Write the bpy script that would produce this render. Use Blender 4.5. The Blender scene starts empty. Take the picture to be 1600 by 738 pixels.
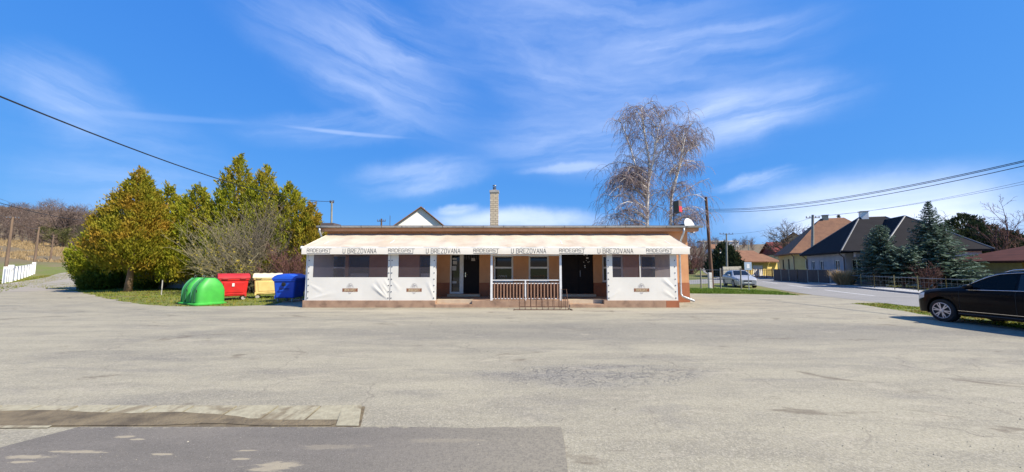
import bpy, math, random
from mathutils import Vector, Matrix, noise

R = math.radians
S = bpy.context.scene
COL = S.collection

# ------------------------------------------------------------------ camera
EYE = 1.7
PITCH = R(4.85)
FPX = 578.0                       # focal length in pixels of the 1600 px wide photograph
cd = bpy.data.cameras.new('camera')
cd.sensor_fit = 'HORIZONTAL'
cd.sensor_width = 36.0
cd.lens = FPX / 1600.0 * 36.0
cd.clip_start = 0.05
cd.clip_end = 4000.0
cam = bpy.data.objects.new('camera', cd)
COL.objects.link(cam)
cam.location = (0, 0, EYE)
cam.rotation_euler = (R(90) + PITCH, 0, 0)
S.camera = cam


def ray(px, py):
    u, v = px - 800.0, 369.0 - py
    return Vector((u, FPX * math.cos(PITCH) - v * math.sin(PITCH), FPX * math.sin(PITCH) + v * math.cos(PITCH)))


def P(px, py, Y):
    """real-world point seen at a pixel, standing Y metres ahead"""
    d = ray(px, py)
    return Vector((0, 0, EYE)) + d * (Y / d.y)


def G(px, py):
    d = ray(px, py)
    return Vector((0, 0, EYE)) + d * (-EYE / d.z)


# ------------------------------------------------------------------ sun, sky
SUN = Vector((0.63, -0.31, 0.71)).normalized()
sl = bpy.data.lights.new('sun', 'SUN')
sl.energy = 5.0
sl.angle = R(0.53)
sl.color = (1.0, 0.91, 0.77)
so = bpy.data.objects.new('sun', sl)
COL.objects.link(so)
so.rotation_euler = SUN.to_track_quat('Z', 'Y').to_euler()

W = bpy.data.worlds.new('World')
S.world = W
W.use_nodes = True
wn, wl = W.node_tree.nodes, W.node_tree.links
wn.clear()


def wnode(t, **kw):
    n = wn.new(t)
    for k, v in kw.items():
        setattr(n, k, v)
    return n


def wmath(op, a, b=None, clamp=False):
    n = wnode('ShaderNodeMath', operation=op, use_clamp=clamp)
    for i, x in enumerate((a, b)):
        if x is None:
            continue
        if isinstance(x, (int, float)):
            n.inputs[i].default_value = x
        else:
            wl.new(x, n.inputs[i])
    return n.outputs[0]


sky = wnode('ShaderNodeTexSky', sky_type='NISHITA')
sky.sun_disc = False
sky.sun_elevation = math.asin(SUN.z)
sky.sun_rotation = math.atan2(SUN.x, SUN.y)
sky.altitude = 300
sky.air_density = 1.0
sky.dust_density = 0.35
sky.ozone_density = 3.0
hs = wnode('ShaderNodeHueSaturation')
hs.inputs['Saturation'].default_value = 1.22
hs.inputs['Value'].default_value = 1.0
wl.new(sky.outputs[0], hs.inputs['Color'])
tc = wnode('ShaderNodeTexCoord')
sp = wnode('ShaderNodeSeparateXYZ')
wl.new(tc.outputs['Generated'], sp.inputs[0])
az = wmath('ARCTAN2', sp.outputs[0], sp.outputs[1])
el = wmath('ARCSINE', sp.outputs[2])
ae = wnode('ShaderNodeCombineXYZ')
wl.new(az, ae.inputs[0])
wl.new(el, ae.inputs[1])
# soft warp so that the cloud drifts have torn, irregular outlines
wz_ = wnode('ShaderNodeTexNoise'); wz_.inputs['Scale'].default_value = 4.2; wz_.inputs['Detail'].default_value = 6; wz_.inputs['Roughness'].default_value = 0.62
wl.new(tc.outputs['Generated'], wz_.inputs['Vector'])
wsub = wnode('ShaderNodeVectorMath', operation='SUBTRACT'); wl.new(wz_.outputs['Color'], wsub.inputs[0]); wsub.inputs[1].default_value = (.5, .5, .5)
wmul = wnode('ShaderNodeVectorMath', operation='MULTIPLY'); wl.new(wsub.outputs[0], wmul.inputs[0]); wmul.inputs[1].default_value = (.17, .06, 0)
ae2 = wnode('ShaderNodeVectorMath', operation='ADD'); wl.new(ae.outputs[0], ae2.inputs[0]); wl.new(wmul.outputs[0], ae2.inputs[1])


def azel(px, py):
    d = ray(px, py).normalized()
    return math.atan2(d.x, d.y), math.asin(d.z)


def cloud(p0, p1, width_deg, amp, stretch=5.0, nscale=3.0, lo=0.35, hi=0.75, seed=0.0):
    """a drift of cirrus in the sky: runs between two directions, with wisps along it"""
    a, b = Vector(azel(*p0)), Vector(azel(*p1))
    c = (a + b) / 2
    d = b - a
    ln = d.length / 2
    m = wnode('ShaderNodeMapping', vector_type='TEXTURE')
    m.inputs['Location'].default_value = (c.x, c.y, 0)
    m.inputs['Rotation'].default_value = (0, 0, math.atan2(d.y, d.x))
    m.inputs['Scale'].default_value = (ln, R(width_deg), 1)
    wl.new((ae2 if width_deg > 1.0 else ae).outputs[0], m.inputs[0])
    L = wnode('ShaderNodeVectorMath', operation='LENGTH')
    wl.new(m.outputs[0], L.inputs[0])
    fall = wnode('ShaderNodeMapRange', interpolation_type='SMOOTHERSTEP')
    fall.inputs['From Min'].default_value = 1.0
    fall.inputs['From Max'].default_value = 0.15
    wl.new(L.outputs['Value'], fall.inputs['Value'])
    m2 = wnode('ShaderNodeMapping', vector_type='TEXTURE')
    m2.inputs['Location'].default_value = (seed, seed * 1.7, 0)
    m2.inputs['Rotation'].default_value = (0, 0, math.atan2(d.y, d.x) + 0.06)
    m2.inputs['Scale'].default_value = (0.12 * stretch, 0.12, 1)
    wl.new(ae2.outputs[0], m2.inputs[0])
    n = wnode('ShaderNodeTexNoise')
    n.inputs['Scale'].default_value = nscale
    n.inputs['Detail'].default_value = 5
    n.inputs['Roughness'].default_value = 0.58
    n.inputs['Distortion'].default_value = 0.35
    wl.new(m2.outputs[0], n.inputs['Vector'])
    r = wnode('ShaderNodeMapRange', interpolation_type='SMOOTHSTEP')
    r.inputs['From Min'].default_value = lo
    r.inputs['From Max'].default_value = hi
    wl.new(n.outputs[0], r.inputs['Value'])
    return wmath('MULTIPLY', wmath('MULTIPLY', fall.outputs[0], r.outputs[0]), amp)


cl = [
    cloud((280, -70), (800, 215), 8, 0.50, 6, 1.7, 0.2, 0.85, 1),
    cloud((420, -60), (780, 120), 5, 0.35, 8, 2.2, 0.3, 0.8, 1.4),
    cloud((560, -60), (1440, 60), 15, 0.42, 5, 1.4, 0.15, 0.9, 2),
    cloud((640, 215), (1480, 120), 8, 0.42, 7, 1.7, 0.2, 0.85, 3),
    cloud((1000, 190), (1400, 125), 5, 0.45, 8, 2.2, 0.3, 0.8, 3.5),
    cloud((900, 90), (1390, 20), 5, 0.35, 8, 2.2, 0.3, 0.8, 3.8),
    cloud((-80, 60), (250, 205), 5, 0.48, 8, 2.0, 0.2, 0.8, 4),
    cloud((-100, 235), (420, 300), 10, 0.32, 5, 1.5, 0.2, 0.85, 5),
    cloud((500, 288), (800, 256), 4.5, 0.42, 5, 2.0, 0.2, 0.8, 6),
    cloud((300, 200), (700, 180), 3.5, 0.34, 8, 2.0, 0.25, 0.8, 7),
    cloud((400, 190), (670, 217), 0.42, 0.24, 9, 3, 0.0, 0.6, 8),
    cloud((20, 162), (430, 193), 0.6, 0.09, 9, 3, 0.1, 0.6, 8.3),
    cloud((1095, 300), (1310, 254), 1.5, 0.55, 9, 2.6, 0.3, 0.75, 9),
    cloud((1060, 350), (1800, 262), 5.6, 0.72, 4, 1.3, -0.05, 0.62, 10),
    cloud((1150, 390), (1900, 335), 6.5, 0.7, 4, 1.2, -0.05, 0.62, 10.5),
    cloud((600, 340), (1020, 340), 2.8, 0.8, 5, 1.6, 0.05, 0.7, 11),
    cloud((670, 329), (760, 321), 1.1, 0.5, 5, 2.2, 0.1, 0.6, 11.7),
    cloud((780, 272), (1000, 248), 1.2, 0.34, 8, 2.5, 0.1, 0.6, 12),
    cloud((1080, 228), (1260, 186), 2.2, 0.3, 8, 2.4, 0.15, 0.7, 13),
]
tot = cl[0]
for c in cl[1:]:
    tot = wmath('ADD', tot, c)
tot = wmath('MINIMUM', wmath('MULTIPLY', tot, 0.84), 0.9)
mx = wnode('ShaderNodeMix', data_type='RGBA')
wl.new(tot, mx.inputs['Factor'])
# the phone camera renders the sky bluer and flatter than the raw model: a colour response per channel
ss = wnode('ShaderNodeSeparateColor'); wl.new(hs.outputs[0], ss.inputs[0])
sc_ = wnode('ShaderNodeCombineColor')
for i, (g_, k_) in enumerate(((0.50, 0.54), (0.36, 1.48), (0.16, 4.2))):
    wl.new(wmath('MULTIPLY', wmath('POWER', wmath('MAXIMUM', ss.outputs[i], 0.001), g_), k_), sc_.inputs[i])
wl.new(sc_.outputs[0], mx.inputs['A'])
CLOUD_COL = (6.4, 7.1, 8.6, 1)
mx.inputs['B'].default_value = CLOUD_COL
bg = wnode('ShaderNodeBackground')
bg.inputs['Strength'].default_value = 0.1
wl.new(mx.outputs['Result'], bg.inputs['Color'])
try:
    W.cycles.sampling_method = 'MANUAL'; W.cycles.sample_map_resolution = 512
except Exception:
    pass
wo = wnode('ShaderNodeOutputWorld')
wl.new(bg.outputs[0], wo.inputs['Surface'])

S.view_settings.view_transform = 'Standard'
S.view_settings.look = 'None'
S.view_settings.exposure = 0.7
S.view_settings.gamma = 1.0
S.view_settings.use_curve_mapping = False
S.cycles.max_bounces = 6
S.cycles.diffuse_bounces = 3
S.cycles.glossy_bounces = 3
S.cycles.transmission_bounces = 3
S.cycles.transparent_max_bounces = 8


# ------------------------------------------------------------------ object helpers
def prop(o, label=None, cat=None, group=None, kind=None):
    if label: o['label'] = label
    if cat: o['category'] = cat
    if group: o['group'] = group
    if kind: o['kind'] = kind
    return o


def thing(name, label, cat, loc=(0, 0, 0), rz=0.0, group=None):
    o = bpy.data.objects.new(name, None)
    o.empty_display_size = 0.2
    COL.objects.link(o)
    o.location = loc
    o.rotation_euler = (0, 0, rz)
    return prop(o, label, cat, group)


def children(o):
    return [c for c in bpy.data.objects if c.parent == o]


def copy_tree(o, parent=None):
    c = o.copy()
    COL.objects.link(c)
    c.parent = parent
    for ch in children(o):
        copy_tree(ch, c)
    return c


def world_loc(o):
    v = Vector((0, 0, 0))
    while o is not None:
        v += o.location
        o = o.parent
    return v


class MB:
    def __init__(self):
        self.v, self.f = [], []

    def add(self, vs, fs):
        b = len(self.v)
        self.v += [tuple(x) for x in vs]
        self.f += [tuple(b + i for i in f) for f in fs]
        return self

    def quad(self, a, b, c, d):
        return self.add((a, b, c, d), ((0, 1, 2, 3),))

    def box(self, x0, x1, y0, y1, z0, z1, M=None):
        vs = [Vector((x, y, z)) for z in (z0, z1) for y in (y0, y1) for x in (x0, x1)]
        if M is not None:
            vs = [M @ v for v in vs]
        return self.add(vs, ((0, 2, 3, 1), (4, 5, 7, 6), (0, 1, 5, 4), (2, 6, 7, 3), (0, 4, 6, 2), (1, 3, 7, 5)))

    def tube(self, pts, r, n=6, caps=True):
        pts = [Vector(p) for p in pts]
        k = len(pts)
        rr = list(r) if isinstance(r, (list, tuple)) else [r] * k
        vs, fs = [], []
        t = (pts[1] - pts[0]).normalized()
        up = Vector((0, 0, 1)) if abs(t.z) < 0.9 else Vector((1, 0, 0))
        a = t.cross(up).normalized()
        for i in range(k):
            if i == 0: t = pts[1] - pts[0]
            elif i == k - 1: t = pts[i] - pts[i - 1]
            else: t = pts[i + 1] - pts[i - 1]
            if t.length < 1e-9: t = Vector((0, 0, 1))
            t.normalize()
            a = a - t * a.dot(t)
            if a.length < 1e-6: a = t.orthogonal()
            a.normalize()
            b = t.cross(a)
            for j in range(n):
                w = 2 * math.pi * j / n
                vs.append(pts[i] + (a * math.cos(w) + b * math.sin(w)) * rr[i])
        for i in range(k - 1):
            for j in range(n):
                j2 = (j + 1) % n
                fs.append((i * n + j, i * n + j2, (i + 1) * n + j2, (i + 1) * n + j))
        if caps:
            fs.append(tuple(reversed(range(n))))
            fs.append(tuple((k - 1) * n + j for j in range(n)))
        return self.add(vs, fs)

    def rings(self, rings, close=True, cap0=True, cap1=True):
        n = len(rings[0])
        vs = [p for r in rings for p in r]
        fs = []
        for i in range(len(rings) - 1):
            for j in range(n if close else n - 1):
                j2 = (j + 1) % n
                fs.append((i * n + j, i * n + j2, (i + 1) * n + j2, (i + 1) * n + j))
        if cap0: fs.append(tuple(reversed(range(n))))
        if cap1: fs.append(tuple((len(rings) - 1) * n + j for j in range(n)))
        return self.add(vs, fs)

    def lathe(self, prof, c=(0, 0, 0), n=16, axis='Z', cap=True):
        """prof: list of (radius, along)"""
        rs = []
        for (r, h) in prof:
            ring = []
            for j in range(n):
                w = 2 * math.pi * j / n
                x, y = r * math.cos(w), r * math.sin(w)
                if axis == 'Z': p = (c[0] + x, c[1] + y, c[2] + h)
                elif axis == 'Y': p = (c[0] + x, c[1] - h, c[2] + y)
                else: p = (c[0] + h, c[1] + x, c[2] + y)
                ring.append(p)
            rs.append(ring)
        return self.rings(rs, True, cap, cap)

    def prism(self, poly, d):
        """extrude a closed 3-D polygon by vector d"""
        n = len(poly)
        d = Vector(d)
        vs = [Vector(p) for p in poly] + [Vector(p) + d for p in poly]
        fs = [tuple(range(n))[::-1], tuple(range(n, 2 * n))]
        for j in range(n):
            j2 = (j + 1) % n
            fs.append((j, j2, n + j2, n + j))
        return self.add(vs, fs)

    def stroke(self, pts, w, fn, th=0.004):
        """a painted stroke: pts in a 2-D plane, fn maps (u, v, out) to 3-D"""
        for i in range(len(pts) - 1):
            a, b = Vector(pts[i]), Vector(pts[i + 1])
            d = b - a
            if d.length < 1e-6: continue
            d.normalize()
            n = Vector((-d.y, d.x)) * w / 2
            a2, b2 = a - d * w / 2, b + d * w / 2
            q = (a2 - n, b2 - n, b2 + n, a2 + n)
            self.add([fn(p.x, p.y, th + 0.0006 * i) for p in q], ((0, 1, 2, 3),))
        return self

    def each(self, name, m, parent=None, **kw):
        """one object per connected piece"""
        par = list(range(len(self.v)))
        def find(i):
            while par[i] != i:
                par[i] = par[par[i]]; i = par[i]
            return i
        for f in self.f:
            a = find(f[0])
            for i in f[1:]: par[find(i)] = a
        gr = {}
        for f in self.f: gr.setdefault(find(f[0]), []).append(f)
        out = []
        for fs in gr.values():
            ids = sorted({i for f in fs for i in f}); mp = {i: k for k, i in enumerate(ids)}
            b = MB(); b.v = [self.v[i] for i in ids]; b.f = [tuple(mp[i] for i in f) for f in fs]
            out.append(b.build(name, m, parent, **kw))
        return out

    def build(self, name, m, parent=None, smooth=False, world=True, bevel=0.0, angle=None):
        me = bpy.data.meshes.new(name)
        vs = self.v
        if parent is not None and world:
            L = world_loc(parent)
            vs = [(x - L.x, y - L.y, z - L.z) for x, y, z in vs]
        me.from_pydata(vs, [], self.f)
        me.materials.append(m)
        if smooth:
            me.polygons.foreach_set('use_smooth', [True] * len(me.polygons))
        me.update()
        if angle is not None:
            try: me.set_sharp_from_angle(angle=R(angle))
            except Exception: pass
        o = bpy.data.objects.new(name, me)
        COL.objects.link(o)
        if parent is not None: o.parent = parent
        if bevel:
            b = o.modifiers.new('bevel', 'BEVEL')
            b.width = bevel; b.segments = 2; b.limit_method = 'ANGLE'; b.angle_limit = R(40)
        return o


# ------------------------------------------------------------------ materials
def newmat(name):
    m = bpy.data.materials.new(name)
    m.use_nodes = True
    nt = m.node_tree
    b = nt.nodes['Principled BSDF']
    return m, nt, b


class NT:
    def __init__(self, nt): self.nt = nt
    def n(self, t, **kw):
        x = self.nt.nodes.new(t)
        for k, v in kw.items(): setattr(x, k, v)
        return x
    def l(self, a, b): self.nt.links.new(a, b)
    def math(self, op, a, b=None, clamp=False):
        x = self.n('ShaderNodeMath', operation=op, use_clamp=clamp)
        for i, q in enumerate((a, b)):
            if q is None: continue
            if isinstance(q, (int, float)): x.inputs[i].default_value = q
            else: self.l(q, x.inputs[i])
        return x.outputs[0]
    def coord(self, scale=(1, 1, 1), loc=(0, 0, 0), rot=(0, 0, 0)):
        t = self.n('ShaderNodeTexCoord')
        m = self.n('ShaderNodeMapping')
        m.inputs['Scale'].default_value = scale
        m.inputs['Location'].default_value = loc
        m.inputs['Rotation'].default_value = rot
        self.l(t.outputs['Object'], m.inputs[0])
        return m.outputs[0]
    def noise(self, vec, scale, detail=4, rough=0.55, dist=0.0):
        x = self.n('ShaderNodeTexNoise')
        x.inputs['Scale'].default_value = scale
        x.inputs['Detail'].default_value = detail
        x.inputs['Roughness'].default_value = rough
        x.inputs['Distortion'].default_value = dist
        self.l(vec, x.inputs['Vector'])
        return x.outputs[0]
    def ramp(self, v, lo, hi):
        x = self.n('ShaderNodeMapRange', interpolation_type='SMOOTHSTEP')
        x.inputs['From Min'].default_value = lo
        x.inputs['From Max'].default_value = hi
        self.l(v, x.inputs['Value'])
        return x.outputs[0]
    def mix(self, f, a, b, blend='MIX'):
        x = self.n('ShaderNodeMix', data_type='RGBA', blend_type=blend)
        if isinstance(f, (int, float)): x.inputs['Factor'].default_value = f
        else: self.l(f, x.inputs['Factor'])
        for s, q in (('A', a), ('B', b)):
            if isinstance(q, (tuple, list)): x.inputs[s].default_value = tuple(q)[:3] + (1,)
            else: self.l(q, x.inputs[s])
        return x.outputs['Result']
    def bump(self, h, b, strength=0.3, dist=0.02):
        x = self.n('ShaderNodeBump')
        x.inputs['Strength'].default_value = strength
        x.inputs['Distance'].default_value = dist
        self.l(h, x.inputs['Height'])
        self.l(x.outputs[0], b.inputs['Normal'])


def pm(name, c1, c2=None, scale=3.0, rough=0.7, bump=0.0, bdist=0.02, bscale=None, metal=0.0, spec=0.5, lo=0.35, hi=0.7, stretch=(1, 1, 1), coat=0.0, dirt=None, dirt_scale=1.2):
    """a painted / plastered / plastic surface with procedural wear"""
    m, nt, b = newmat(name)
    N = NT(nt)
    b.inputs['Roughness'].default_value = rough
    b.inputs['Metallic'].default_value = metal
    b.inputs['Specular IOR Level'].default_value = spec
    if coat:
        b.inputs['Coat Weight'].default_value = coat
        b.inputs['Coat Roughness'].default_value = 0.08
    v = N.coord(stretch)
    if c2 is None: c2 = tuple(x * 0.82 for x in c1)
    n1 = N.noise(v, scale, 5, 0.6)
    col = N.mix(N.ramp(n1, lo, hi), c1, c2)
    if dirt:
        n3 = N.noise(v, dirt_scale, 6, 0.65, 0.4)
        col = N.mix(N.math('MULTIPLY', N.ramp(n3, 0.5, 0.75), 0.6), col, dirt)
    N.l(col, b.inputs['Base Color'])
    if bump:
        N.bump(N.noise(v, bscale or scale * 8, 4, 0.6), b, bump, bdist)
    return m


def leafmat(name, cols, hue_scale=0.5, trans=0.25, rough=0.7):
    """foliage: colour differs from leaf to leaf and from branch to branch"""
    m, nt, b = newmat(name)
    N = NT(nt)
    g = N.n('ShaderNodeNewGeometry')
    v = N.coord()
    n1 = N.noise(v, hue_scale, 3, 0.6)
    c = N.mix(g.outputs['Random Per Island'], cols[0], cols[1])
    if len(cols) > 2:
        c = N.mix(N.ramp(n1, 0.42, 0.66), c, cols[2])
    b.inputs['Roughness'].default_value = rough
    b.inputs['Specular IOR Level'].default_value = 0.25
    N.l(c, b.inputs['Base Color'])
    t = N.n('ShaderNodeBsdfTranslucent')
    N.l(c, t.inputs['Color'])
    x = N.n('ShaderNodeMixShader')
    x.inputs[0].default_value = trans
    N.l(b.outputs[0], x.inputs[1]); N.l(t.outputs[0], x.inputs[2])
    out = nt.nodes['Material Output']
    N.l(x.outputs[0], out.inputs['Surface'])
    return m


def glassmat(name, tint=(0.02, 0.022, 0.025), see=0.0, rough=0.04, thru=(0.6, 0.62, 0.65)):
    m, nt, b = newmat(name)
    N = NT(nt)
    b.inputs['Base Color'].default_value = tint + (1,)
    b.inputs['Roughness'].default_value = rough
    b.inputs['Specular IOR Level'].default_value = 0.6
    if see:
        t = N.n('ShaderNodeBsdfTransparent')
        t.inputs[0].default_value = thru + (1,)
        x = N.n('ShaderNodeMixShader')
        x.inputs[0].default_value = see
        N.l(b.outputs[0], x.inputs[1]); N.l(t.outputs[0], x.inputs[2])
        N.l(x.outputs[0], nt.nodes['Material Output'].inputs['Surface'])
    return m


M = {}
M['white_paint'] = pm('white_paint', (0.78, 0.77, 0.73), (0.66, 0.65, 0.6), 4, 0.5)
M['white_metal'] = pm('white_metal', (0.8, 0.8, 0.78), (0.7, 0.69, 0.66), 6, 0.4)
M['salmon'] = pm('salmon_plaster', (0.62, 0.315, 0.155), (0.55, 0.265, 0.125), 1.6, 0.9, 0.25, 0.01, 60)
M['rust_plaster'] = pm('rust_plaster', (0.36, 0.125, 0.055), (0.29, 0.095, 0.042), 2, 0.85, 0.25, 0.01, 50)
M['eaves'] = pm('eaves_board', (0.56, 0.30, 0.17), (0.48, 0.25, 0.135), 3, 0.8)
M['zinc'] = pm('zinc_sheet', (0.50, 0.52, 0.54), (0.38, 0.40, 0.42), 5, 0.45, metal=0.6)
M['dark_tin'] = pm('dark_tin', (0.10, 0.08, 0.075), (0.14, 0.10, 0.085), 3, 0.6)
M['roof_felt'] = pm('roof_felt', (0.11, 0.11, 0.115), (0.16, 0.155, 0.15), 1.5, 0.9)
M['plinth'] = pm('plinth_concrete', (0.40, 0.26, 0.17), (0.30, 0.185, 0.12), 2.5, 0.9, 0.4, 0.012, 40, dirt=(0.14, 0.10, 0.07), dirt_scale=2.5)
M['tile'] = pm('step_tile', (0.56, 0.45, 0.31), (0.48, 0.36, 0.24), 3, 0.6)
M['awning'] = pm('awning_fabric', (0.56, 0.48, 0.375), (0.46, 0.38, 0.28), 0.9, 0.85, 0.5, 0.05, 3.5, dirt=(0.40, 0.31, 0.21), dirt_scale=0.55, spec=0.2)
M['valance'] = pm('valance_fabric', (0.86, 0.80, 0.68), (0.81, 0.74, 0.61), 1.5, 0.85, 0.1, 0.02, 5)
M['lettering'] = pm('lettering_grey', (0.045, 0.042, 0.04), (0.055, 0.05, 0.048), 5, 0.7)
M['film_line'] = pm('lettering_light', (0.45, 0.42, 0.40), None, 5, 0.7)
M['banner_brown'] = pm('banner_brown', (0.26, 0.095, 0.045), (0.22, 0.08, 0.04), 8, 0.7)
M['cream_print'] = pm('cream_print', (0.72, 0.58, 0.36), None, 8, 0.7)
M['grommet'] = pm('grommet_steel', (0.20, 0.20, 0.21), None, 5, 0.4, metal=0.8)
M['dark_door'] = pm('dark_door', (0.012, 0.009, 0.009), (0.016, 0.012, 0.011), 3, 0.6, spec=0.15)
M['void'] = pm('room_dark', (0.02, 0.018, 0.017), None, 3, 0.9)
M['pane'] = glassmat('window_glass', (0.018, 0.02, 0.023))
M['pale_blind'] = pm('pale_blind', (0.55, 0.55, 0.53), None, 4, 0.8)
M['baluster'] = pm('baluster_wood', (0.36, 0.20, 0.12), (0.29, 0.155, 0.09), 5, 0.6)
M['rust'] = pm('rusty_steel', (0.13, 0.06, 0.035), (0.07, 0.045, 0.035), 12, 0.75, metal=0.3)
M['wood_pole'] = pm('weathered_wood', (0.20, 0.135, 0.09), (0.12, 0.08, 0.055), 4, 0.9, 0.4, 0.02, 30, stretch=(1, 1, 0.15))
M['brown_pole'] = pm('brown_pole_wood', (0.14, 0.075, 0.045), (0.085, 0.05, 0.032), 4, 0.9, 0.4, 0.02, 30, stretch=(1, 1, 0.15))
M['concrete_pole'] = pm('pole_concrete', (0.30, 0.29, 0.25), (0.22, 0.215, 0.18), 3, 0.9, 0.2, 0.01, 40)
M['wire'] = pm('cable_black', (0.012, 0.012, 0.014), None, 3, 0.6)
M['thin_wire'] = pm('cable_grey', (0.10, 0.11, 0.13), None, 3, 0.6)
M['bark'] = pm('bark', (0.115, 0.085, 0.062), (0.06, 0.045, 0.035), 6, 0.95, 0.6, 0.03, 25, stretch=(1, 1, 0.3))
M['thuja_bark'] = pm('thuja_bark', (0.26, 0.17, 0.11), (0.15, 0.10, 0.07), 6, 0.95, 0.6, 0.03, 25, stretch=(1, 1, 0.3))
M['birch_bark'] = pm('birch_bark', (0.80, 0.75, 0.67), (0.10, 0.085, 0.075), 3.2, 0.85, 0.2, 0.02, 20, lo=0.52, hi=0.66, stretch=(1, 1, 3))
M['birch_twig'] = pm('birch_twig', (0.24, 0.175, 0.165), (0.34, 0.265, 0.25), 2, 0.85)
M['grey_twig'] = pm('grey_twig', (0.17, 0.135, 0.10), (0.105, 0.082, 0.062), 2, 0.9)
M['shrub_twig'] = pm('shrub_twig', (0.20, 0.165, 0.115), (0.13, 0.105, 0.075), 1.5, 0.9)
M['pale_concrete'] = pm('pale_concrete', (0.42, 0.40, 0.36), (0.33, 0.315, 0.28), 2.5, 0.9, 0.3, 0.01, 40)
M['rubber'] = pm('rubber', (0.012, 0.012, 0.012), (0.018, 0.018, 0.017), 5, 0.85)
M['alloy'] = pm('alloy', (0.55, 0.56, 0.60), None, 5, 0.35, metal=0.5)
M['chrome'] = pm('chrome', (0.75, 0.76, 0.78), None, 5, 0.12, metal=1.0)
M['black_plastic'] = pm('black_plastic', (0.012, 0.012, 0.012), None, 5, 0.6)
M['black_paint'] = pm('black_car_paint', (0.005, 0.005, 0.006), (0.006, 0.006, 0.007), 2, 0.3, coat=0.08, spec=0.05)
M['silver_paint'] = pm('silver_car_paint', (0.42, 0.42, 0.42), (0.40, 0.40, 0.40), 2, 0.35, metal=0.25, coat=0.5)
M['car_glass'] = glassmat('car_glass', (0.01, 0.012, 0.013), 0.72, 0.03, (0.45, 0.48, 0.48))
M['dark_glass'] = glassmat('dark_car_glass', (0.008, 0.009, 0.01), 0.12, 0.03)
M['lamp_glass'] = pm('lamp_lens', (0.62, 0.64, 0.66), None, 9, 0.15, coat=1.0)
M['grey_cloth'] = pm('seat_cloth', (0.05, 0.048, 0.045), None, 5, 0.9)
# ------------------------------------------------------------------ terrain
def height(x, y):
    r = math.hypot(x, y)
    if r <= 56: return 0.0
    a = math.degrees(math.atan2(x, y))
    # 0 = left hillside, 1 = right hillside
    t = min(1.0, max(0.0, (a + 20) / 45.0)); t = t * t * (3 - 2 * t)
    if y < 0: t = 0.5
    c = 0.00036 * (1 - t) + 0.00062 * t
    r1 = 150 * (1 - t) + 112 * t
    far = 0.15 * (1 - t) + 0.075 * t
    d = min(r, r1) - 56
    h = c * d * d
    if r > r1:
        h += min(r - r1, 260) * far
    if y < -10: h *= 0.3
    return h


def soil_mat():
    m, nt, b = newmat('meadow')
    N = NT(nt)
    v = N.coord()
    n1 = N.noise(v, 0.18, 5, 0.6)
    n2 = N.noise(v, 1.7, 6, 0.65)
    n3 = N.noise(v, 22, 3, 0.6)
    c = N.mix(N.ramp(n2, 0.35, 0.7), (0.12, 0.165, 0.016), (0.19, 0.195, 0.03))
    c = N.mix(N.ramp(n1, 0.45, 0.65), c, (0.21, 0.165, 0.075))
    c = N.mix(N.ramp(n3, 0.4, 0.75), c, (0.075, 0.085, 0.02))
    # far slopes carry last year's dry grass
    g = N.n('ShaderNodeTexCoord')
    ln = N.n('ShaderNodeVectorMath', operation='LENGTH')
    N.l(g.outputs['Object'], ln.inputs[0])
    c = N.mix(N.math('MULTIPLY', N.ramp(ln.outputs['Value'], 125, 155), 0.9), c, (0.15, 0.108, 0.065))
    N.l(c, b.inputs['Base Color'])
    b.inputs['Roughness'].default_value = 0.95
    N.bump(N.noise(v, 30, 4, 0.7), b, 0.6, 0.05)
    return m


M['meadow'] = soil_mat()
mb = MB()
radii = [0.01] + [3.0 * i for i in range(1, 26)]
while radii[-1] < 900: radii.append(radii[-1] * 1.09)
NA = 192
vs = []
for r in radii:
    for j in range(NA):
        w = 2 * math.pi * j / NA
        x, y = r * math.sin(w), r * math.cos(w)
        vs.append((x, y, height(x, y)))
fs = []
for i in range(len(radii) - 1):
    for j in range(NA):
        j2 = (j + 1) % NA
        fs.append((i * NA + j, (i + 1) * NA + j, (i + 1) * NA + j2, i * NA + j2))
mb.add(vs, fs)
prop(mb.build('ground', M['meadow'], smooth=True), kind='structure')


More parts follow.
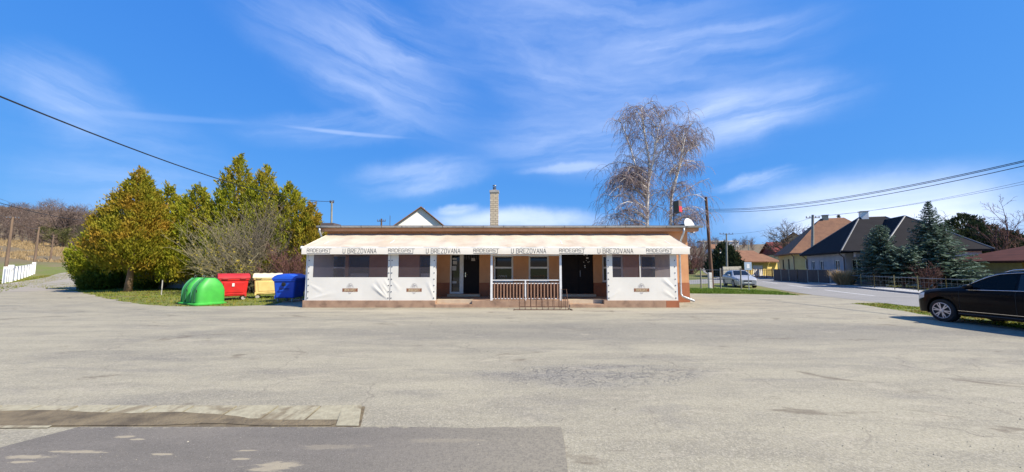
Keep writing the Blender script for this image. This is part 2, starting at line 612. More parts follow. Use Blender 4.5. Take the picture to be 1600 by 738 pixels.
def asphalt_mat(name, base, worn, dark, lot=False, dust=False):
    m, nt, b = newmat(name)
    N = NT(nt)
    v = N.coord()
    vx = N.coord((0.25, 1, 1))
    big = N.noise(vx, 0.42, 5, 0.6, 0.6)
    mid = N.noise(vx, 1.6, 5, 0.65, 0.3)
    fine = N.noise(v, 38, 4, 0.75)
    grit = N.noise(v, 85, 2, 0.6)
    c = N.mix(N.ramp(mid, 0.38, 0.68), base, worn)
    c = N.mix(N.math('MULTIPLY', N.ramp(big, 0.50, 0.68), 0.7), c, dark)
    c = N.mix(N.math('MULTIPLY', N.ramp(fine, 0.46, 0.68), 0.42), c, tuple(x * 0.5 for x in base))
    c = N.mix(N.math('MULTIPLY', N.ramp(grit, 0.52, 0.68), 0.5), c, tuple(min(1, x * 1.5) for x in base))
    h = N.math('ADD', N.math('MULTIPLY', fine, 0.6), N.math('MULTIPLY', grit, 0.4))
    def region(cx, cy, sx, sy, rot=0.0, wob_=1.3, src=None):
        t = N.n('ShaderNodeTexCoord')
        mp = N.n('ShaderNodeMapping', vector_type='TEXTURE')
        mp.inputs['Location'].default_value = (cx, cy, 0)
        mp.inputs['Rotation'].default_value = (0, 0, rot)
        mp.inputs['Scale'].default_value = (sx, sy, 1000)
        N.l(t.outputs['Object'], mp.inputs[0])
        L = N.n('ShaderNodeVectorMath', operation='LENGTH')
        N.l(mp.outputs[0], L.inputs[0])
        wob = N.math('ADD', L.outputs['Value'], N.math('MULTIPLY', N.math('SUBTRACT', src if src is not None else mid, 0.5), wob_))
        return N.ramp(wob, 1.0, 0.55)
    if dust:
        # sandy spots trodden and blown over the newer asphalt
        dn = N.noise(vx, 16, 6, 0.7, 0.4)
        for (px, py, sx, sy) in [(430, 731, .24, .09), (197, 684, .13, .03), (215, 688, .07, .025), (40, 716, .26, .04), (375, 719, .08, .022), (30, 724, .12, .03), (385, 706, .16, .018), (250, 712, .14, .02), (520, 700, .35, .06), (700, 690, .5, .05), (120, 708, .3, .03)]:
            q = G(px, py)
            c = N.mix(N.math('MULTIPLY', region(q.x, q.y, sx, sy, 0, 3.2, dn), 0.8 if px < 450 else 0.3), c, (0.33, 0.285, 0.20))
        c = N.mix(N.math('MULTIPLY', N.ramp(N.noise(v, 6, 5, 0.7), 0.55, 0.75), 0.35), c, (0.20, 0.175, 0.14))
        c = N.mix(N.ramp(N.noise(v, 95, 1, 0.5), 0.70, 0.74), c, (0.36, 0.33, 0.29))
        # ragged feathered rim where the patch runs out into the older surface
        s3 = N.n('ShaderNodeSeparateXYZ'); N.l(v, s3.inputs[0])
        rim = N.math('MINIMUM', N.math('SUBTRACT', 4.13, s3.outputs[1]), N.math('SUBTRACT', 0.64, s3.outputs[0]))
        rim = N.math('ADD', rim, N.math('MULTIPLY', N.math('SUBTRACT', N.noise(v, 9, 6, 0.75), 0.5), 0.34))
        far = N.ramp(N.math('ADD', s3.outputs[0], N.math('MULTIPLY', dn, 1.2)), -1.4, 1.6)
        keep = N.math('MULTIPLY', N.ramp(rim, 0.0, 0.07), N.math('SUBTRACT', 1.0, N.math('MULTIPLY', far, 0.58)))
        c = N.mix(keep, N.mix(N.ramp(fine, .4, .65), (0.30, 0.27, 0.195), (0.19, 0.172, 0.13)), c)
    if lot:
        def region_old(cx, cy, sx, sy, rot=0.0):
            t = N.n('ShaderNodeTexCoord')
            mp = N.n('ShaderNodeMapping', vector_type='TEXTURE')
            mp.inputs['Location'].default_value = (cx, cy, 0)
            mp.inputs['Rotation'].default_value = (0, 0, rot)
            mp.inputs['Scale'].default_value = (sx, sy, 1000)
            N.l(t.outputs['Object'], mp.inputs[0])
            L = N.n('ShaderNodeVectorMath', operation='LENGTH')
            N.l(mp.outputs[0], L.inputs[0])
            wob = N.math('ADD', L.outputs['Value'], N.math('MULTIPLY', N.math('SUBTRACT', mid, 0.5), 1.3))
            return N.ramp(wob, 1.0, 0.55)
        # the alligator-cracked area in the middle of the lot
        vd = N.coord((0.8, 1, 1))
        warp = N.n('ShaderNodeVectorMath', operation='ADD')
        nz = N.n('ShaderNodeTexNoise'); nz.inputs['Scale'].default_value = 3
        N.l(vd, nz.inputs['Vector'])
        sc = N.n('ShaderNodeVectorMath', operation='SCALE'); sc.inputs['Scale'].default_value = 0.35
        N.l(nz.outputs['Color'], sc.inputs[0])
        N.l(vd, warp.inputs[0]); N.l(sc.outputs[0], warp.inputs[1])
        vo = N.n('ShaderNodeTexVoronoi', feature='DISTANCE_TO_EDGE')
        vo.inputs['Scale'].default_value = 10.0
        N.l(warp.outputs[0], vo.inputs['Vector'])
        crack = N.math('MULTIPLY', N.math('SUBTRACT', 1.0, N.ramp(vo.outputs['Distance'], 0.02, 0.16)), N.ramp(N.noise(v, 3.1, 5, 0.7), 0.38, 0.6))
        reg = region(1.35, 6.05, 2.3, 0.75, 0.06)
        c = N.mix(N.math('MULTIPLY', reg, N.math('ADD', 0.15, N.math('MULTIPLY', N.ramp(N.noise(vx, 2.6, 6, 0.7), 0.35, 0.65), 0.5))), c, (0.15, 0.145, 0.14))
        c = N.mix(N.math('MULTIPLY', N.math('MULTIPLY', reg, crack), 0.6), c, (0.085, 0.08, 0.075))
        # worn dark lane across the lot in front of the building
        lane = region(4.5, 10.0, 12.0, 1.9, 0.0)
        c = N.mix(N.math('MULTIPLY', lane, 0.5), c, dark)
        lane2 = region(14.0, 8.6, 8.0, 0.9, -0.5)
        c = N.mix(N.math('MULTIPLY', lane2, 0.42), c, dark)
        # chalky, dusty pale strip by the plinth and on the near side
        pale = region(1.0, 14.6, 13.0, 0.9, 0.0)
        c = N.mix(N.math('MULTIPLY', pale, 0.5), c, (0.39, 0.35, 0.265))
        # blotchy wear, darker where the binder still shows, paler where it has gone
        wear = N.noise(N.coord((0.35, 1, 1), (7.7, 2.1, 0)), 1.15, 7, 0.68, 0.9)
        c = N.mix(N.math('MULTIPLY', N.ramp(wear, 0.50, 0.66), 0.42), c, (0.17, 0.157, 0.135))
        wear2 = N.noise(N.coord((0.5, 1, 1), (1.7, 9.1, 0)), 2.6, 7, 0.7, 0.6)
        c = N.mix(N.math('MULTIPLY', N.ramp(wear2, 0.54, 0.68), 0.40), c, (0.40, 0.355, 0.265))
        agg = N.n('ShaderNodeTexVoronoi'); agg.inputs['Scale'].default_value = 62; N.l(v, agg.inputs['Vector'])
        ag = N.n('ShaderNodeSeparateColor'); N.l(agg.outputs['Color'], ag.inputs[0])
        c = N.mix(N.math('MULTIPLY', N.ramp(ag.outputs[0], 0.62, 0.7), 0.22), c, (0.13, 0.12, 0.10))
        c = N.mix(N.math('MULTIPLY', N.ramp(ag.outputs[1], 0.70, 0.76), 0.24), c, (0.47, 0.43, 0.34))
        # oil / mud stains
        st = N.noise(N.coord((0.6, 1, 1), (3.3, 1.7, 0)), 0.9, 4, 0.7, 0.8)
        c = N.mix(N.math('MULTIPLY', N.ramp(st, 0.60, 0.70), 0.65), c, (0.125, 0.10, 0.07))
        # a few meandering hairline cracks
        w2 = N.n('ShaderNodeTexVoronoi', feature='DISTANCE_TO_EDGE')
        w2.inputs['Scale'].default_value = 0.42
        wp = N.n('ShaderNodeVectorMath', operation='ADD')
        N.l(v, wp.inputs[0]); N.l(sc.outputs[0], wp.inputs[1])
        N.l(wp.outputs[0], w2.inputs['Vector'])
        hair = N.math('SUBTRACT', 1.0, N.ramp(w2.outputs['Distance'], 0.0, 0.008))
        hair = N.math('MULTIPLY', hair, N.ramp(N.noise(v, 0.5, 2), 0.44, 0.56))
        c = N.mix(N.math('MULTIPLY', hair, 0.38), c, (0.12, 0.10, 0.08))
        h = N.math('SUBTRACT', h, N.math('MULTIPLY', N.math('MULTIPLY', reg, crack), 1.2))
    N.l(c, b.inputs['Base Color'])
    b.inputs['Roughness'].default_value = 0.88
    b.inputs['Specular IOR Level'].default_value = 0.3
    N.bump(h, b, 0.55, 0.012)
    return m


M['lot'] = asphalt_mat('lot_asphalt', (0.318, 0.289, 0.208), (0.236, 0.215, 0.162), (0.140, 0.132, 0.113), lot=True)
M['road'] = asphalt_mat('road_asphalt', (0.25, 0.24, 0.225), (0.215, 0.21, 0.195), (0.17, 0.165, 0.155))
M['lane'] = asphalt_mat('lane_asphalt', (0.31, 0.275, 0.22), (0.27, 0.24, 0.195), (0.20, 0.18, 0.145))
M['patch'] = asphalt_mat('patch_asphalt', (0.158, 0.142, 0.120), (0.128, 0.116, 0.098), (0.20, 0.178, 0.142), dust=True)
M['walk'] = pm('walk_concrete', (0.44, 0.43, 0.41), (0.36, 0.35, 0.33), 2, 0.9, 0.2, 0.01, 40)
M['road_paint'] = pm('road_paint', (0.72, 0.72, 0.70), (0.5, 0.5, 0.49), 3, 0.7)


def poly_sheet(pts, z, mat, name, kind='structure'):
    mb = MB()
    mb.add([(p[0], p[1], z) for p in pts], (tuple(range(len(pts))),))
    o = mb.build(name, mat)
    if o.data.polygons[0].normal.z < 0: o.data.flip_normals()
    return prop(o, kind=kind)


def edge_wobble(pts, step=0.5, amp=0.12, seed=1):
    """broken asphalt edge: resample a polyline and push the points about"""
    out = []
    for i in range(len(pts) - 1):
        a, b = Vector(pts[i][:2]), Vector(pts[i + 1][:2])
        n = max(1, int((b - a).length / step))
        for k in range(n):
            p = a.lerp(b, k / n)
            if 0 < len(out):
                q = Vector((noise.noise((p.x * 1.3, p.y * 1.3, seed)), noise.noise((p.x * 1.3, p.y * 1.3, seed + 9))))
                p = p + q * amp * 2
            out.append((p.x, p.y))
    out.append(tuple(pts[-1][:2]))
    return out


# lot outline
ga = lambda *p: (G(*p).x, G(*p).y)
left_edge = edge_wobble([(-44, 33), ga(118, 455), ga(150, 463), ga(192, 472), ga(236, 477), ga(285, 479.5), ga(360, 479), ga(428, 477), ga(452, 469), (-10.6, 24)], 0.45, 0.14, 3)
island_front = edge_wobble([ga(1079, 459), ga(1130, 459.5), ga(1190, 460.5), ga(1250, 462)], 0.4, 0.08, 5)
wedge_front = edge_wobble([ga(1328, 474.5), ga(1380, 481.5), ga(1437, 491), ga(1518, 502), ga(1600, 515), (13.4, 6.0), (13.2, 1.0), (13.2, -8)], 0.4, 0.1, 7)
lot = [(-60, -25), (-60, 18.0), ] + edge_wobble([ga(0, 458), (-37.2, 27.5), (-44, 33)], 0.5, 0.12, 4)[:-1] + left_edge + [(8.6, 24)] + island_front + [(19.0, 21.5), (18.2, 18.2)] + wedge_front + [(13.2, -25)]
poly_sheet(lot, 0.006, M['lot'], 'parking_lot')


def catmull(pts, n=12):
    out = []
    P_ = [Vector(p) for p in pts]
    for i in range(len(P_) - 1):
        p0 = P_[max(0, i - 1)]; p1 = P_[i]; p2 = P_[i + 1]; p3 = P_[min(len(P_) - 1, i + 2)]
        for k in range(n):
            t = k / n
            out.append(0.5 * ((2 * p1) + (p2 - p0) * t + (2 * p0 - 5 * p1 + 4 * p2 - p3) * t * t + (3 * p1 - p0 - 3 * p2 + p3) * t ** 3))
    out.append(P_[-1])
    return out


def offset(line, d):
    out = []
    for i, p in enumerate(line):
        a = line[max(0, i - 1)]; b = line[min(len(line) - 1, i + 1)]
        t = (b - a).normalized()
        out.append(Vector((p.x + t.y * d, p.y - t.x * d)))
    return out


def lift(x, y, base):
    r = math.hypot(x, y)
    t = min(1, max(0, (r - 46) / 14))
    return height(x, y) + base + 0.035 * t


def ribbon(line, d0, d1, base, mat, name, kind='structure', i0=0, i1=None):
    A, B = offset(line, d0)[i0:i1], offset(line, d1)[i0:i1]
    mb = MB()
    vs = []
    for a, b in zip(A, B):
        vs += [(a.x, a.y, lift(a.x, a.y, base)), (b.x, b.y, lift(b.x, b.y, base))]
    fs = [(2 * i, 2 * i + 1, 2 * i + 3, 2 * i + 2) for i in range(len(A) - 1)]
    mb.add(vs, fs)
    return mb


ROAD = catmull([(20.0, -40), (19.9, -15), (19.9, 0), (20.2, 10), (20.8, 17), (22.2, 24), (26.0, 34), (33.0, 52), (42.5, 75), (54, 100), (64, 125), (72, 150), (76, 180), (74, 220)], 14)
prop(ribbon(ROAD, -3.2, 3.2, 0.010, M['road'], '').build('road', M['road'], smooth=True), kind='structure')
# the mouth where the lot meets the road
poly_sheet([(16.6, 22.6), (18.0, 18.4), (20.6, 17.0), (22.5, 24.5), (18.6, 23.2)], 0.003, M['lot'], 'road_apron')
# painted centre line, dashes
for i0 in range(18, len(ROAD) - 30, 4):
    if i0 % 8 in (2, 6):
        pass
mk = MB()
dist = 0; on = True
for i in range(len(ROAD) - 1):
    a, b = ROAD[i], ROAD[i + 1]
    if a.y < 4 or a.y > 95: continue
    t = (b - a).normalized(); nrm = Vector((t.y, -t.x))
    L = (b - a).length
    k = 0.0
    while k < L:
        p = a + t * k
        q = a + t * min(L, k + 0.5)
        if int((dist + k) / 3.0) % 3 != 2:
            vs = []
            for pt, s in ((p, -1), (p, 1), (q, 1), (q, -1)):
                w = pt + nrm * (0.07 * s - 0.1)
                vs.append((w.x, w.y, lift(w.x, w.y, 0.016)))
            mk.add(vs, ((0, 1, 2, 3),))
        k += 0.5
    dist += L
prop(mk.build('road_marking', M['road_paint']), kind='structure')
mk2 = MB()
A, B = offset(ROAD, 2.85), offset(ROAD, 2.97)
for i in range(len(ROAD) - 1):
    if 2 < ROAD[i].y < 60:
        vs = [(p.x, p.y, lift(p.x, p.y, 0.016)) for p in (A[i], B[i], B[i + 1], A[i + 1])]
        mk2.add(vs, ((0, 1, 2, 3),))
prop(mk2.build('road_marking', M['road_paint']), kind='structure')


def strip_solid(line, d0, d1, z1, mat, name, ymin, ymax):
    A, B = offset(line, d0), offset(line, d1)
    rs = []
    for a, b, c in zip(A, B, line):
        if ymin < c.y < ymax:
            h = lift(a.x, a.y, 0)
            rs.append([(a.x, a.y, h - 0.05), (b.x, b.y, h - 0.05), (b.x, b.y, h + z1), (a.x, a.y, h + z1)])
    mb = MB(); mb.rings(rs)
    return prop(mb.build(name, mat), kind='structure')


M['kerb'] = pm('kerb_concrete', (0.30, 0.29, 0.28), (0.22, 0.215, 0.21), 2, 0.9, 0.2, 0.01, 40)
strip_solid(ROAD, 3.22, 3.38, 0.13, M['kerb'], 'kerb', -30, 98)
strip_solid(ROAD, 3.385, 5.0, 0.125, M['walk'], 'pavement', -30, 98)

# lane up the left hill
LANE = catmull([(-33.5, 27.0), (-41.5, 33.5), (-50, 41.5), (-62, 54), (-76, 68), (-84, 84), (-82, 104), (-74, 122)], 14)
lm = MB()
A, B = offset(LANE, -2.9), offset(LANE, 2.6)
prop(ribbon(LANE, -3.6, 3.7, 0.012, M['lane'], '').build('lane', M['lane'], smooth=True), kind='structure')

SIDE = catmull([(2, 36), (9, 37.5), (17, 41), (26, 47), (33.5, 55)], 10)
prop(ribbon(SIDE, -3.4, 3.4, 0.006, M['road'], '').build('side_road', M['road'], smooth=True), kind='structure')

# dark newer asphalt in the foreground and the old concrete gutter
pp = edge_wobble([ga(128, 667.5), ga(330, 667.5), ga(560, 668), ga(640, 670), ga(760, 668), ga(877, 668.5), ga(884, 700), ga(889, 738), (0.46, 1.2), (0.4, -3)], 0.06, 0.022, 11)
poly_sheet([(-12, -3), (-12, 2.2), ga(-160, 738)] + [ga(0, 701)] + pp, 0.010, M['patch'], 'asphalt_patch')


def gutter_mat():
    m, nt, b = newmat('gutter_concrete')
    N = NT(nt)
    v = N.coord()
    n = N.noise(v, 2.2, 6, 0.65, 0.5)
    n2 = N.noise(v, 14, 4, 0.6)
    c = N.mix(N.ramp(n2, 0.3, 0.7), (0.355, 0.322, 0.222), (0.275, 0.248, 0.168))
    c = N.mix(N.math('MULTIPLY', N.ramp(n, 0.5, 0.62), 0.8), c, (0.16, 0.125, 0.075))
    N.l(c, b.inputs['Base Color'])
    b.inputs['Roughness'].default_value = 0.95
    N.bump(N.noise(v, 30, 5, 0.7), b, 0.6, 0.02)
    return m


M['gutter'] = gutter_mat()
M['gutter_dirt'] = pm('gutter_dirt', (0.185, 0.145, 0.085), (0.085, 0.065, 0.04), 3.2, 0.98, 0.8, 0.03, 30)
rng = random.Random(8)
y0, y1 = G(500, 667).y, G(500, 638.5).y          # near and far edge
xe = G(566, 650).x
poly_sheet([(-8.3, y0 - 0.02), (xe + 0.11, y0 - 0.03), (xe - 0.07, y1 + 0.04), (-8.3, y1 + 0.035)], 0.0105, M['gutter_dirt'], 'gutter_bed')
gm = MB()
x = -8.2
z0 = 0.008
while x < xe - 0.3:
    w = min(0.5 + rng.uniform(-0.06, 0.06), xe - 0.2 - x)
    # far kerb slab, tilted towards the channel
    gap = 0.014
    dy = rng.uniform(-0.012, 0.012)
    ym = y0 + (y1 - y0) * (0.34 + rng.uniform(-.04, .04))
    gm.add([(x + gap, ym, z0 + 0.003), (x + w - gap, ym, z0 + 0.003), (x + w - gap, y1 + dy, z0 + 0.03), (x + gap, y1 + dy, z0 + 0.03),
            (x + gap, y1 + dy, 0.0), (x + w - gap, y1 + dy, 0.0)], ((0, 1, 2, 3), (3, 2, 5, 4), (0, 3, 4), (1, 5, 2)))
    x += w
prop(gm.build('gutter', M['gutter']), kind='structure')
gd = edge_wobble([(-8.2, y0 - 0.02), (xe - 0.25, y0 + 0.01), (xe - 0.2, y0 + 0.06), (-2.6, y0 + 0.10), (-3.2, y0 + 0.20), (-3.8, y0 + 0.34), (-4.4, y0 + 0.30), (-5.2, y0 + 0.40), (-6.0, y0 + 0.36), (-8.2, y0 + 0.40), (-8.2, y0 - 0.02)], 0.05, 0.035, 13)
gdo = poly_sheet(gd[:-1], 0.0150, M['gutter_dirt'], 'gutter_dirt')
for v_ in gdo.data.vertices: v_.co.z += max(0.0, v_.co.y - y0 - 0.14) * 0.062 + 0.0015
ge = MB()
ge.add([(xe - 0.16, y0 - 0.01, 0.0165), (xe + 0.085, y0 - 0.015, 0.0165), (xe - 0.10, y1 + 0.012, 0.040), (xe - 0.33, y1 + 0.01, 0.0385)], ((0, 1, 2, 3),))
ge.add([(-8.2, y0 - 0.11, 0.016), (-4.9, y0 - 0.06, 0.016), (-4.9, y0 - 0.022, 0.022), (-8.2, y0 - 0.022, 0.022)], ((0, 1, 2, 3),))
prop(ge.build('gutter_end', M['gutter']), kind='structure')


# ------------------------------------------------------------------ grass that reads as blades
M['grass'] = leafmat('grass_blades', [(0.13, 0.20, 0.015), (0.25, 0.26, 0.035), (0.28, 0.22, 0.05)], 0.6, 0.35)
M['lush_grass'] = leafmat('lush_grass', [(0.085, 0.17, 0.02), (0.16, 0.24, 0.03)], 0.6, 0.3)


def in_poly(x, y, poly):
    c = False
    n = len(poly)
    for i in range(n):
        x1, y1 = poly[i]; x2, y2 = poly[(i + 1) % n]
        if (y1 > y) != (y2 > y) and x < (x2 - x1) * (y - y1) / (y2 - y1) + x1: c = not c
    return c


def grass(poly, n, h, label_seed, mat='grass', wid=0.03):
    rng = random.Random(label_seed)
    xs = [p[0] for p in poly]; ys = [p[1] for p in poly]
    mb = MB()
    k = 0
    tries = 0
    while k < n and tries < n * 12:
        tries += 1
        x, y = rng.uniform(min(xs), max(xs)), rng.uniform(min(ys), max(ys))
        if not in_poly(x, y, poly): continue
        dn = noise.noise((x * 0.9, y * 0.9, 3))
        if dn < -0.25 and rng.random() < 0.7: continue
        k += 1
        w = rng.uniform(0, 6.28)
        hh = h * rng.uniform(0.4, 1.2) * (1 + 0.6 * dn)
        a = Vector((math.cos(w), math.sin(w), 0)) * wid * rng.uniform(0.5, 1)
        l = Vector((rng.uniform(-1, 1), rng.uniform(-1, 1), 0)) * hh * 0.7
        p = Vector((x, y, height(x, y)))
        mb.add([p - a, p + a, p + l + Vector((0, 0, hh))], ((0, 1, 2),))
    return prop(mb.build('grass', M[mat]), kind='stuff')


verge = left_edge[1:-1] + [(-9.8, 31), (-30, 38), ga(124, 440)]
grass(verge, 26000, 0.07, 1)
wedge = wedge_front[:-4] + [(16.6, 4), (16.7, 10), (17.5, 17.5)]
grass(wedge, 9000, 0.06, 2)
island = island_front + [(18.6, 26.4), (16.5, 29.6), (13.5, 30), (11.2, 27)]
grass(island, 9000, 0.10, 3, 'lush_grass')
yard = [(27.5, 21), (30.0, 28), (33.0, 35.5), (42, 33), (40, 20)]
grass(yard, 6000, 0.12, 4)
vl = [ga(0, 457), (-37.8, 28.2), (-44.8, 34.6), (-53, 43), (-66, 57), (-78, 69), (-74, 60), (-58, 40), (-46, 24)]
grass(vl, 9000, 0.10, 6, wid=0.05)

# loose grit and pebbles lying about on the lot
rng = random.Random(44)
pb = MB()
for k in range(1500):
    y = 2.6 + 9 * rng.random() ** 1.8; x = rng.uniform(-1.45, 1.45) * (y + 1)
    s_ = rng.uniform(.003, .007) if rng.random() < .97 else rng.uniform(.008, .014)
    a = rng.uniform(0, 6.28)
    ring = [(x + s_ * math.cos(a + 1.256 * j) * rng.uniform(.7, 1.2), y + s_ * math.sin(a + 1.256 * j) * rng.uniform(.7, 1.2), .008) for j in range(5)]
    top = (x + rng.uniform(-.2, .2) * s_, y, .010 + s_ * rng.uniform(.5, .9))
    pb.add(ring + [top], tuple((j, (j + 1) % 5, 5) for j in range(5)))
M['pebble'] = leafmat('pebble_stone', [(0.16, 0.145, 0.11), (0.36, 0.33, 0.26)], 3, 0.0, .9)
prop(pb.build('gravel', M['pebble']), kind='stuff')
# ------------------------------------------------------------------ walls and windows
UP = Vector((0, 0, 1))


class Face:
    """a wall plane: x along the wall, z up, d inward"""
    def __init__(self, O, dx, nrm):
        self.O, self.dx, self.n = Vector(O), Vector(dx).normalized(), Vector(nrm).normalized()

    def p(self, x, z, d=0.0):
        return self.O + self.dx * x + UP * z - self.n * d

    def wall(self, mb, x0, x1, z0, z1, holes, reveal=0.14):
        xs = sorted({x0, x1} | {h[0] for h in holes if x0 < h[0] < x1} | {h[1] for h in holes if x0 < h[1] < x1})
        zs = sorted({z0, z1} | {h[2] for h in holes if z0 < h[2] < z1} | {h[3] for h in holes if z0 < h[3] < z1})
        for i in range(len(xs) - 1):
            for j in range(len(zs) - 1):
                cx, cz = (xs[i] + xs[i + 1]) / 2, (zs[j] + zs[j + 1]) / 2
                if any(h[0] < cx < h[1] and h[2] < cz < h[3] for h in holes): continue
                mb.quad(self.p(xs[i], zs[j]), self.p(xs[i + 1], zs[j]), self.p(xs[i + 1], zs[j + 1]), self.p(xs[i], zs[j + 1]))
        for (a, b, c, d) in holes:
            c2, d2 = max(c, z0), min(d, z1)
            if c2 >= d2: continue
            mb.quad(self.p(a, c2), self.p(a, d2), self.p(a, d2, reveal), self.p(a, c2, reveal))
            mb.quad(self.p(b, d2), self.p(b, c2), self.p(b, c2, reveal), self.p(b, d2, reveal))
            if d <= z1: mb.quad(self.p(a, d), self.p(b, d), self.p(b, d, reveal), self.p(a, d, reveal))
            if c >= z0: mb.quad(self.p(a, c), self.p(a, c, reveal), self.p(b, c, reveal), self.p(b, c))

    def slab(self, mb, x0, x1, z0, z1, d0, d1):
        vs = [self.p(x, z, d) for d in (d0, d1) for z in (z0, z1) for x in (x0, x1)]
        mb.add(vs, ((0, 1, 3, 2), (5, 4, 6, 7), (4, 0, 2, 6), (1, 5, 7, 3), (2, 3, 7, 6), (4, 5, 1, 0)))

    def window(self, parent, x0, x1, z0, z1, fw=0.07, vbars=(), hbars=(), mat='white_paint', pane='pane', d=0.10, sill=None, blind=None, world=True, name='window'):
        mb = MB()
        self.slab(mb, x0, x0 + fw, z0, z1, d - 0.03, d + 0.04)
        self.slab(mb, x1 - fw, x1, z0, z1, d - 0.03, d + 0.04)
        self.slab(mb, x0 + fw, x1 - fw, z0, z0 + fw, d - 0.03, d + 0.04)
        self.slab(mb, x0 + fw, x1 - fw, z1 - fw, z1, d - 0.03, d + 0.04)
        for v in vbars:
            self.slab(mb, v - fw / 2, v + fw / 2, z0 + fw, z1 - fw, d - 0.028, d + 0.038)
        for h in hbars:
            self.slab(mb, x0 + fw, x1 - fw, h - fw / 2, h + fw / 2, d - 0.026, d + 0.036)
        w = mb.build(name, M[mat], parent, world=world)
        g = MB()
        self.slab(g, x0 + 0.01, x1 - 0.01, z0 + 0.01, z1 - 0.01, d + 0.008, d + 0.02)
        g.build('pane', M[pane], w, world=world)
        if blind:
            b = MB()
            self.slab(b, x0 + fw + 0.01, x1 - fw - 0.01, blind[0], blind[1], d + 0.0, d + 0.007)
            b.build('blind', M['pale_blind'], w, world=world)
        if sill:
            s = MB()
            self.slab(s, x0 - 0.05, x1 + 0.05, z0 - 0.04, z0 - 0.002, -0.06, d + 0.02)
            s.build('sill', M[sill], w, world=world)
        return w


YF, YW, YB = 15.85, 18.2, 26.5
FLOOR = 0.30
XL, XR = P(510, 400, YW).x, P(1075, 400, YW).x
bx = lambda px: (px - 800) / FPX * YW * 1.0
WX = lambda px, py=420: P(px, py, YW).x
WZ = lambda py: P(800, py, YW).z

pub = thing('pub_building', 'low flat roofed salmon pub building with a white awning along its front', 'building', (-0.2, YW, 0))
front = Face((0, YW, 0), (1, 0, 0), (0, -1, 0))
ZT = 3.50
win = {}
holes = []
wins = [
    (490, 515, 400, 452, 'plain'), (544, 577, 400, 447, 'blind'), (655, 681, 398, 444, 'blind'),
    (771, 802, 401, 438, 'white'), (826, 858, 401, 438, 'white'), (941, 974, 399, 440, 'white'), (1001, 1033, 399, 440, 'white'),
]
wz0, wz1 = WZ(441), WZ(399)
for a, b, c, d, k in wins:
    x0, x1 = WX(a), WX(b)
    if k == 'plain': x0 = XL + 0.25; x1 = XL + 0.95
    holes.append((x0, x1, wz0, wz1))
door_a = (WX(703), WX(749), FLOOR + 0.12, WZ(396))
door_b = (WX(877), WX(927), FLOOR + 0.12, WZ(396))
mbw = MB()
zb = WZ(439.5) - 0.0
zb = WZ(442)
alls = holes + [door_a, door_b]
front.wall(mbw, XL, XR, zb, ZT, alls)
mbw.box(XL, XL + 0.3, YW, YB, zb, ZT) if False else None
# side and back walls
mbw.quad((XR, YW, zb), (XR, YB, zb), (XR, YB, ZT), (XR, YW, ZT))
mbw.quad((XL, YB, zb), (XL, YW, zb), (XL, YW, ZT), (XL, YB, ZT))
mbw.quad((XR, YB, zb), (XL, YB, zb), (XL, YB, ZT), (XR, YB, ZT))
mbw.build('wall', M['salmon'], pub)
mbb = MB()
fb = Face((0, YW - 0.012, 0), (1, 0, 0), (0, -1, 0))
fb.wall(mbb, XL - 0.012, XR + 0.012, 0.0, zb, alls, 0.15)
mbb.quad((XR + 0.012, YW - 0.012, 0), (XR + 0.012, YB, 0), (XR + 0.012, YB, zb), (XR + 0.012, YW - 0.012, zb))
mbb.quad((XL - 0.012, YB, 0), (XL - 0.012, YW - 0.012, 0), (XL - 0.012, YW - 0.012, zb), (XL - 0.012, YB, zb))
mbb.quad((XL - 0.012, YW - 0.012, zb), (XR + 0.012, YW - 0.012, zb), (XR + 0.012, YW, zb), (XL - 0.012, YW, zb))
mbb.build('wall_base', M['rust_plaster'], pub)
# near-black panel: darkness of the unlit rooms behind the openings, put in as colour
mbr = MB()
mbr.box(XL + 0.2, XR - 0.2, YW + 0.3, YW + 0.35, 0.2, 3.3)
mbr.build('dark_room_backing', M['void'], pub)

zmid = WZ(418.5)
for i, (h, w) in enumerate(zip(holes, wins)):
    k = w[4]
    if k == 'white':
        front.window(pub, h[0], h[1], h[2], h[3], 0.085, (), (zmid,), 'white_paint', sill='dark_tin')
    elif k == 'blind':
        front.window(pub, h[0], h[1], h[2], h[3], 0.06, (), (zmid,), 'dark_tin', blind=(h[2] + 0.07, h[2] + 0.42), sill='dark_tin')
    else:
        front.window(pub, h[0], h[1], h[2], h[3], 0.06, (), (zmid,), 'white_paint', sill='dark_tin')
# faint sticker lettering on the two middle windows comes after the stroke font below

# left entrance: white framed glass side light, white door leaf edge, dark leaf
x0, x1, z0, z1 = door_a
mb = MB()
front.slab(mb, x0, x0 + 0.07, z0, z1, 0.05, 0.13)
front.slab(mb, WX(718), WX(724), z0, z1, 0.05, 0.13)
front.slab(mb, x0 + 0.07, WX(718), z0, z0 + 0.09, 0.052, 0.128)
front.slab(mb, x0 + 0.07, WX(718), z1 - 0.09, z1, 0.052, 0.128)
front.slab(mb, WX(724), x1, z1 - 0.06, z1, 0.052, 0.128)
df = mb.build('door_frame', M['white_paint'], pub)
mb = MB(); front.slab(mb, x0 + 0.06, WX(718) + 0.01, z0 + 0.08, z1 - 0.08, 0.085, 0.10); sg = mb.build('pane', M['pane'], df)
mb = MB()
for k, (za, zc, xx) in enumerate([(0.62, 0.72, 0.12), (1.25, 1.47, 0.10), (1.55, 1.72, 0.13), (1.78, 1.86, 0.11)]):
    front.slab(mb, x0 + xx, x0 + xx + 0.2, FLOOR + za, FLOOR + zc, 0.079, 0.083)
mb.each('notice', M['pale_blind'], df)
mb = MB(); front.slab(mb, WX(724) + 0.004, x1 - 0.004, z0, z1 - 0.064, 0.06, 0.11)
dl = mb.build('door', M['dark_door'], pub, bevel=0.008)
mb = MB()
xh = WX(724) + 0.1
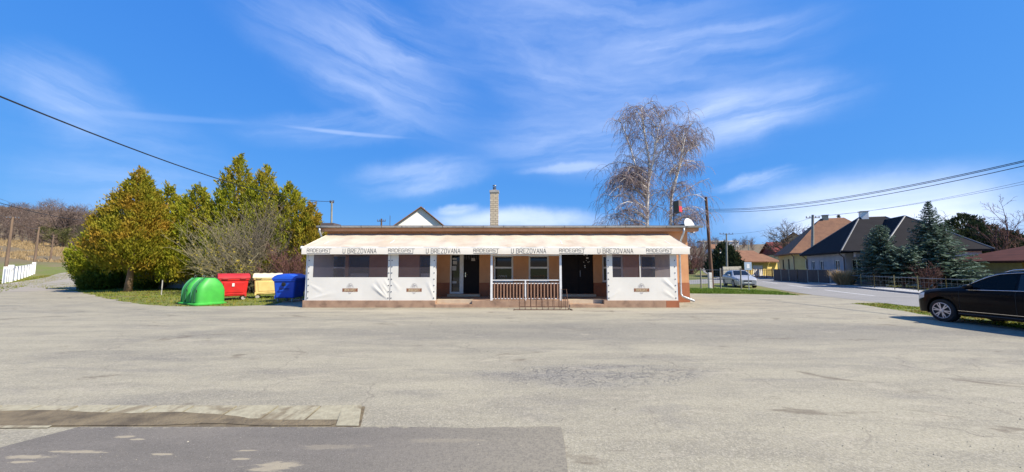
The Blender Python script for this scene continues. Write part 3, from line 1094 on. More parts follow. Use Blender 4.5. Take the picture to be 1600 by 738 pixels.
mb.tube([front.p(xh, FLOOR + 1.05, 0.06), front.p(xh, FLOOR + 1.05, 0.0), front.p(xh + 0.12, FLOOR + 1.05, -0.005)], 0.011, 6)
front.slab(mb, xh - 0.02, xh + 0.02, FLOOR + 0.93, FLOOR + 1.15, 0.05, 0.0595)
mb.build('handle', M['chrome'], dl)
mb = MB(); front.slab(mb, WX(736), WX(742), FLOOR + 1.72, FLOOR + 1.86, 0.052, 0.0595); mb.build('notice', M['film_line'], dl)
# grille over the door top
mb = MB()
for k in range(9):
    xx = WX(724) + 0.06 + k * (x1 - WX(724) - 0.12) / 8
    mb.tube([front.p(xx, z1 - 0.30, 0.05), front.p(xx, z1 - 0.08, 0.05)], 0.008, 5)
mb.each('door_grille_bar', M['grommet'], dl)
# step in front of the left entrance
mb = MB(); mb.box(x0 - 0.06, x1 + 0.05, YW - 0.32, YW + 0.0, FLOOR + 0.002, FLOOR + 0.115); mb.build('door_step', M['tile'], pub, bevel=0.01)

# right entrance: dark double door
x0, x1, z0, z1 = door_b
xm = (x0 + x1) / 2 + 0.08
mb = MB(); front.slab(mb, x0 + 0.004, xm - 0.003, z0, z1, 0.05, 0.10); d1 = mb.build('door', M['dark_door'], pub, bevel=0.008)
mb = MB(); front.slab(mb, xm + 0.003, x1 - 0.004, z0, z1, 0.05, 0.10); d2 = mb.build('door', M['dark_door'], pub, bevel=0.008)
mb = MB()
rg = random.Random(3)
for (dx_, dz_, s) in [(0.28, 2.02, .035), (0.42, 2.02, .03), (0.43, 1.86, .055), (0.38, 1.74, .02), (0.25, 1.66, .02), (0.46, 1.66, .025), (0.30, 1.48, .03), (0.31, 1.40, .03), (0.52, 1.68, .02)]:
    front.slab(mb, xm + dx_ - s, xm + dx_ + s, FLOOR + dz_ - s * 0.8, FLOOR + dz_ + s * 0.8, 0.045, 0.0495)
mb.each('sticker', M['pale_blind'], d2)
mb = MB(); front.slab(mb, xm + 0.05, xm + 0.08, FLOOR + 0.95, FLOOR + 1.25, 0.02, 0.0495); mb.build('handle', M['grommet'], d2)
mb = MB(); mb.box(x0 - 0.06, x1 + 0.05, YW - 0.32, YW + 0.0, FLOOR + 0.002, FLOOR + 0.115); mb.build('door_step', M['tile'], pub, bevel=0.01)

# eaves, roof, gutter
ze = P(800, 352.5, 17.86).z
mb = MB()
YE = 17.86
mb.box(XL - 0.18, XR + 0.42, YE + 0.03, YW - 0.001, ZT - 0.05, ZT + 0.10)
mb.build('eaves_board', M['eaves'], pub)
mb = MB()
rl, rr = XL - 0.30, XR + 0.55
prof = [(YE, ze - 0.10), (YE, ze), (YB + 0.3, ze + 0.02), (YB + 0.3, ze - 0.10)]
mb.prism([(rl, y, z) for y, z in prof], (rr - rl, 0, 0))
roof = mb.build('roof', M['roof_felt'], pub)
mb = MB()
n = 9
gz = ze - 0.035
gp = [(YE - 0.085 + 0.085 * math.cos(math.pi * k / n), gz - 0.085 * math.sin(math.pi * k / n)) for k in range(n + 1)]
gi = [(YE - 0.085 + 0.077 * math.cos(math.pi * k / n), gz - 0.077 * math.sin(math.pi * k / n)) for k in range(n + 1)]
poly = gp + gi[::-1]
mb.prism([(rl, y, z) for y, z in poly], (rr - rl, 0, 0))
gut = mb.build('gutter', M['zinc'], roof, smooth=False)
mb = MB()
x = rl + 0.2
while x < rr:
    q = [(YE - 0.085 + 0.09 * math.cos(math.pi * k / n), gz - 0.09 * math.sin(math.pi * k / n)) for k in range(n + 1)]
    q2 = [(YE - 0.085 + 0.086 * math.cos(math.pi * k / n), gz - 0.086 * math.sin(math.pi * k / n)) for k in range(n + 1)]
    mb.prism([(x - 0.012, y, z) for y, z in q + q2[::-1]], (0.024, 0, 0))
    x += (32 / 1600 * 1600) / FPX * 17.7
mb.each('gutter_bracket', M['dark_tin'], roof)
mb = MB()
dxp = P(1063, 420, 18.05).x
mb.tube([(P(1067, 353, YE).x, YE - 0.085, gz - 0.08), (P(1067, 353, YE).x, YE - 0.085, gz - 0.28), (dxp + 0.02, 17.95, gz - 0.70), (dxp, 18.09, gz - 0.95), (dxp, 18.09, 0.42), (dxp + 0.05, 18.02, 0.30), (dxp + 0.40, 17.6, 0.12)], 0.052, 10)
mb.build('downpipe', M['zinc'], pub, smooth=True)
mb = MB()
dxl = XL - 0.12
mb.tube([(dxl - 0.05, YE - 0.085, gz - 0.08), (dxl - 0.05, YE - 0.085, gz - 0.25), (dxl, 18.0, gz - 0.60), (dxl, 18.1, gz - 0.9), (dxl, 18.1, 0.3)], 0.052, 10)
mb.build('downpipe', M['zinc'], pub, smooth=True)
# capping boxes on the roof ends
mb = MB(); a = P(503, 346, 18.6); b = P(523, 346, 18.6); mb.box(a.x, b.x, 18.5, 19.3, ze, ze + 0.20); mb.build('roof_capping', M['dark_tin'], roof)
mb = MB(); a = P(1053, 346, 18.6); b = P(1072, 346, 18.6); mb.box(a.x, b.x, 18.5, 19.6, ze, ze + 0.14); mb.build('roof_capping', M['dark_tin'], roof)
mb = MB()
for px in (785, 790, 796, 801, 843, 914, 930, 955):
    p = P(px, 350, 20); h = rg.uniform(0.05, 0.12)
    mb.box(p.x - 0.05, p.x + 0.05, 20, 20.1, ze, ze + h)
mb.each('roof_vent', M['dark_tin'], roof)


# chimney of pale brick
def brick_mat(name, c1, c2, mortar, sx=0.25, sz=0.075):
    m, nt, b = newmat(name)
    N = NT(nt)
    t = N.n('ShaderNodeTexCoord')
    s = N.n('ShaderNodeSeparateXYZ'); N.l(t.outputs['Object'], s.inputs[0])
    cmb = N.n('ShaderNodeCombineXYZ')
    N.l(N.math('ADD', s.outputs[0], s.outputs[1]), cmb.inputs[0]); N.l(s.outputs[2], cmb.inputs[1])
    br = N.n('ShaderNodeTexBrick')
    br.inputs['Scale'].default_value = 1.0
    br.inputs['Brick Width'].default_value = sx
    br.inputs['Row Height'].default_value = sz
    br.inputs['Mortar Size'].default_value = 0.012
    br.inputs['Color1'].default_value = c1 + (1,)
    br.inputs['Color2'].default_value = c2 + (1,)
    br.inputs['Mortar'].default_value = mortar + (1,)
    N.l(cmb.outputs[0], br.inputs['Vector'])
    N.l(br.outputs['Color'], b.inputs['Base Color'])
    b.inputs['Roughness'].default_value = 0.9
    return m


M['pale_brick'] = brick_mat('pale_brick', (0.62, 0.52, 0.36), (0.50, 0.41, 0.28), (0.22, 0.18, 0.13), 0.30, 0.13)
ct, cb_ = P(766, 299, 22.5), P(779, 352, 22.5)
cx = (ct.x + P(779, 299, 22.5).x) / 2
cw = 0.25
mb = MB(); mb.box(cx - cw, cx + cw, 22.3, 22.3 + 2 * cw, ze - 0.05, ct.z - 0.12)
ch = mb.build('chimney', M['pale_brick'], roof)
mb = MB(); mb.box(cx - cw - 0.035, cx + cw + 0.035, 22.265, 22.335 + 2 * cw, ct.z - 0.12, ct.z + 0.02); mb.box(cx - 0.17, cx + 0.17, 22.38, 22.72, ct.z + 0.02, ct.z + 0.07)
mb.build('chimney_cap', M['pale_concrete'], ch)
mb = MB(); zc = ct.z + 0.07
mb.lathe([(0.075, 0), (0.075, 0.2)], (cx, 22.55, zc), 10)
for s in (-1, 1): mb.box(cx + s * 0.09 - 0.01, cx + s * 0.09 + 0.01, 22.54, 22.56, zc, zc + 0.27)
mb.lathe([(0.12, 0.27), (0.11, 0.30), (0.02, 0.34)], (cx, 22.55, zc), 10)
mb.build('chimney_pot', M['grommet'], ch)

# ------------------------------------------------------------------ terrace
tx0, tx1 = P(472, 480, YF).x, P(1061.5, 480, YF).x
terr = thing('terrace', 'low brown concrete terrace with entrance steps along the front of the pub', 'terrace', ((tx0 + tx1) / 2, 17, 0))
oa = (P(680, 475, YF).x, P(737, 475, YF).x)
ob = (P(890, 475, YF).x, P(944, 475, YF).x)
mb = MB()
prev = tx0
for o0, o1 in (oa, ob):
    mb.box(prev, o0, YF, YW - 0.02, 0, FLOOR)
    mb.box(o0, o1, YF + 0.33, YW - 0.02, 0, FLOOR)
    prev = o1
mb.box(prev, tx1, YF, YW - 0.02, 0, FLOOR)
mb.build('slab', M['plinth'], terr, bevel=0.012)
for o0, o1 in (oa, ob):
    mb = MB(); mb.box(o0 + 0.003, o1 - 0.003, YF - 0.02, YF + 0.327, 0, 0.15)
    mb.build('step', M['plinth'], terr, bevel=0.01)
    mb = MB(); mb.box(o0 + 0.01, o1 - 0.01, YF + 0.30, YF + 0.328, 0.153, FLOOR + 0.006)
    mb.box(o0 - 0.01, o1 + 0.01, YF + 0.331, YF + 0.62, FLOOR + 0.002, FLOOR + 0.012)
    mb.build('step_tile', M['tile'], terr)
# orange painted end of the slab
mb = MB(); mb.box(tx1 - 0.55, tx1 + 0.004, YF - 0.004, YF + 0.001, 0.0, 0.29); mb.build('slab_paint', M['rust_plaster'], terr)

# ------------------------------------------------------------------ awning
YA = 15.66
ax0, ax1 = P(471, 397, YA).x, P(1078, 397, YA).x
azt, azb = P(800, 386.5, YA).z, P(800, 397.5, YA).z
awz = P(800, 365.5, YW).z
awn = thing('awning', 'long cream fabric awning with lettered valance over the pub terrace', 'awning', ((ax0 + ax1) / 2, YW, 0))
tl, tr = P(514, 366, YW - 0.03).x, P(1043, 366, YW - 0.03).x
mb = MB()
NX, NY = 120, 10
rows = []
for j in range(NY + 1):
    t = j / NY
    row = []
    for i in range(NX + 1):
        s = i / NX
        xa = tl + (tr - tl) * s; xb = ax0 + (ax1 - ax0) * s
        x = xb + (xa - xb) * t
        y = YA + (YW - 0.03 - YA) * t
        bay = abs(math.sin(math.pi * s * 11))
        sag = -0.07 * math.sin(math.pi * t) * (0.30 + 0.70 * bay) + 0.022 * noise.noise((x * 1.9, t * 3.0 + x * .8, 2.0)) + 0.014 * noise.noise((x * 4.5 + t * 4, t * 6, 5.0))
        z = azt + (awz - azt) * t + sag
        row.append((x, y, z))
    rows.append(row)
mb.rings(rows, close=False, cap0=False, cap1=False)
mb.build('canopy', M['awning'], awn, smooth=True)
# closed triangular ends
for s, (xa, xb) in ((0, (tl, ax0)), (1, (tr, ax1))):
    mb = MB()
    ys = YW - 0.03
    mb.quad((xb, YA, azt), (xb, YA, azb + 0.02), (xa, ys, azb + 0.02), (xa, ys, awz))
    mb.build('end_flap', M['valance'], awn)
mb = MB()
rows = []
for j in range(5):
    row = []
    for i in range(201):
        s = i / 200
        x = ax0 + (ax1 - ax0) * s
        t = j / 4
        z = azt + (azb - azt) * t + (0.010 * noise.noise((x * 0.8, 7, 1)) if j == 4 else 0)
        y = YA - 0.006 * math.sin(t * 3)
        row.append((x, y, z))
    rows.append(row)
mb.rings(rows, close=False, cap0=False, cap1=False)
val = mb.build('valance', M['valance'], awn, smooth=True)
mb = MB(); mb.tube([(ax0 - 0.05, YA + 0.03, azt - 0.02), (ax1 + 0.03, YA + 0.03, azt - 0.02)], 0.035, 8); mb.build('front_bar', M['white_metal'], awn)
mb = MB(); mb.lathe([(0.0, -0.05), (0.06, -0.03), (0.075, 0.0), (0.06, 0.06), (0.0, 0.09)], (ax0 - 0.02, YA + 0.03, azt - 0.02), 12, 'X'); mb.build('end_cap', M['white_metal'], awn, smooth=True)
# arms under the cloth
for px in (515, 614, 700, 768, 876, 950, 1040):
    xx = P(px, 400, 17).x
    mb = MB(); mb.tube([(xx, YA + 0.05, azt - 0.05), (xx, YW - 0.02, awz - 0.10)], 0.025, 6); mb.build('arm', M['white_metal'], awn)

# stroke lettering
GL = {
    'R': [[(0, 0), (0, 1), (.7, 1), (.82, .88), (.82, .6), (.7, .48), (0, .48)], [(.38, .48), (.85, 0)]],
    'Q': [[(0, 0), (0, .86), (.14, 1), (.68, 1), (.82, .86), (.82, 0)], [(0, .4), (.82, .4)]],
    'D': [[(0, 0), (0, 1), (.62, 1), (.82, .8), (.82, .2), (.62, 0), (0, 0)]],
    'E': [[(.8, 1), (0, 1), (0, 0), (.8, 0)], [(0, .5), (.7, .5)]],
    'G': [[(.82, 1), (.14, 1), (0, .86), (0, .14), (.14, 0), (.82, 0), (.82, .5), (.42, .5)]],
    'S': [[(.82, 1), (.12, 1), (0, .88), (0, .62), (.12, .5), (.7, .5), (.82, .38), (.82, .12), (.7, 0), (0, 0)]],
    'T': [[(-.1, 1), (1.0, 1)], [(.45, 1), (.45, -.42)]],
    'U': [[(0, 1), (0, .16), (.14, 0), (.62, 0), (.76, .16), (.76, 1)]],
    'B': [[(0, 0), (0, 1), (.62, 1), (.76, .88), (.76, .64), (.64, .52), (0, .52)], [(.64, .52), (.8, .4), (.8, .12), (.68, 0), (0, 0)]],
    'Z': [[(0, 1), (.8, 1), (0, 0), (.8, 0)]],
    'O': [[(.14, 0), (0, .16), (0, .84), (.14, 1), (.62, 1), (.76, .84), (.76, .16), (.62, 0), (.14, 0)]],
    'V': [[(0, 1), (.42, 0), (.84, 1)]],
    'N': [[(0, 0), (0, 1), (.76, 0), (.76, 1)]],
    'A': [[(0, 0), (.42, 1), (.84, 0)], [(.17, .36), (.67, .36)]],
}


def write(text, width, hgt, fn, w, name, mat, parent, gap=0.28, underline=False, th=0.004):
    adv = sum((0.55 if c == ' ' else 0.82 + gap) for c in text) - gap
    sx = width / adv
    mb = MB()
    x = 0
    for c in text:
        if c != ' ':
            for st in GL[c]:
                mb.stroke([((x + a) * sx - width / 2, b * hgt - hgt / 2) for a, b in st], w, fn, th)
            x += 0.82 + gap
        else: x += 0.55
    if underline:
        mb.stroke([(-width / 2, -hgt * 0.92), (width / 2 - 0.4 * sx, -hgt * 0.92)], w, fn, th)
    return mb.build(name, mat, parent)


zc = (azt + azb) / 2 - 0.01
for (pa, pb, word) in [(480, 517, 'RQDEGQST'), (607, 647, 'RQDEGQST'), (740, 779, 'RQDEGQST'), (874, 913, 'RQDEGQST'), (1010, 1050, 'RQDEGQST'),
                       (536, 588, 'U BREZOVANA'), (666, 719, 'U BREZOVANA'), (799, 853, 'U BREZOVANA'), (934, 989, 'U BREZOVANA')]:
    xa, xb = P(pa, 391, YA).x, P(pb, 391, YA).x
    xc = (xa + xb) / 2
    rad = word.startswith('R')
    write(word, xb - xa, 0.135 if rad else 0.185, (lambda u, v, o, xc=xc, rad=rad: Vector((xc + u, YA - 0.0068 - o * 0.4, zc + v + (0.022 if rad else 0)))), 0.0155 if rad else 0.0165, 'lettering', M['lettering'], val, 0.32, rad)
# pale words on the lower sashes of the two middle windows
wins_white = [o for o in children(pub) if o.name.startswith('window')]
for (pa, pb, py, c) in [(779, 792, 432, 'film_line'), (833, 852, 432, 'banner_brown')]:
    xa, xb = P(pa, py, YW).x, P(pb, py, YW).x
    par = min(wins_white, key=lambda o: min(abs((o.data.vertices[0].co.x + world_loc(o).x) - xa), 9))
    mb = MB()
    for k in range(4):
        x_ = xa + (xb - xa) * (k + 0.5) / 4
        mb.stroke([(x_ - 0.03, WZ(py) - 0.04), (x_ - 0.03, WZ(py) + 0.04), (x_ + 0.035, WZ(py) + 0.03), (x_ + 0.03, WZ(py) - 0.045)], 0.016, lambda u, v, o: Vector((u, YW + 0.092 - o, v)), 0.003)
    mb.build('sticker', M[c], par)


# ------------------------------------------------------------------ tarpaulin panels
def tarp_mat():
    m, nt, b = newmat('tarpaulin_white')
    N = NT(nt)
    v = N.coord()
    n = N.noise(v, 1.2, 5, 0.6, 0.3)
    c = N.mix(N.ramp(n, 0.35, 0.75), (0.90, 0.865, 0.77), (0.85, 0.81, 0.71))
    N.l(c, b.inputs['Base Color'])
    b.inputs['Roughness'].default_value = 0.5
    t = N.n('ShaderNodeBsdfTranslucent'); N.l(c, t.inputs['Color'])
    x = N.n('ShaderNodeMixShader'); x.inputs[0].default_value = 0.15
    N.l(b.outputs[0], x.inputs[1]); N.l(t.outputs[0], x.inputs[2])
    N.l(x.outputs[0], nt.nodes['Material Output'].inputs['Surface'])
    return m


def film_mat():
    m, nt, b = newmat('clear_film')
    N = NT(nt)
    v = N.coord()
    n = N.noise(v, 0.9, 3, 0.5)
    b.inputs['Base Color'].default_value = (0.17, 0.155, 0.19, 1)
    b.inputs['Roughness'].default_value = 0.15
    t = N.n('ShaderNodeBsdfTransparent'); t.inputs[0].default_value = (0.78, 0.74, 0.82, 1)
    x = N.n('ShaderNodeMixShader')
    N.l(N.math('ADD', 0.70, N.math('MULTIPLY', n, 0.12)), x.inputs[0])
    N.l(b.outputs[0], x.inputs[1]); N.l(t.outputs[0], x.inputs[2])
    N.l(x.outputs[0], nt.nodes['Material Output'].inputs['Surface'])
    return m


M['tarp'] = tarp_mat()
M['film'] = film_mat()


def tarp_panel(pxl, pxr, wl_, wr_, label, emb_px, creases, mull=None):
    y = YF + 0.03
    x0, x1 = P(pxl, 440, y).x, P(pxr, 440, y).x
    a0, a1 = P(wl_, 420, y).x, P(wr_, 420, y).x
    zb_, zt_ = FLOOR + 0.004, azb + 0.06
    w0, w1 = P(800, 433.5, y).z, azb + 0.02
    t = thing('tarp_panel', label, 'tarpaulin', ((x0 + x1) / 2, y, FLOOR), group='white weather panels along the terrace front')
    # cloth as a fine sheet around its clear window, pulled and creased
    def off(x, z):
        d = 0.014 * noise.noise((x * 1.1, z * 1.0, 4.0))
        for (cx_, cz_, ang, ln, amp) in creases:
            px_, pz_ = x - cx_, z - cz_
            u = px_ * math.cos(ang) + pz_ * math.sin(ang)
            v = -px_ * math.sin(ang) + pz_ * math.cos(ang)
            if 0 < u < ln:
                f = math.sin(math.pi * u / ln)
                wv = v / (0.03 + 0.09 * u / ln)
                d += amp * f * math.exp(-wv * wv) * (1 - 0.6 * wv * wv)
        return d
    def sheet(mb, xa, xb, za, zb2):
        nx, nz = max(2, int((xb - xa) / 0.035)), max(2, int((zb2 - za) / 0.035))
        rows = [[(xa + (xb - xa) * i / nx, y - off(xa + (xb - xa) * i / nx, za + (zb2 - za) * j / nz), za + (zb2 - za) * j / nz) for i in range(nx + 1)] for j in range(nz + 1)]
        mb.rings(rows, close=False, cap0=False, cap1=False)
    mb = MB()
    sheet(mb, x0, x1, zb_, w0)
    sheet(mb, x0, a0, w0, zt_)
    sheet(mb, a1, x1, w0, zt_)
    if mull:
        xm_ = P(mull, 420, y).x
        sheet(mb, xm_ - 0.02, xm_ + 0.02, w0, zt_)
    mb.build('cloth', M['tarp'], t, smooth=True)
    f = MB()
    f.quad((a0 - 0.01, y + 0.02, w0 - 0.01), (a1 + 0.01, y + 0.02, w0 - 0.01), (a1 + 0.01, y + 0.02, w1), (a0 - 0.01, y + 0.02, w1))
    f.build('clear_window', M['film'], t)
    # round eyelets down the edges
    for ex in (x0 + 0.05, x1 - 0.05):
        g = MB(); z = zb_ + 0.10
        while z < zt_ - 0.1:
            g.lathe([(0.026, 0.0), (0.026, 0.008), (0.012, 0.012)], (ex, y - off(ex, z) - 0.002, z), 8, 'Y')
            z += 0.265
        g.each('eyelet', M['grommet'], t)
    # printed emblem: horned head over a brown name band
    ex, ez = P(emb_px, 453.5, y).x, P(800, 453.5, y).z
    fn = lambda u, v, o: Vector((ex + u, y - off(ex + u, ez + v) - 0.003 - o, ez + v))
    bw, bh = 0.325, 0.075
    b = MB(); b.rings([[fn(-bw + 2 * bw * i / 12, -bh + 2 * bh * j / 4, 0) for i in range(13)] for j in range(5)], close=False, cap0=False, cap1=False); band = b.build('emblem_band', M['banner_brown'], t)
    b = MB(); b.quad(fn(-bw + .02, -bh + .016, .002), fn(bw - .02, -bh + .016, .002), fn(bw - .02, -bh + .024, .002), fn(-bw + .02, -bh + .024, .002))
    b.quad(fn(-bw + .02, bh - .024, .002), fn(bw - .02, bh - .024, .002), fn(bw - .02, bh - .016, .002), fn(-bw + .02, bh - .016, .002))
    b.build('band_border', M['cream_print'], band)
    write('RQDEGQST', 0.47, 0.085, fn, 0.013, 'lettering', M['cream_print'], band, 0.3, th=0.0035)
    h = MB()
    arc = lambda cx_, cz_, rx, rz, a, c, n=9: [(cx_ + rx * math.cos(a + (c - a) * k / n), cz_ + rz * math.sin(a + (c - a) * k / n)) for k in range(n + 1)]
    h.stroke(arc(0, .085, .135, .20, 0.05, math.pi - 0.05), 0.010, fn, .002)
    h.stroke(arc(-.035, .10, .05, .13, 0.3, 2.9), 0.016, fn, .002)
    h.stroke(arc(.04, .10, .045, .12, 0.2, 2.8), 0.013, fn, .002)
    h.stroke([(-.075, .09), (-.06, .17), (-.02, .20)], 0.014, fn, .002)
    h.stroke([(.0, .09), (.015, .18), (.06, .21)], 0.014, fn, .002)
    h.stroke([(-.03, .12), (-.02, .22), (.0, .26)], 0.012, fn, .002)
    h.stroke(arc(0, -.08, .06, .07, math.pi + .2, 2 * math.pi - .2), 0.012, fn, .002)
    h.stroke([(-.02, -.09), (-.02, -.13)], 0.010, fn, .002); h.stroke([(.02, -.09), (.015, -.14)], 0.010, fn, .002)
    h.build('emblem_head', M['film_line'], t)
    return t


y = YF + 0.03
c1 = [(P(606, 469, y).x, FLOOR + .02, math.pi - 0.95 - 0.0 * k, 1.15, 0.0) for k in range(1)]
xc_ = P(607, 469, y).x
cr1 = [(xc_, FLOOR + 0.02, math.pi - 0.72, 1.0, 0.030), (xc_, FLOOR + 0.06, math.pi - 0.98, 1.0, 0.024), (xc_, FLOOR + 0.28, math.pi - 1.0, 0.75, 0.020), (xc_, FLOOR + 0.52, math.pi - 1.05, 0.5, 0.015),
       (P(482, 469, y).x, FLOOR + 0.05, 0.25, 1.2, 0.010), (P(482, 440, y).x, FLOOR + 0.7, -0.5, 0.8, 0.010)]
cr2 = [(P(679, 469, y).x, FLOOR + 0.02, math.pi - 1.2, 0.9, 0.016), (P(611, 436, y).x, FLOOR + 0.9, -0.9, 0.7, 0.010)]
cr3 = [(P(1056, 455, y).x, FLOOR + 0.42, math.pi - 0.75, 0.8, 0.024), (P(1056, 468, y).x, FLOOR + 0.05, math.pi - 0.6, 0.7, 0.014), (P(950, 468, y).x, FLOOR + 0.03, 0.7, 0.7, 0.012)]
tarp_panel(480, 609, 489.5, 606, 'wide white weather panel with grey film window at left end of terrace', 547, cr1)
tarp_panel(610, 680, 622.5, 672, 'narrow white weather panel with film window just left of glass door', 647, cr2)
tarp_panel(949, 1057, 957, 1047, 'white weather panel with divided film window at right end of terrace', 1002.5, cr3, 1000)
# posts that carry the awning
for px in (479, 610, 680.5, 949, 1057):
    yy = YF + 0.10
    xx = P(px, 440, yy).x
    mb = MB(); mb.box(xx - 0.03, xx + 0.03, yy - 0.03, yy + 0.03, FLOOR + 0.002, azt - 0.06)
    mb.build('post', M['white_metal'], awn)
# unseen cloth ends, added to keep the terrace in shade
for xx, lab in ((P(1057, 440, y).x - 0.02, 'added white curtain keeping right end of terrace in shade'), (P(480, 440, y).x + 0.02, 'added white curtain keeping left end of terrace in shade by blue bins')):
    mb = MB()
    rows = []
    for j in range(12):
        z = FLOOR + 0.01 + (azb + 0.05 - FLOOR) * j / 11
        rows.append([(xx + 0.02 * math.sin(k * 1.3) * (0.5 + 0.5 * noise.noise((k, j * .4, 1))), YF + 0.16 + (YW - 0.06 - YF - 0.16) * k / 14, z) for k in range(15)])
    mb.rings(rows, close=False, cap0=False, cap1=False)
    o = mb.build('shade_curtain', M['tarp'], smooth=True)
    prop(o, lab, 'curtain', 'added shade curtains of the terrace')

# ------------------------------------------------------------------ railing between the two entrances
ra, rb = P(768, 450, YF + .06).x, P(876, 450, YF + .06).x
rail = thing('railing', 'white steel railing with brown slats between the two pub entrances', 'railing', ((ra + rb) / 2, YF + 0.06, FLOOR))
yy = YF + 0.06
for xx in (ra, rb):
    mb = MB(); mb.box(xx - 0.045, xx + 0.045, yy - 0.045, yy + 0.045, FLOOR + 0.002, azb + 0.06); mb.build('post', M['white_metal'], rail)
mb = MB(); mb.box(ra + 0.046, rb - 0.046, yy - 0.03, yy + 0.03, azb - 0.06, azb - 0.015); mb.build('top_beam', M['white_metal'], rail)
zt2 = P(800, 438, yy).z
mb = MB(); mb.box(ra + 0.046, rb - 0.046, yy - 0.022, yy + 0.022, zt2 - 0.02, zt2 + 0.02); mb.build('handrail', M['white_metal'], rail)
mb = MB(); mb.box(ra + 0.046, rb - 0.046, yy - 0.02, yy + 0.02, zt2 - 0.155, zt2 - 0.12); mb.build('upper_rail', M['white_metal'], rail)
mb = MB(); mb.box(ra + 0.046, rb - 0.046, yy - 0.02, yy + 0.02, FLOOR + 0.06, FLOOR + 0.095); mb.build('lower_rail', M['white_metal'], rail)
xm2 = P(821, 450, yy).x
mb = MB(); mb.box(xm2 - 0.028, xm2 + 0.028, yy - 0.03, yy + 0.03, FLOOR + 0.002, zt2 - 0.022); mb.build('middle_post', M['white_metal'], rail)
for (xa, xb) in ((ra + 0.06, xm2 - 0.03), (xm2 + 0.03, rb - 0.06)):
    nS = 10
    for k in range(nS):
        xx = xa + (xb - xa) * (k + 0.5) / nS
        mb = MB(); mb.box(xx - 0.026, xx + 0.026, yy - 0.034, yy - 0.0205, FLOOR + 0.065, zt2 - 0.125)
        mb.build('slat', M['baluster'], rail)

# ------------------------------------------------------------------ bicycle rack
q0, q1 = G(803, 485.5), G(890, 484.5)
rk = thing('bicycle_rack', 'rusty low steel bicycle rack standing before the terrace railing', 'bicycle rack', ((q0.x + q1.x) / 2, 15.0, 0))
yb0, yb1 = 14.85, 15.35
x0, x1 = q0.x, q1.x - 0.05
mb = MB(); mb.tube([(x0, yb0, 0.03), (x1, yb0, 0.03)], 0.016, 6); mb.tube([(x0 + 0.25, yb1, 0.10), (x1, yb1, 0.10)], 0.014, 6)
mb.build('ground_rail', M['rust'], rk)
for k in range(9):
    xx = x0 + 0.22 + k * (x1 - x0 - 0.35) / 8.0
    mb = MB(); h = 0.50
    mb.tube([(xx, yb0, 0.03), (xx, yb0 + 0.06, h - 0.1), (xx, yb0 + 0.16, h), (xx, yb1 - 0.1, h), (xx, yb1, h - 0.12), (xx, yb1, 0.10)], 0.0115, 6)
    mb.build('hoop', M['rust'], rk)
mb = MB(); xx = x1 - 0.02
mb.tube([(xx - 0.22, yb1, 0.02), (xx - 0.22, yb1, 0.80), (xx, yb1, 0.80), (xx, yb0 + 0.1, 0.02)], 0.014, 6)
mb.build('end_frame', M['rust'], rk)
mb = MB(); mb.tube([(x0, yb0, 0.03), (x0, yb0 - 0.05, -0.0)], 0.02, 6); mb.tube([(x1 + 0.02, yb0 + 0.2, 0.05), (x1 + 0.12, yb0 - 0.06, 0.02)], 0.022, 6); mb.each('foot', M['rust'], rk)

# ------------------------------------------------------------------ satellite dish, light box sign on the roof corner
dc = P(1078, 353, 18.3)
ds = thing('satellite_dish', 'white satellite dish on the right roof corner of the pub', 'satellite dish', (XR, 18.3, dc.z))
look = Vector((0.42, -0.85, 0.28)).normalized()
Mx = Matrix.Translation(dc) @ look.to_track_quat('Z', 'Y').to_matrix().to_4x4()
mb = MB(); rings_ = []
for r_, z_ in [(0.02, -0.10), (0.15, -0.09), (0.28, -0.055), (0.36, -0.015), (0.385, 0.0), (0.385, -0.012), (0.30, -0.065), (0.15, -0.105), (0.02, -0.115)]:
    rings_.append([Mx @ Vector((r_ * 0.92 * math.cos(2 * math.pi * k / 28), r_ * 1.05 * math.sin(2 * math.pi * k / 28), z_)) for k in range(28)])
mb.rings(rings_); mb.build('dish', M['white_metal'], ds, smooth=True)
mb = MB(); mb.tube([Mx @ Vector((0, -0.38, 0)), Mx @ Vector((0, -0.2, 0.36))], 0.012, 6); mb.build('feed_arm', M['grommet'], ds)
mb = MB(); mb.tube([Mx @ Vector((0, -0.2, 0.32)), Mx @ Vector((0, -0.16, 0.42))], 0.03, 8); mb.build('receiver', M['pale_blind'], ds)
mb = MB(); mb.tube([Mx @ Vector((0, 0, -0.11)), (dc.x - 0.15, 18.6, dc.z - 0.05), (XR + 0.005, 18.62, dc.z - 0.45)], 0.022, 8); mb.build('bracket', M['zinc'], ds)

YS = 19.0
s0, s1 = P(1053, 325, YS), P(1064, 322, YS)
sg_ = thing('sign_box', 'dark olive light box sign with red side on a post over the roof corner', 'sign', (s0.x, YS, ze))
zt_, zb_ = P(1058, 315, YS).z, P(1058, 333, YS).z
sr = R(-38)
ux = Vector((math.cos(sr), -math.sin(sr), 0)).normalized()
# box: broad face turned to the left and to the viewer, red narrow face to the right
F1 = Vector((P(1051.5, 320, YS).x, YS, 0)); F2 = Vector((P(1060.5, 320, YS - 0.35).x, YS - 0.35, 0)); F3 = Vector((P(1065.5, 320, YS - 0.05).x, YS - 0.05, 0)); F4 = F1 + (F3 - F2)
M['olive'] = pm('olive_panel', (0.085, 0.075, 0.028), (0.06, 0.055, 0.022), 3, 0.5)
M['sign_red'] = pm('sign_red', (0.62, 0.045, 0.055), None, 4, 0.5)
mb = MB(); mb.prism([F1 + UP * zb_, F2 + UP * zb_, F3 + UP * zb_, F4 + UP * zb_], (0, 0, zt_ - zb_)); bxo = mb.build('case', M['dark_tin'], sg_)
n1 = (F2 - F1).normalized(); nn = Vector((n1.y, -n1.x, 0))
mb = MB(); a, b = F1 + n1 * 0.05 + nn * 0.006, F2 - n1 * 0.05 + nn * 0.006
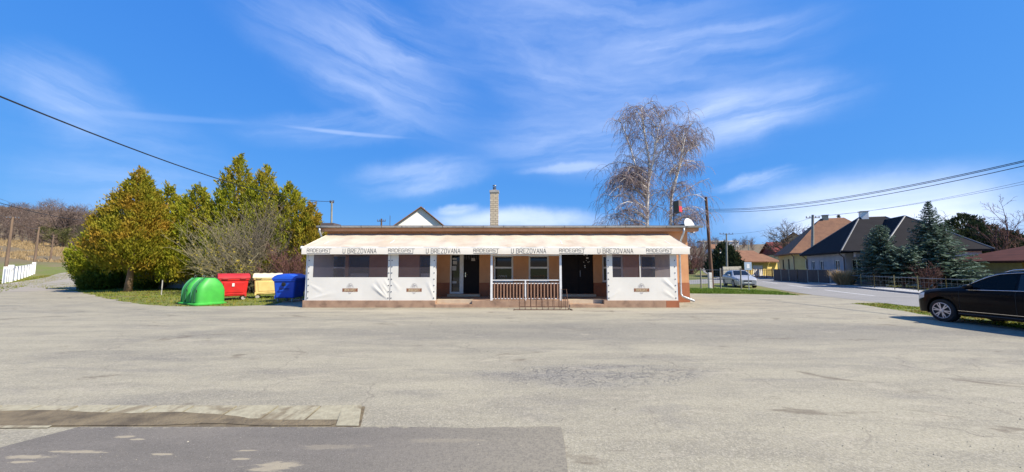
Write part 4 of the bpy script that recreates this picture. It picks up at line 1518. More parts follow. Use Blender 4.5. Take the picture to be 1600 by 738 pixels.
mb.quad(a + UP * (zb_ + 0.06), b + UP * (zb_ + 0.06), b + UP * (zt_ - 0.05), a + UP * (zt_ - 0.05)); mb.build('panel', M['olive'], bxo)
n2 = (F3 - F2).normalized(); nn2 = Vector((n2.y, -n2.x, 0))
mb = MB(); a, b = F2 + n2 * 0.02 + nn2 * 0.006, F3 - n2 * 0.02 + nn2 * 0.006
mb.quad(a + UP * (zb_ + 0.03), b + UP * (zb_ + 0.03), b + UP * (zb_ + (zt_ - zb_) * 0.52), a + UP * (zb_ + (zt_ - zb_) * 0.52)); mb.build('red_panel', M['sign_red'], bxo)
mb = MB(); mb.tube([(F1.x + 0.02, YS, ze - 0.02), (F1.x + 0.02, YS, zb_ + 0.1)], 0.03, 8); mb.tube([(F1.x + 0.02, YS, zb_ - 0.12), (F2.x, F2.y, zb_ + 0.02)], 0.012, 6); mb.build('post', M['dark_tin'], sg_)
# ------------------------------------------------------------------ waste containers
def plastic(name, c, c2=None, dirt=None):
    return pm(name, c, c2 or tuple(x * 0.80 for x in c), 2.5, 0.5, 0.12, 0.01, 18, dirt=dirt or tuple(0.55 * x + 0.045 for x in c), dirt_scale=1.9)


M['red_bin'] = plastic('red_plastic', (0.62, 0.018, 0.016), dirt=(0.36, 0.03, 0.025))
M['red_lid'] = plastic('red_lid_plastic', (0.46, 0.02, 0.022))
M['yellow_bin'] = plastic('yellow_plastic', (0.78, 0.60, 0.24), (0.72, 0.53, 0.19))
M['yellow_lid'] = plastic('cream_lid_plastic', (0.74, 0.66, 0.46))
M['blue_bin'] = plastic('blue_plastic', (0.012, 0.085, 0.56), (0.010, 0.07, 0.48))
M['green_bin'] = plastic('green_plastic', (0.055, 0.40, 0.05), (0.045, 0.33, 0.042), dirt=(0.06, 0.33, 0.06))
M['green_dark'] = plastic('green_plastic_dark', (0.05, 0.24, 0.11))
M['castor'] = pm('castor_grey', (0.42, 0.40, 0.36), None, 5, 0.6)


def wheelie(label, loc, rz, body, lid, sticker=False, slots=False, ports=False):
    t = thing('waste_container', label, 'waste container', loc, rz, 'wheeled waste containers by the pub')
    b = MB()
    def rr(hx, hy, z, r=0.07):
        out = []
        for (sx, sy, a0) in ((1, 1, 0), (-1, 1, 90), (-1, -1, 180), (1, -1, 270)):
            for k in range(4):
                a = R(a0 + 30 * k)
                out.append((sx * (hx - r) + r * math.cos(a), sy * (hy - r) + r * math.sin(a), z))
        return out
    b.rings([rr(.53, .40, .21), rr(.56, .43, .25), rr(.62, .50, 1.02), rr(.66, .53, 1.03), rr(.67, .54, 1.10), rr(.66, .53, 1.115)])
    body_o = b.build('body', M[body], t, world=False, bevel=0.008)
    # moulded front panel and skirt
    b = MB()
    b.prism([(-.40, -.463, .40), (.40, -.463, .40), (.44, -.515, .92), (-.44, -.515, .92)], (0, .03, 0))
    n = 12
    lo = [(-.56 + 1.12 * k / n, -.447, .24 - 0.0 + .06 * math.sin(math.pi * k / n)) for k in range(n + 1)]
    b.prism([(-.56, -.447, .18)] + [(-.50, -.447, .18)] + lo[1:-1] + [(.50, -.447, .18), (.56, -.447, .18), (.565, -.458, .34), (-.565, -.458, .34)], (0, .03, 0))
    b.build('front_panel', M[body], t, world=False, bevel=0.006)
    l = MB()
    prof = [(-.555, 1.10), (-.55, 1.16), (-.46, 1.265), (-.30, 1.335), (-.05, 1.37), (.22, 1.355), (.44, 1.28), (.545, 1.17), (.55, 1.10)]
    xs = [(-.68, .90), (-.665, .985), (-.62, 1.0), (.62, 1.0), (.665, .985), (.68, .90)]
    l.rings([[(x, y * (0.97 + 0.03 * s), 1.118 + (z - 1.10) * s) for y, z in prof] for x, s in xs])
    lid_o = l.build('lid', M[lid], t, world=False, smooth=True, angle=35)
    h = MB()
    for sx in (-.38, .38):
        h.tube([(sx - .12, -.555, 1.13), (sx - .12, -.60, 1.13), (sx + .12, -.60, 1.13), (sx + .12, -.555, 1.13)], .014, 6)
    h.each('lid_handle', M[lid], lid_o, world=False)
    if slots:
        s = MB()
        for sx in (-.33, .0, .33):
            s.lathe([(.10, 0), (.10, .018), (.08, .02)], (sx, -.10, 1.375), 14)
        s.each('lid_opening', M['black_plastic'], lid_o, world=False)
    for sx in (-1, 1):
        p = MB()
        p.lathe([(.10, 0.0), (.10, .02), (.06, .03)], (sx * .665 - (0.0 if sx > 0 else .03), 0.0, .88), 14, 'X')
        p.tube([(sx * .60, 0, .88), (sx * .74, 0, .88)], .026, 10)
        p.build('side_pin', M['black_plastic'], t, world=False)
        g = MB()
        g.tube([(sx * .595, -.20, .66), (sx * .66, -.20, .66), (sx * .66, .20, .66), (sx * .595, .20, .66)], .016, 6)
        g.build('side_handle', M['black_plastic'], t, world=False)
        for sy in (-1, 1):
            w = MB(); w.lathe([(.085, -.022), (.095, -.015), (.095, .015), (.085, .022)], (sx * .44, sy * .33, .095), 14, 'Y')
            wo = w.build('castor', M['castor'], t, world=False)
            f = MB(); f.box(sx * .44 - .05, sx * .44 + .05, sy * .33 - .035, sy * .33 - .025, .09, .22); f.box(sx * .44 - .05, sx * .44 + .05, sy * .33 + .025, sy * .33 + .035, .09, .22); f.box(sx * .44 - .05, sx * .44 + .05, sy * .33 - .035, sy * .33 + .035, .19, .215)
            f.build('fork', M['castor'], wo, world=False)
    if sticker:
        s = MB(); s.quad((-.08, -.521, .72), (.02, -.521, .72), (.02, -.528, .88), (-.08, -.528, .88)); s.build('sticker', M['white_paint'], t, world=False)
    return t


wheelie('red wheeled waste container with small white sticker beside the green bell bins', (-14.75, 19.7, 0), R(42), 'red_bin', 'red_lid', sticker=True)
wheelie('pale yellow waste container with cream lid between red and blue containers', (-13.75, 21.0, 0), R(30), 'yellow_bin', 'yellow_lid', slots=True)
wheelie('front blue waste container standing on the asphalt edge nearest the terrace', (-11.15, 18.75, 0), R(-84), 'blue_bin', 'blue_bin', ports=True)
wheelie('rear blue waste container half hidden behind the front blue one', (-10.75, 20.6, 0), R(-84), 'blue_bin', 'blue_bin')
wheelie('farthest yellow waste container, only its lid showing over the blue ones', (-11.2, 22.6, 0), R(10), 'yellow_bin', 'yellow_lid')


def bell(label, loc, rz):
    t = thing('bottle_bank', label, 'bottle bank', loc, rz, 'green bell shaped bottle banks')
    t.scale = (.86, .92, .98)
    def ring(hx, hy, z, e=4.4, n=48):
        out = []
        for k in range(n):
            a = 2 * math.pi * k / n
            c, s = math.cos(a), math.sin(a)
            out.append((hx * abs(c) ** (2 / e) * (1 if c >= 0 else -1), hy * abs(s) ** (2 / e) * (1 if s >= 0 else -1), z))
        return out
    b = MB()
    rs = [ring(.70, .50, .02), ring(.715, .51, .05), ring(.70, .50, .10)]
    for k in range(15):
        a = k / 14
        z = .12 + 1.10 * a
        f = (1 - max(0, (a - .35) / .65) ** 2.4 * .62)
        rs.append(ring(.655 * f, .46 * (1 - max(0, (a - .35) / .65) ** 2.6 * .35), z, 5.0 - 1.6 * a))
    rs.append(ring(.20, .22, 1.235)); rs.append(ring(.05, .06, 1.245))
    b.rings(rs)
    b.build('shell', M['green_bin'], t, world=False, smooth=True, angle=40)
    f = MB(); f.rings([ring(.72, .515, .0, 4), ring(.77, .56, .02, 4), ring(.77, .56, .07, 4), ring(.705, .505, .09, 4)])
    f.build('base_flange', M['green_bin'], t, world=False, smooth=True, angle=40)
    # lighter stiffening rib over the crown and insert holes at the ends
    r = MB()
    pts = []
    for k in range(21):
        a = math.pi * k / 20
        pass
    for yo in (-.20, .20):
        pr = []
        for k in range(15):
            a = k / 14
            pr.append((.655 * (1 - max(0, (a - .35) / .65) ** 2.4 * .62) + .004, .12 + 1.10 * a))
        r.tube([(-x, yo * (1 - .35 * k / 14), z) for k, (x, z) in enumerate(pr)], [.035] * 15, 6)
        r.tube([(x, yo * (1 - .35 * k / 14), z) for k, (x, z) in enumerate(pr)], [.035] * 15, 6); r.each('rib', M['green_dark'], t, world=False, smooth=True)
    for sx in (-1, 1):
        o = MB(); o.lathe([(.105, -.02), (.105, .03), (.075, .035)], (sx * .62 + (0.0 if sx > 0 else -.0), -.18, .62), 16, 'X'); o.build('bottle_hole', M['black_plastic'], t, world=False)
    for sx in (-.18, .18):
        h = MB(); h.tube([(sx - .04, 0, 1.22), (sx - .05, 0, 1.31), (sx, 0, 1.36), (sx + .05, 0, 1.31), (sx + .04, 0, 1.22)], .012, 6); h.build('lifting_ring', M['grommet'], t, world=False)
    return t


bell('front green bell shaped bottle bank on the grass beside the red container', (-14.05, 17.25, 0), R(64))
bell('rear left green bell shaped bottle bank half behind the front bell', (-14.95, 17.8, 0), R(64))
# a short stake in the lawn
p = G(252, 461)
mb = MB(); mb.tube([(p.x, p.y, -0.02), (p.x + 0.01, p.y, 0.92)], 0.028, 7); o = mb.build('stake', M['pale_concrete']); prop(o, 'short thin pale stake standing in the lawn left of green bins', 'stake')


# ------------------------------------------------------------------ cars
def lerp_tab(tab, x):
    if x <= tab[0][0]: return tab[0][1]
    for (a, b), (c, d) in zip(tab, tab[1:]):
        if x <= c:
            t = (x - a) / (c - a)
            t2 = t
            return b + (d - b) * t2
    return tab[-1][1]


def car(name, label, loc, rz, cfg):
    t = thing(name, label, 'car', loc, rz)
    top, belt, wid = cfg['top'], cfg['belt'], cfg['wid']
    L0, L1 = cfg['x0'], cfg['x1']
    axles, zr, ra = cfg['axles'], cfg['wr'], cfg['arch']
    sill = cfg['sill']
    wr_ = cfg['roofw']
    def sm(tab, x, d=0.10):
        return sum(lerp_tab(tab, x + d * k / 3) for k in (-3, -2, -1, 0, 1, 2, 3)) / 7
    def bottom(x):
        z = lerp_tab(sill, x)
        for a in axles:
            d = abs(x - a)
            if d < ra: z = max(z, zr + math.sqrt(ra * ra - d * d))
        return z
    def half(x):
        w = sm(wid, x, 0.08); zt = max(sm(top, x), sm(belt, x) + 0.03); zbel = sm(belt, x); zb = bottom(x)
        zm = max(cfg['zmid'], zb + 0.02)
        gh = zt - zbel
        k = min(1, gh / (cfg['h'] - 1.0))
        wt = (w * 0.93) * (1 - k) + min(w * 0.93, wr_) * k
        lo = max(zb + 0.01, min(zm - 0.01, 0.40))
        return [(w * .88, zb), (w * .975, zb + 0.004), (w * .99, lo), (w, zm), (w * .99, max(zm + .01, zbel - .10)), (w * .965, max(zm + .02, zbel - .02)), (w * .935, max(zm + .025, zbel)), (wt, zt - min(.05, gh * .5)), (wt * .93, zt - min(.015, gh * .2)), (wt * .6, zt + .012), (0, zt + .02)]
    def ring(x):
        h = half(x)
        return [(x, y, z) for y, z in h] + [(x, -y, z) for y, z in h[::-1][1:]]
    xs = []
    x = L0
    while x < L1 + 1e-6:
        xs.append(x); x += (L1 - L0) / 150
    b = MB()
    b.rings([ring(x) for x in xs], close=True)
    b.build('body', M[cfg['paint']], t, smooth=True, world=False, angle=38)
    # underbody and wheel wells
    u = MB(); u.box(L0 + .25, L1 - .25, -wid[2][1] + .30, wid[2][1] - .30, 0.22, 0.75); u.build('underbody', M['black_plastic'], t, world=False)
    # side glass
    for s in (1, -1):
        for (xa, xb, gl) in cfg['side']:
            g = MB()
            n = 22
            lo, hi = [], []
            for k in range(n + 1):
                x = xa + (xb - xa) * k / n
                h = half(x)
                p0, p1 = Vector((x, h[6][0], h[6][1])), Vector((x, h[7][0], h[7][1]))
                hgt = p1.z - p0.z
                a = min(.5, .035 / max(hgt, .01)); c = 1 - min(.5, .06 / max(hgt, .01))
                q0, q1 = p0.lerp(p1, a), p0.lerp(p1, max(a, c))
                off_ = Vector((0, .006, .002))
                lo.append(Vector((x, s * (q0.y + off_.y), q0.z))); hi.append(Vector((x, s * (q1.y + off_.y), q1.z)))
            rs = [[tuple(a), tuple(b_)] for a, b_ in zip(lo, hi)]
            g.rings(rs, close=False, cap0=False, cap1=False)
            go = g.build('side_window', M[gl], t, world=False)
        c = MB()
        x_a, x_b = cfg['side'][0][0] , cfg['side'][-1][1]
        pts = []
        for k in range(31):
            x = x_a + (x_b - x_a) * k / 30
            h = half(x); pts.append((x, s * (h[6][0] + .012), h[6][1] + .012))
        c.tube(pts, .011, 6)
        if cfg.get('rails'):
            pts = []
            for k in range(31):
                x = cfg['roofline'][0] + (cfg['roofline'][1] - cfg['roofline'][0]) * k / 30
                h = half(x); pts.append((x, s * (h[7][0] + .010), h[7][1] - .012))
            c.tube(pts, .010, 6)
        c.build('chrome_trim', M['chrome'], t, world=False, smooth=True)
        if cfg.get('rails'):
            r_ = MB(); pts = []
            for k in range(21):
                x = cfg['rails'][0] + (cfg['rails'][1] - cfg['rails'][0]) * k / 20
                h = half(x); e = .045 * min(1, min(k, 20 - k) / 2)
                pts.append((x, s * (h[8][0] - .04), h[8][1] + e))
            r_.tube(pts, .016, 6); r_.build('roof_rail', M['chrome'], t, world=False, smooth=True)
        # door seams and handles
        d = MB()
        for xd in cfg['seams']:
            pts = []
            h = half(xd)
            prof = [(y_, z_) for y_, z_ in h[1:7]]
            d.tube([(xd, s * (y_ + .001), z_) for y_, z_ in prof], .005, 4)
        d.build('door_seam', M['black_plastic'], t, world=False)
        for xd in cfg['handles']:
            h = half(xd); hh = MB(); hh.box(xd - .11, xd + .11, s * (h[4][0] + .004) - .018, s * (h[4][0] + .004) + .018, h[4][1] - .035, h[4][1] - .005)
            hh.build('door_handle', M[cfg['paint']], t, world=False, bevel=0.006)
        # mirror
        xm_ = cfg['mirror']; h = half(xm_)
        mm = MB()
        cx_, cy_, cz_ = xm_ - .02, s * (h[6][0] + .13), h[6][1] + .10
        mm.rings([[(cx_ + dx_, cy_ + .12 * f * math.cos(2 * math.pi * k / 12), cz_ + .08 * f * math.sin(2 * math.pi * k / 12)) for k in range(12)] for dx_, f in ((-.07, .85), (-.06, 1), (.0, .95), (.06, .7), (.09, .3))])
        mm.box(cx_ - .03, cx_ + .03, min(s * (h[6][0] - .01), cy_), max(s * (h[6][0] - .01), cy_), cz_ - .075, cz_ - .04)
        mm.build('wing_mirror', M[cfg['paint']], t, smooth=True, world=False, angle=40)
        # lower cladding
        k_ = MB(); pts = []
        for q in range(25):
            x = axles[1] + ra + .02 + (axles[0] - ra - axles[1] - ra - .04) * q / 24
            h = half(x); pts.append((x, s * (h[1][0] + .008), h[1][1] + .03))
        k_.tube(pts, .03, 6); k_.build('sill_trim', M['chrome' if cfg.get('chrome_sill') else 'black_plastic'] if False else M['black_plastic'], t, world=False, smooth=True)
        if cfg.get('chrome_sill'):
            k_ = MB(); k_.tube([(x_, y_ + s * .012, z_ + .09) for x_, y_, z_ in pts], .008, 5); k_.build('sill_line', M['chrome'], t, world=False)
        # lamps
        for nm, (xa, xb), mt in (('headlight', cfg['head'], 'lamp_glass'), ('tail_light', cfg['tail'], 'sign_red')):
            g = MB(); rs = []
            for q in range(9):
                x = xa + (xb - xa) * q / 8
                h = half(x)
                a, c = Vector((x, h[4][0], h[4][1] - .03)), Vector((x, h[5][0], h[5][1] + .0))
                mid = Vector((x, h[4][0], h[4][1] - .085 - .02 * (q / 8)))
                rs.append([(x + .006, s * (p_.y + .008), p_.z) for p_ in (mid, a, c)])
            # carry the lamp round the corner to the end face
            g.rings(rs, close=False, cap0=False, cap1=False)
            g.build(nm, M[mt], t, world=False, smooth=True)
    # windscreen and rear glass
    for (xa, xb, gl, nm) in cfg['ends']:
        g = MB(); rs = []
        for q in range(15):
            x = xa + (xb - xa) * q / 14
            h = half(x)
            ys = [-.9, -.6, -.3, 0, .3, .6, .9]
            def zz(f):
                y_ = abs(f) * h[8][0]
                tab = sorted([(p_[0], p_[1]) for p_ in h[8:]])
                return y_, lerp_tab(tab, y_)
            rs.append([(x, math.copysign(zz(f)[0], f), zz(f)[1] + .008) for f in ys])
        g.rings(rs, close=False, cap0=False, cap1=False)
        g.build(nm, M[gl], t, world=False, smooth=True)
    # front face: grille, intake, plate
    fx = L1
    for nm, y0_, y1_, za, zb_, mt, o_ in cfg['face']:
        g = MB(); g.box(fx - .12, fx + o_, y0_, y1_, za, zb_); g.build(nm, M[mt], t, world=False, bevel=0.01)
    # seats and steering wheel
    for sx in cfg['seats']:
        for sy in (-.38, .38):
            q = MB(); q.box(sx - .08, sx + .06, sy - .24, sy + .24, .55, 1.12); q.box(sx - .05, sx + .05, sy - .13, sy + .13, 1.13, 1.32); q.build('seat', M['grey_cloth'], t, world=False, bevel=0.03)
    # wheels
    for ax_ in axles:
        for s in (1, -1):
            yc = s * (wid[2][1] - .125)
            w = MB()
            w.lathe([(zr * .66, -.11), (zr * .93, -.115), (zr, -.085), (zr * 1.0, .085), (zr * .93, .115), (zr * .66, .11)], (ax_, yc, zr), 36, 'Y')
            wo = w.build('wheel', M['rubber'], t, smooth=True, world=False, angle=30)
            r_ = MB()
            ro = zr * .70
            e = -s
            r_.lathe([(ro, e * .118 * 1), (ro * .93, e * .122), (ro * .90, e * .095)], (ax_, yc, zr), 36, 'Y', cap=False)
            ns = cfg['spokes']
            for k in range(ns):
                a = 2 * math.pi * k / ns + .2
                for da in (-.10, .10):
                    c, sn = math.cos(a + da * .4), math.sin(a + da * .4)
                    c2, s2 = math.cos(a + da * 1.6), math.sin(a + da * 1.6)
                    i_, o2 = ro * .18, ro * .93
                    tw = .013
                    p_in = Vector((ax_ + i_ * c, 0, zr + i_ * sn)); p_out = Vector((ax_ + o2 * c2, 0, zr + o2 * s2))
                    n_ = Vector((-(p_out - p_in).z, 0, (p_out - p_in).x)).normalized() * tw
                    yo, yi = yc + s * .119, yc + s * .09
                    r_.prism([(p_in + n_ * 1.3).to_tuple()[:1] + (yo,) + ((p_in + n_ * 1.3).z,), (p_in - n_ * 1.3).to_tuple()[:1] + (yo,) + ((p_in - n_ * 1.3).z,), (p_out - n_).to_tuple()[:1] + (yo,) + ((p_out - n_).z,), (p_out + n_).to_tuple()[:1] + (yo,) + ((p_out + n_).z,)], (0, yi - yo, 0))
            r_.lathe([(ro * .22, e * .08), (ro * .22, e * .124), (ro * .12, e * .128)], (ax_, yc, zr), 20, 'Y')
            r_.build('rim', M['alloy'], wo, world=False)
            d_ = MB(); d_.lathe([(ro * .92, e * .02), (ro * .92, e * .07), (ro * .5, e * .072)], (ax_, yc, zr), 24, 'Y'); d_.build('brake_disc', M['black_plastic'], wo, world=False)
    return t


SUV = dict(x0=-2.38, x1=2.38, h=1.66, zmid=.66, wr=.36, arch=.425, axles=(1.47, -1.42), paint='black_paint', roofw=.70,
           top=[(-2.38, .95), (-2.33, 1.08), (-2.2, 1.22), (-1.95, 1.50), (-1.7, 1.59), (-1.0, 1.65), (-.3, 1.665), (.15, 1.62), (.45, 1.50), (1.0, 1.165), (1.3, 1.12), (1.8, 1.05), (2.15, .97), (2.3, .88), (2.38, .78)],
           belt=[(-2.38, .90), (-2.2, 1.08), (-1.6, 1.12), (0, 1.075), (.9, 1.05), (1.5, 1.02), (2.0, .93), (2.3, .82), (2.38, .72)],
           wid=[(-2.38, .74), (-2.2, .90), (-1.8, .965), (0, .965), (1.5, .965), (1.95, .93), (2.2, .84), (2.33, .70), (2.38, .60)],
           sill=[(-2.38, .46), (-2.1, .34), (-1.8, .30), (1.9, .28), (2.2, .26), (2.38, .34)],
           side=[(.80, -.24, 'car_glass'), (-.30, -1.20, 'dark_glass'), (-1.26, -1.78, 'dark_glass')], seams=(.98, -.28, -1.22), handles=(-.10, -1.02), mirror=.72,
           rails=(.1, -1.75), roofline=(.75, -1.75), chrome_sill=True, head=(1.95, 2.30), tail=(-2.05, -2.33), ends=[(.98, .2, 'dark_glass', 'windscreen'), (-1.9, -2.2, 'dark_glass', 'rear_window')],
           face=[('grille', -.45, .45, .62, .76, 'black_plastic', .012), ('air_intake', -.55, .55, .36, .48, 'black_plastic', .010)], seats=(-.10, -1.0), spokes=6)
car('parked_car', 'black estate car with chrome window trim parked at right edge of the lot', (14.50, 10.35, 0), R(90.5), SUV).scale = (1, 1, .97)
SAL = dict(x0=-2.2, x1=2.2, h=1.45, zmid=.58, wr=.31, arch=.36, axles=(1.33, -1.27), paint='silver_paint', roofw=.60,
           top=[(-2.2, .80), (-2.15, .93), (-2.0, 1.0), (-1.75, 1.06), (-1.15, 1.36), (-.6, 1.43), (-.1, 1.445), (.2, 1.40), (.95, .99), (1.3, .93), (1.8, .85), (2.08, .74), (2.2, .62)],
           belt=[(-2.2, .76), (-1.9, .95), (-1.0, .95), (0, .92), (.9, .90), (1.5, .85), (1.95, .76), (2.2, .60)],
           wid=[(-2.2, .66), (-2.0, .80), (-1.6, .865), (0, .87), (1.3, .87), (1.75, .83), (2.0, .76), (2.14, .68), (2.2, .62)],
           sill=[(-2.2, .36), (-1.8, .24), (1.8, .22), (2.05, .20), (2.2, .24)],
           side=[(.72, -.26, 'car_glass'), (-.31, -1.05, 'car_glass'), (-1.1, -1.5, 'car_glass')], seams=(.85, -.28, -1.05), handles=(-.12, -.92), mirror=.62,
           head=(1.72, 2.14), tail=(-1.9, -2.15), ends=[(.92, .2, 'dark_glass', 'windscreen'), (-1.2, -1.72, 'dark_glass', 'rear_window')],
           face=[('grille', -.30, .30, .52, .62, 'black_plastic', .012), ('air_intake', -.50, .50, .27, .35, 'black_plastic', .010), ('number_plate', -.26, .26, .38, .48, 'white_paint', .014),
                 ('headlight', .38, .62, .54, .65, 'lamp_glass', .0), ('headlight', -.62, -.38, .54, .65, 'lamp_glass', .0)], seats=(-.10, -.95), spokes=6)
car('parked_car', 'silver saloon car with dark windscreen parked by the mesh fence across the road', (20.05, 32.9, 0), R(-105), SAL)


# ------------------------------------------------------------------ houses on the right
def tile_mat(name, c1, c2, dark, row=0.33, rough=0.8):
    m, nt, b = newmat(name)
    N = NT(nt)
    v = N.coord()
    n = N.noise(v, 1.1, 5, 0.65)
    c = N.mix(N.ramp(n, 0.35, 0.7), c1, c2)
    t = N.n('ShaderNodeTexCoord'); s = N.n('ShaderNodeSeparateXYZ'); N.l(t.outputs['Object'], s.inputs[0])
    rows = N.math('FRACT', N.math('MULTIPLY', s.outputs[2], 1 / row * 1.6))
    edge = N.ramp(rows, 0.78, 0.95)
    cols = N.math('FRACT', N.math('MULTIPLY', N.math('ADD', s.outputs[0], s.outputs[1]), 3.6))
    edge2 = N.ramp(N.math('ABSOLUTE', N.math('SUBTRACT', cols, 0.5)), 0.36, 0.48)
    k = N.math('MAXIMUM', edge, N.math('MULTIPLY', edge2, 0.5))
    c = N.mix(N.math('MULTIPLY', k, 0.5), c, dark)
    N.l(c, b.inputs['Base Color'])
    b.inputs['Roughness'].default_value = rough
    b.inputs['Specular IOR Level'].default_value = 0.15
    N.bump(rows, b, 0.4, 0.03)
    return m


M['dark_tiles'] = tile_mat('dark_roof_tiles', (0.017, 0.0165, 0.020), (0.013, 0.0125, 0.0155), (0.007, 0.007, 0.008), rough=0.85)
M['brown_tiles'] = tile_mat('brown_roof_tiles', (0.27, 0.14, 0.08), (0.20, 0.105, 0.065), (0.085, 0.05, 0.035))
M['red_tiles'] = tile_mat('red_roof_tiles', (0.22, 0.055, 0.05), (0.16, 0.04, 0.04), (0.07, 0.02, 0.02))
M['orange_tiles'] = tile_mat('orange_roof_tiles', (0.22, 0.115, 0.07), (0.17, 0.088, 0.055), (0.08, 0.04, 0.027))
M['grey_plaster'] = pm('grey_plaster', (0.36, 0.36, 0.38), (0.31, 0.31, 0.33), 1.4, 0.9, 0.2, 0.01, 50)
M['grey_base'] = pm('grey_base', (0.20, 0.19, 0.20), (0.16, 0.155, 0.16), 2, 0.9)
M['cream_plaster'] = pm('cream_plaster', (0.60, 0.50, 0.25), (0.54, 0.44, 0.21), 1.4, 0.9, 0.2, 0.01, 50)
M['yellow_plaster'] = pm('yellow_plaster', (0.78, 0.60, 0.20), (0.72, 0.54, 0.17), 1.4, 0.9, 0.2, 0.01, 50)
M['white_plaster'] = pm('white_plaster', (0.86, 0.83, 0.77), (0.82, 0.79, 0.73), 1.4, 0.9, 0.1, 0.01, 50)
M['ridge_tin'] = pm('ridge_tin', (0.16, 0.165, 0.17), None, 5, 0.5, metal=0.4)
M['brown_plinth'] = pm('brown_plinth', (0.28, 0.17, 0.10), None, 2, 0.9)


def box_walls(mb, w, d, z0, z1, faces):
    """four walls of a w x d house standing on the local origin; faces[i] = holes"""
    fs = [Face((0, 0, 0), (1, 0, 0), (0, -1, 0)), Face((w, 0, 0), (0, 1, 0), (1, 0, 0)), Face((w, d, 0), (-1, 0, 0), (0, 1, 0)), Face((0, d, 0), (0, -1, 0), (-1, 0, 0))]
    for f, ln, h in zip(fs, (w, d, w, d), faces):
        f.wall(mb, 0, ln, z0, z1, h)
    return fs


def hip_roof(w, d, ze_, zr_, oh, ra_, rb_, th=0.16, axis='x', o=(0, 0)):
    """hipped roof over [0,w]x[0,d]; ridge from ra_ to rb_ along x at mid depth (or along y)"""
    x0, x1, y0, y1 = o[0] - oh, o[0] + w + oh, o[1] - oh, o[1] + d + oh
    mb = MB()
    if axis == 'x':
        r0, r1 = (o[0] + ra_, o[1] + d / 2, zr_), (o[0] + rb_, o[1] + d / 2, zr_)
        vs = [(x0, y0, ze_), (x1, y0, ze_), (x1, y1, ze_), (x0, y1, ze_), r0, r1] + [(x0, y0, ze_ - th), (x1, y0, ze_ - th), (x1, y1, ze_ - th), (x0, y1, ze_ - th)]
        fs = [(0, 1, 5, 4), (2, 3, 4, 5), (3, 0, 4), (1, 2, 5)]
        hips = [((x0, y0, ze_), r0), ((x1, y0, ze_), r1), ((x0, y1, ze_), r0), ((x1, y1, ze_), r1), (r0, r1)]
    else:
        r0, r1 = (o[0] + w / 2, o[1] + ra_, zr_), (o[0] + w / 2, o[1] + rb_, zr_)
        vs = [(x0, y0, ze_), (x1, y0, ze_), (x1, y1, ze_), (x0, y1, ze_), r0, r1] + [(x0, y0, ze_ - th), (x1, y0, ze_ - th), (x1, y1, ze_ - th), (x0, y1, ze_ - th)]
        fs = [(0, 1, 4), (1, 2, 5, 4), (2, 3, 5), (3, 0, 4, 5)]
        hips = [((x0, y0, ze_), r0), ((x1, y0, ze_), r0), ((x0, y1, ze_), r1), ((x1, y1, ze_), r1), (r0, r1)]
    fs += [(6, 7, 1, 0), (7, 8, 2, 1), (8, 9, 3, 2), (9, 6, 0, 3), (9, 8, 7, 6)]
    mb.add(vs, fs)
    return mb, hips


# --- grey house with the dark hipped roof
gx = thing('grey_house', 'grey bungalow with dark hipped roof and white chimney behind two spruces', 'house', (33.3, 37.0, 0), R(-20))
ZE = 3.25
L_holes = [(1.55, 2.55, 1.35, 2.45), (4.9, 5.9, 1.35, 2.45), (7.4, 8.3, 1.2, 2.3)]
mb = MB()
fh = [(1.5, 2.4, 0.55, 2.3), (0.3, 0.31, 0.5, 0.51)]
F = box_walls(mb, 8.8, 9.5, 0.55, ZE, [[(0.5, 1.3, 0.9, 2.5)], [], [], [(9.5 - 8.3, 9.5 - 7.3, 1.35, 2.45), (9.5 - 6.0, 9.5 - 5.0, 1.35, 2.45), (9.5 - 2.4, 9.5 - 1.3, 1.35, 2.45)]])
mb.build('wall', M['grey_plaster'], gx, world=False)
mb = MB(); box_walls(mb, 8.8, 9.5, -0.1, 0.55, [[], [], [], []]); mb.build('wall_base', M['grey_base'], gx, world=False)
for (a, b) in ((9.5 - 8.3, 9.5 - 7.3), (9.5 - 6.0, 9.5 - 5.0), (9.5 - 2.4, 9.5 - 1.3)):
    F[3].window(gx, a, b, 1.35, 2.45, 0.08, ((a + b) / 2,), (), world=False, sill='white_paint')
F[0].window(gx, 0.5, 1.3, 0.9, 2.5, 0.08, (0.9,), (), world=False, sill='white_paint')
mb, hips = hip_roof(8.8, 9.5, ZE + .02, 7.15, 0.55, 3.4, 5.6, axis='x')
rf = mb.build('roof', M['dark_tiles'], gx, world=False)
mb = MB()
for a, b in hips: mb.tube([a, b], 0.07, 6)
mb.each('ridge_cap', M['ridge_tin'], rf, world=False)
mb = MB(); mb.box(3.5, 4.1, 4.45, 5.05, 6.4, 7.75); c_ = mb.build('chimney', M['white_plaster'], rf, world=False)
mb = MB(); mb.box(3.42, 4.18, 4.37, 5.13, 7.752, 7.82); mb.build('chimney_cap', M['pale_concrete'], c_, world=False)
# front wing
mb = MB(); W2 = (6.5, 6.5)
fo = (2.1, -2.2)
rs = [(fo[0], fo[1]), (fo[0] + W2[0], fo[1]), (fo[0] + W2[0], fo[1] + W2[1]), (fo[0], fo[1] + W2[1])]
for (a, b) in zip(rs, rs[1:] + rs[:1]):
    mb.quad((a[0], a[1], -0.1), (b[0], b[1], -0.1), (b[0], b[1], ZE), (a[0], a[1], ZE))
mb.build('front_wing', M['white_plaster'], gx, world=False)
ff = Face((fo[0], fo[1] - 0.03, 0), (1, 0, 0), (0, -1, 0))
for xa in (0.7, 2.6, 4.5): ff.window(gx, xa, xa + 1.3, 0.9, 2.3, 0.08, (xa + .65,), (), d=0.0, world=False)
mb, hips = hip_roof(W2[0], W2[1], ZE + .03, 6.75, 0.5, 3.2, 6.4, axis='y', o=fo)
rf2 = mb.build('wing_roof', M['dark_tiles'], gx, world=False)
mb = MB()
for a, b in hips[:2] + hips[4:]: mb.tube([a, b], 0.07, 6)
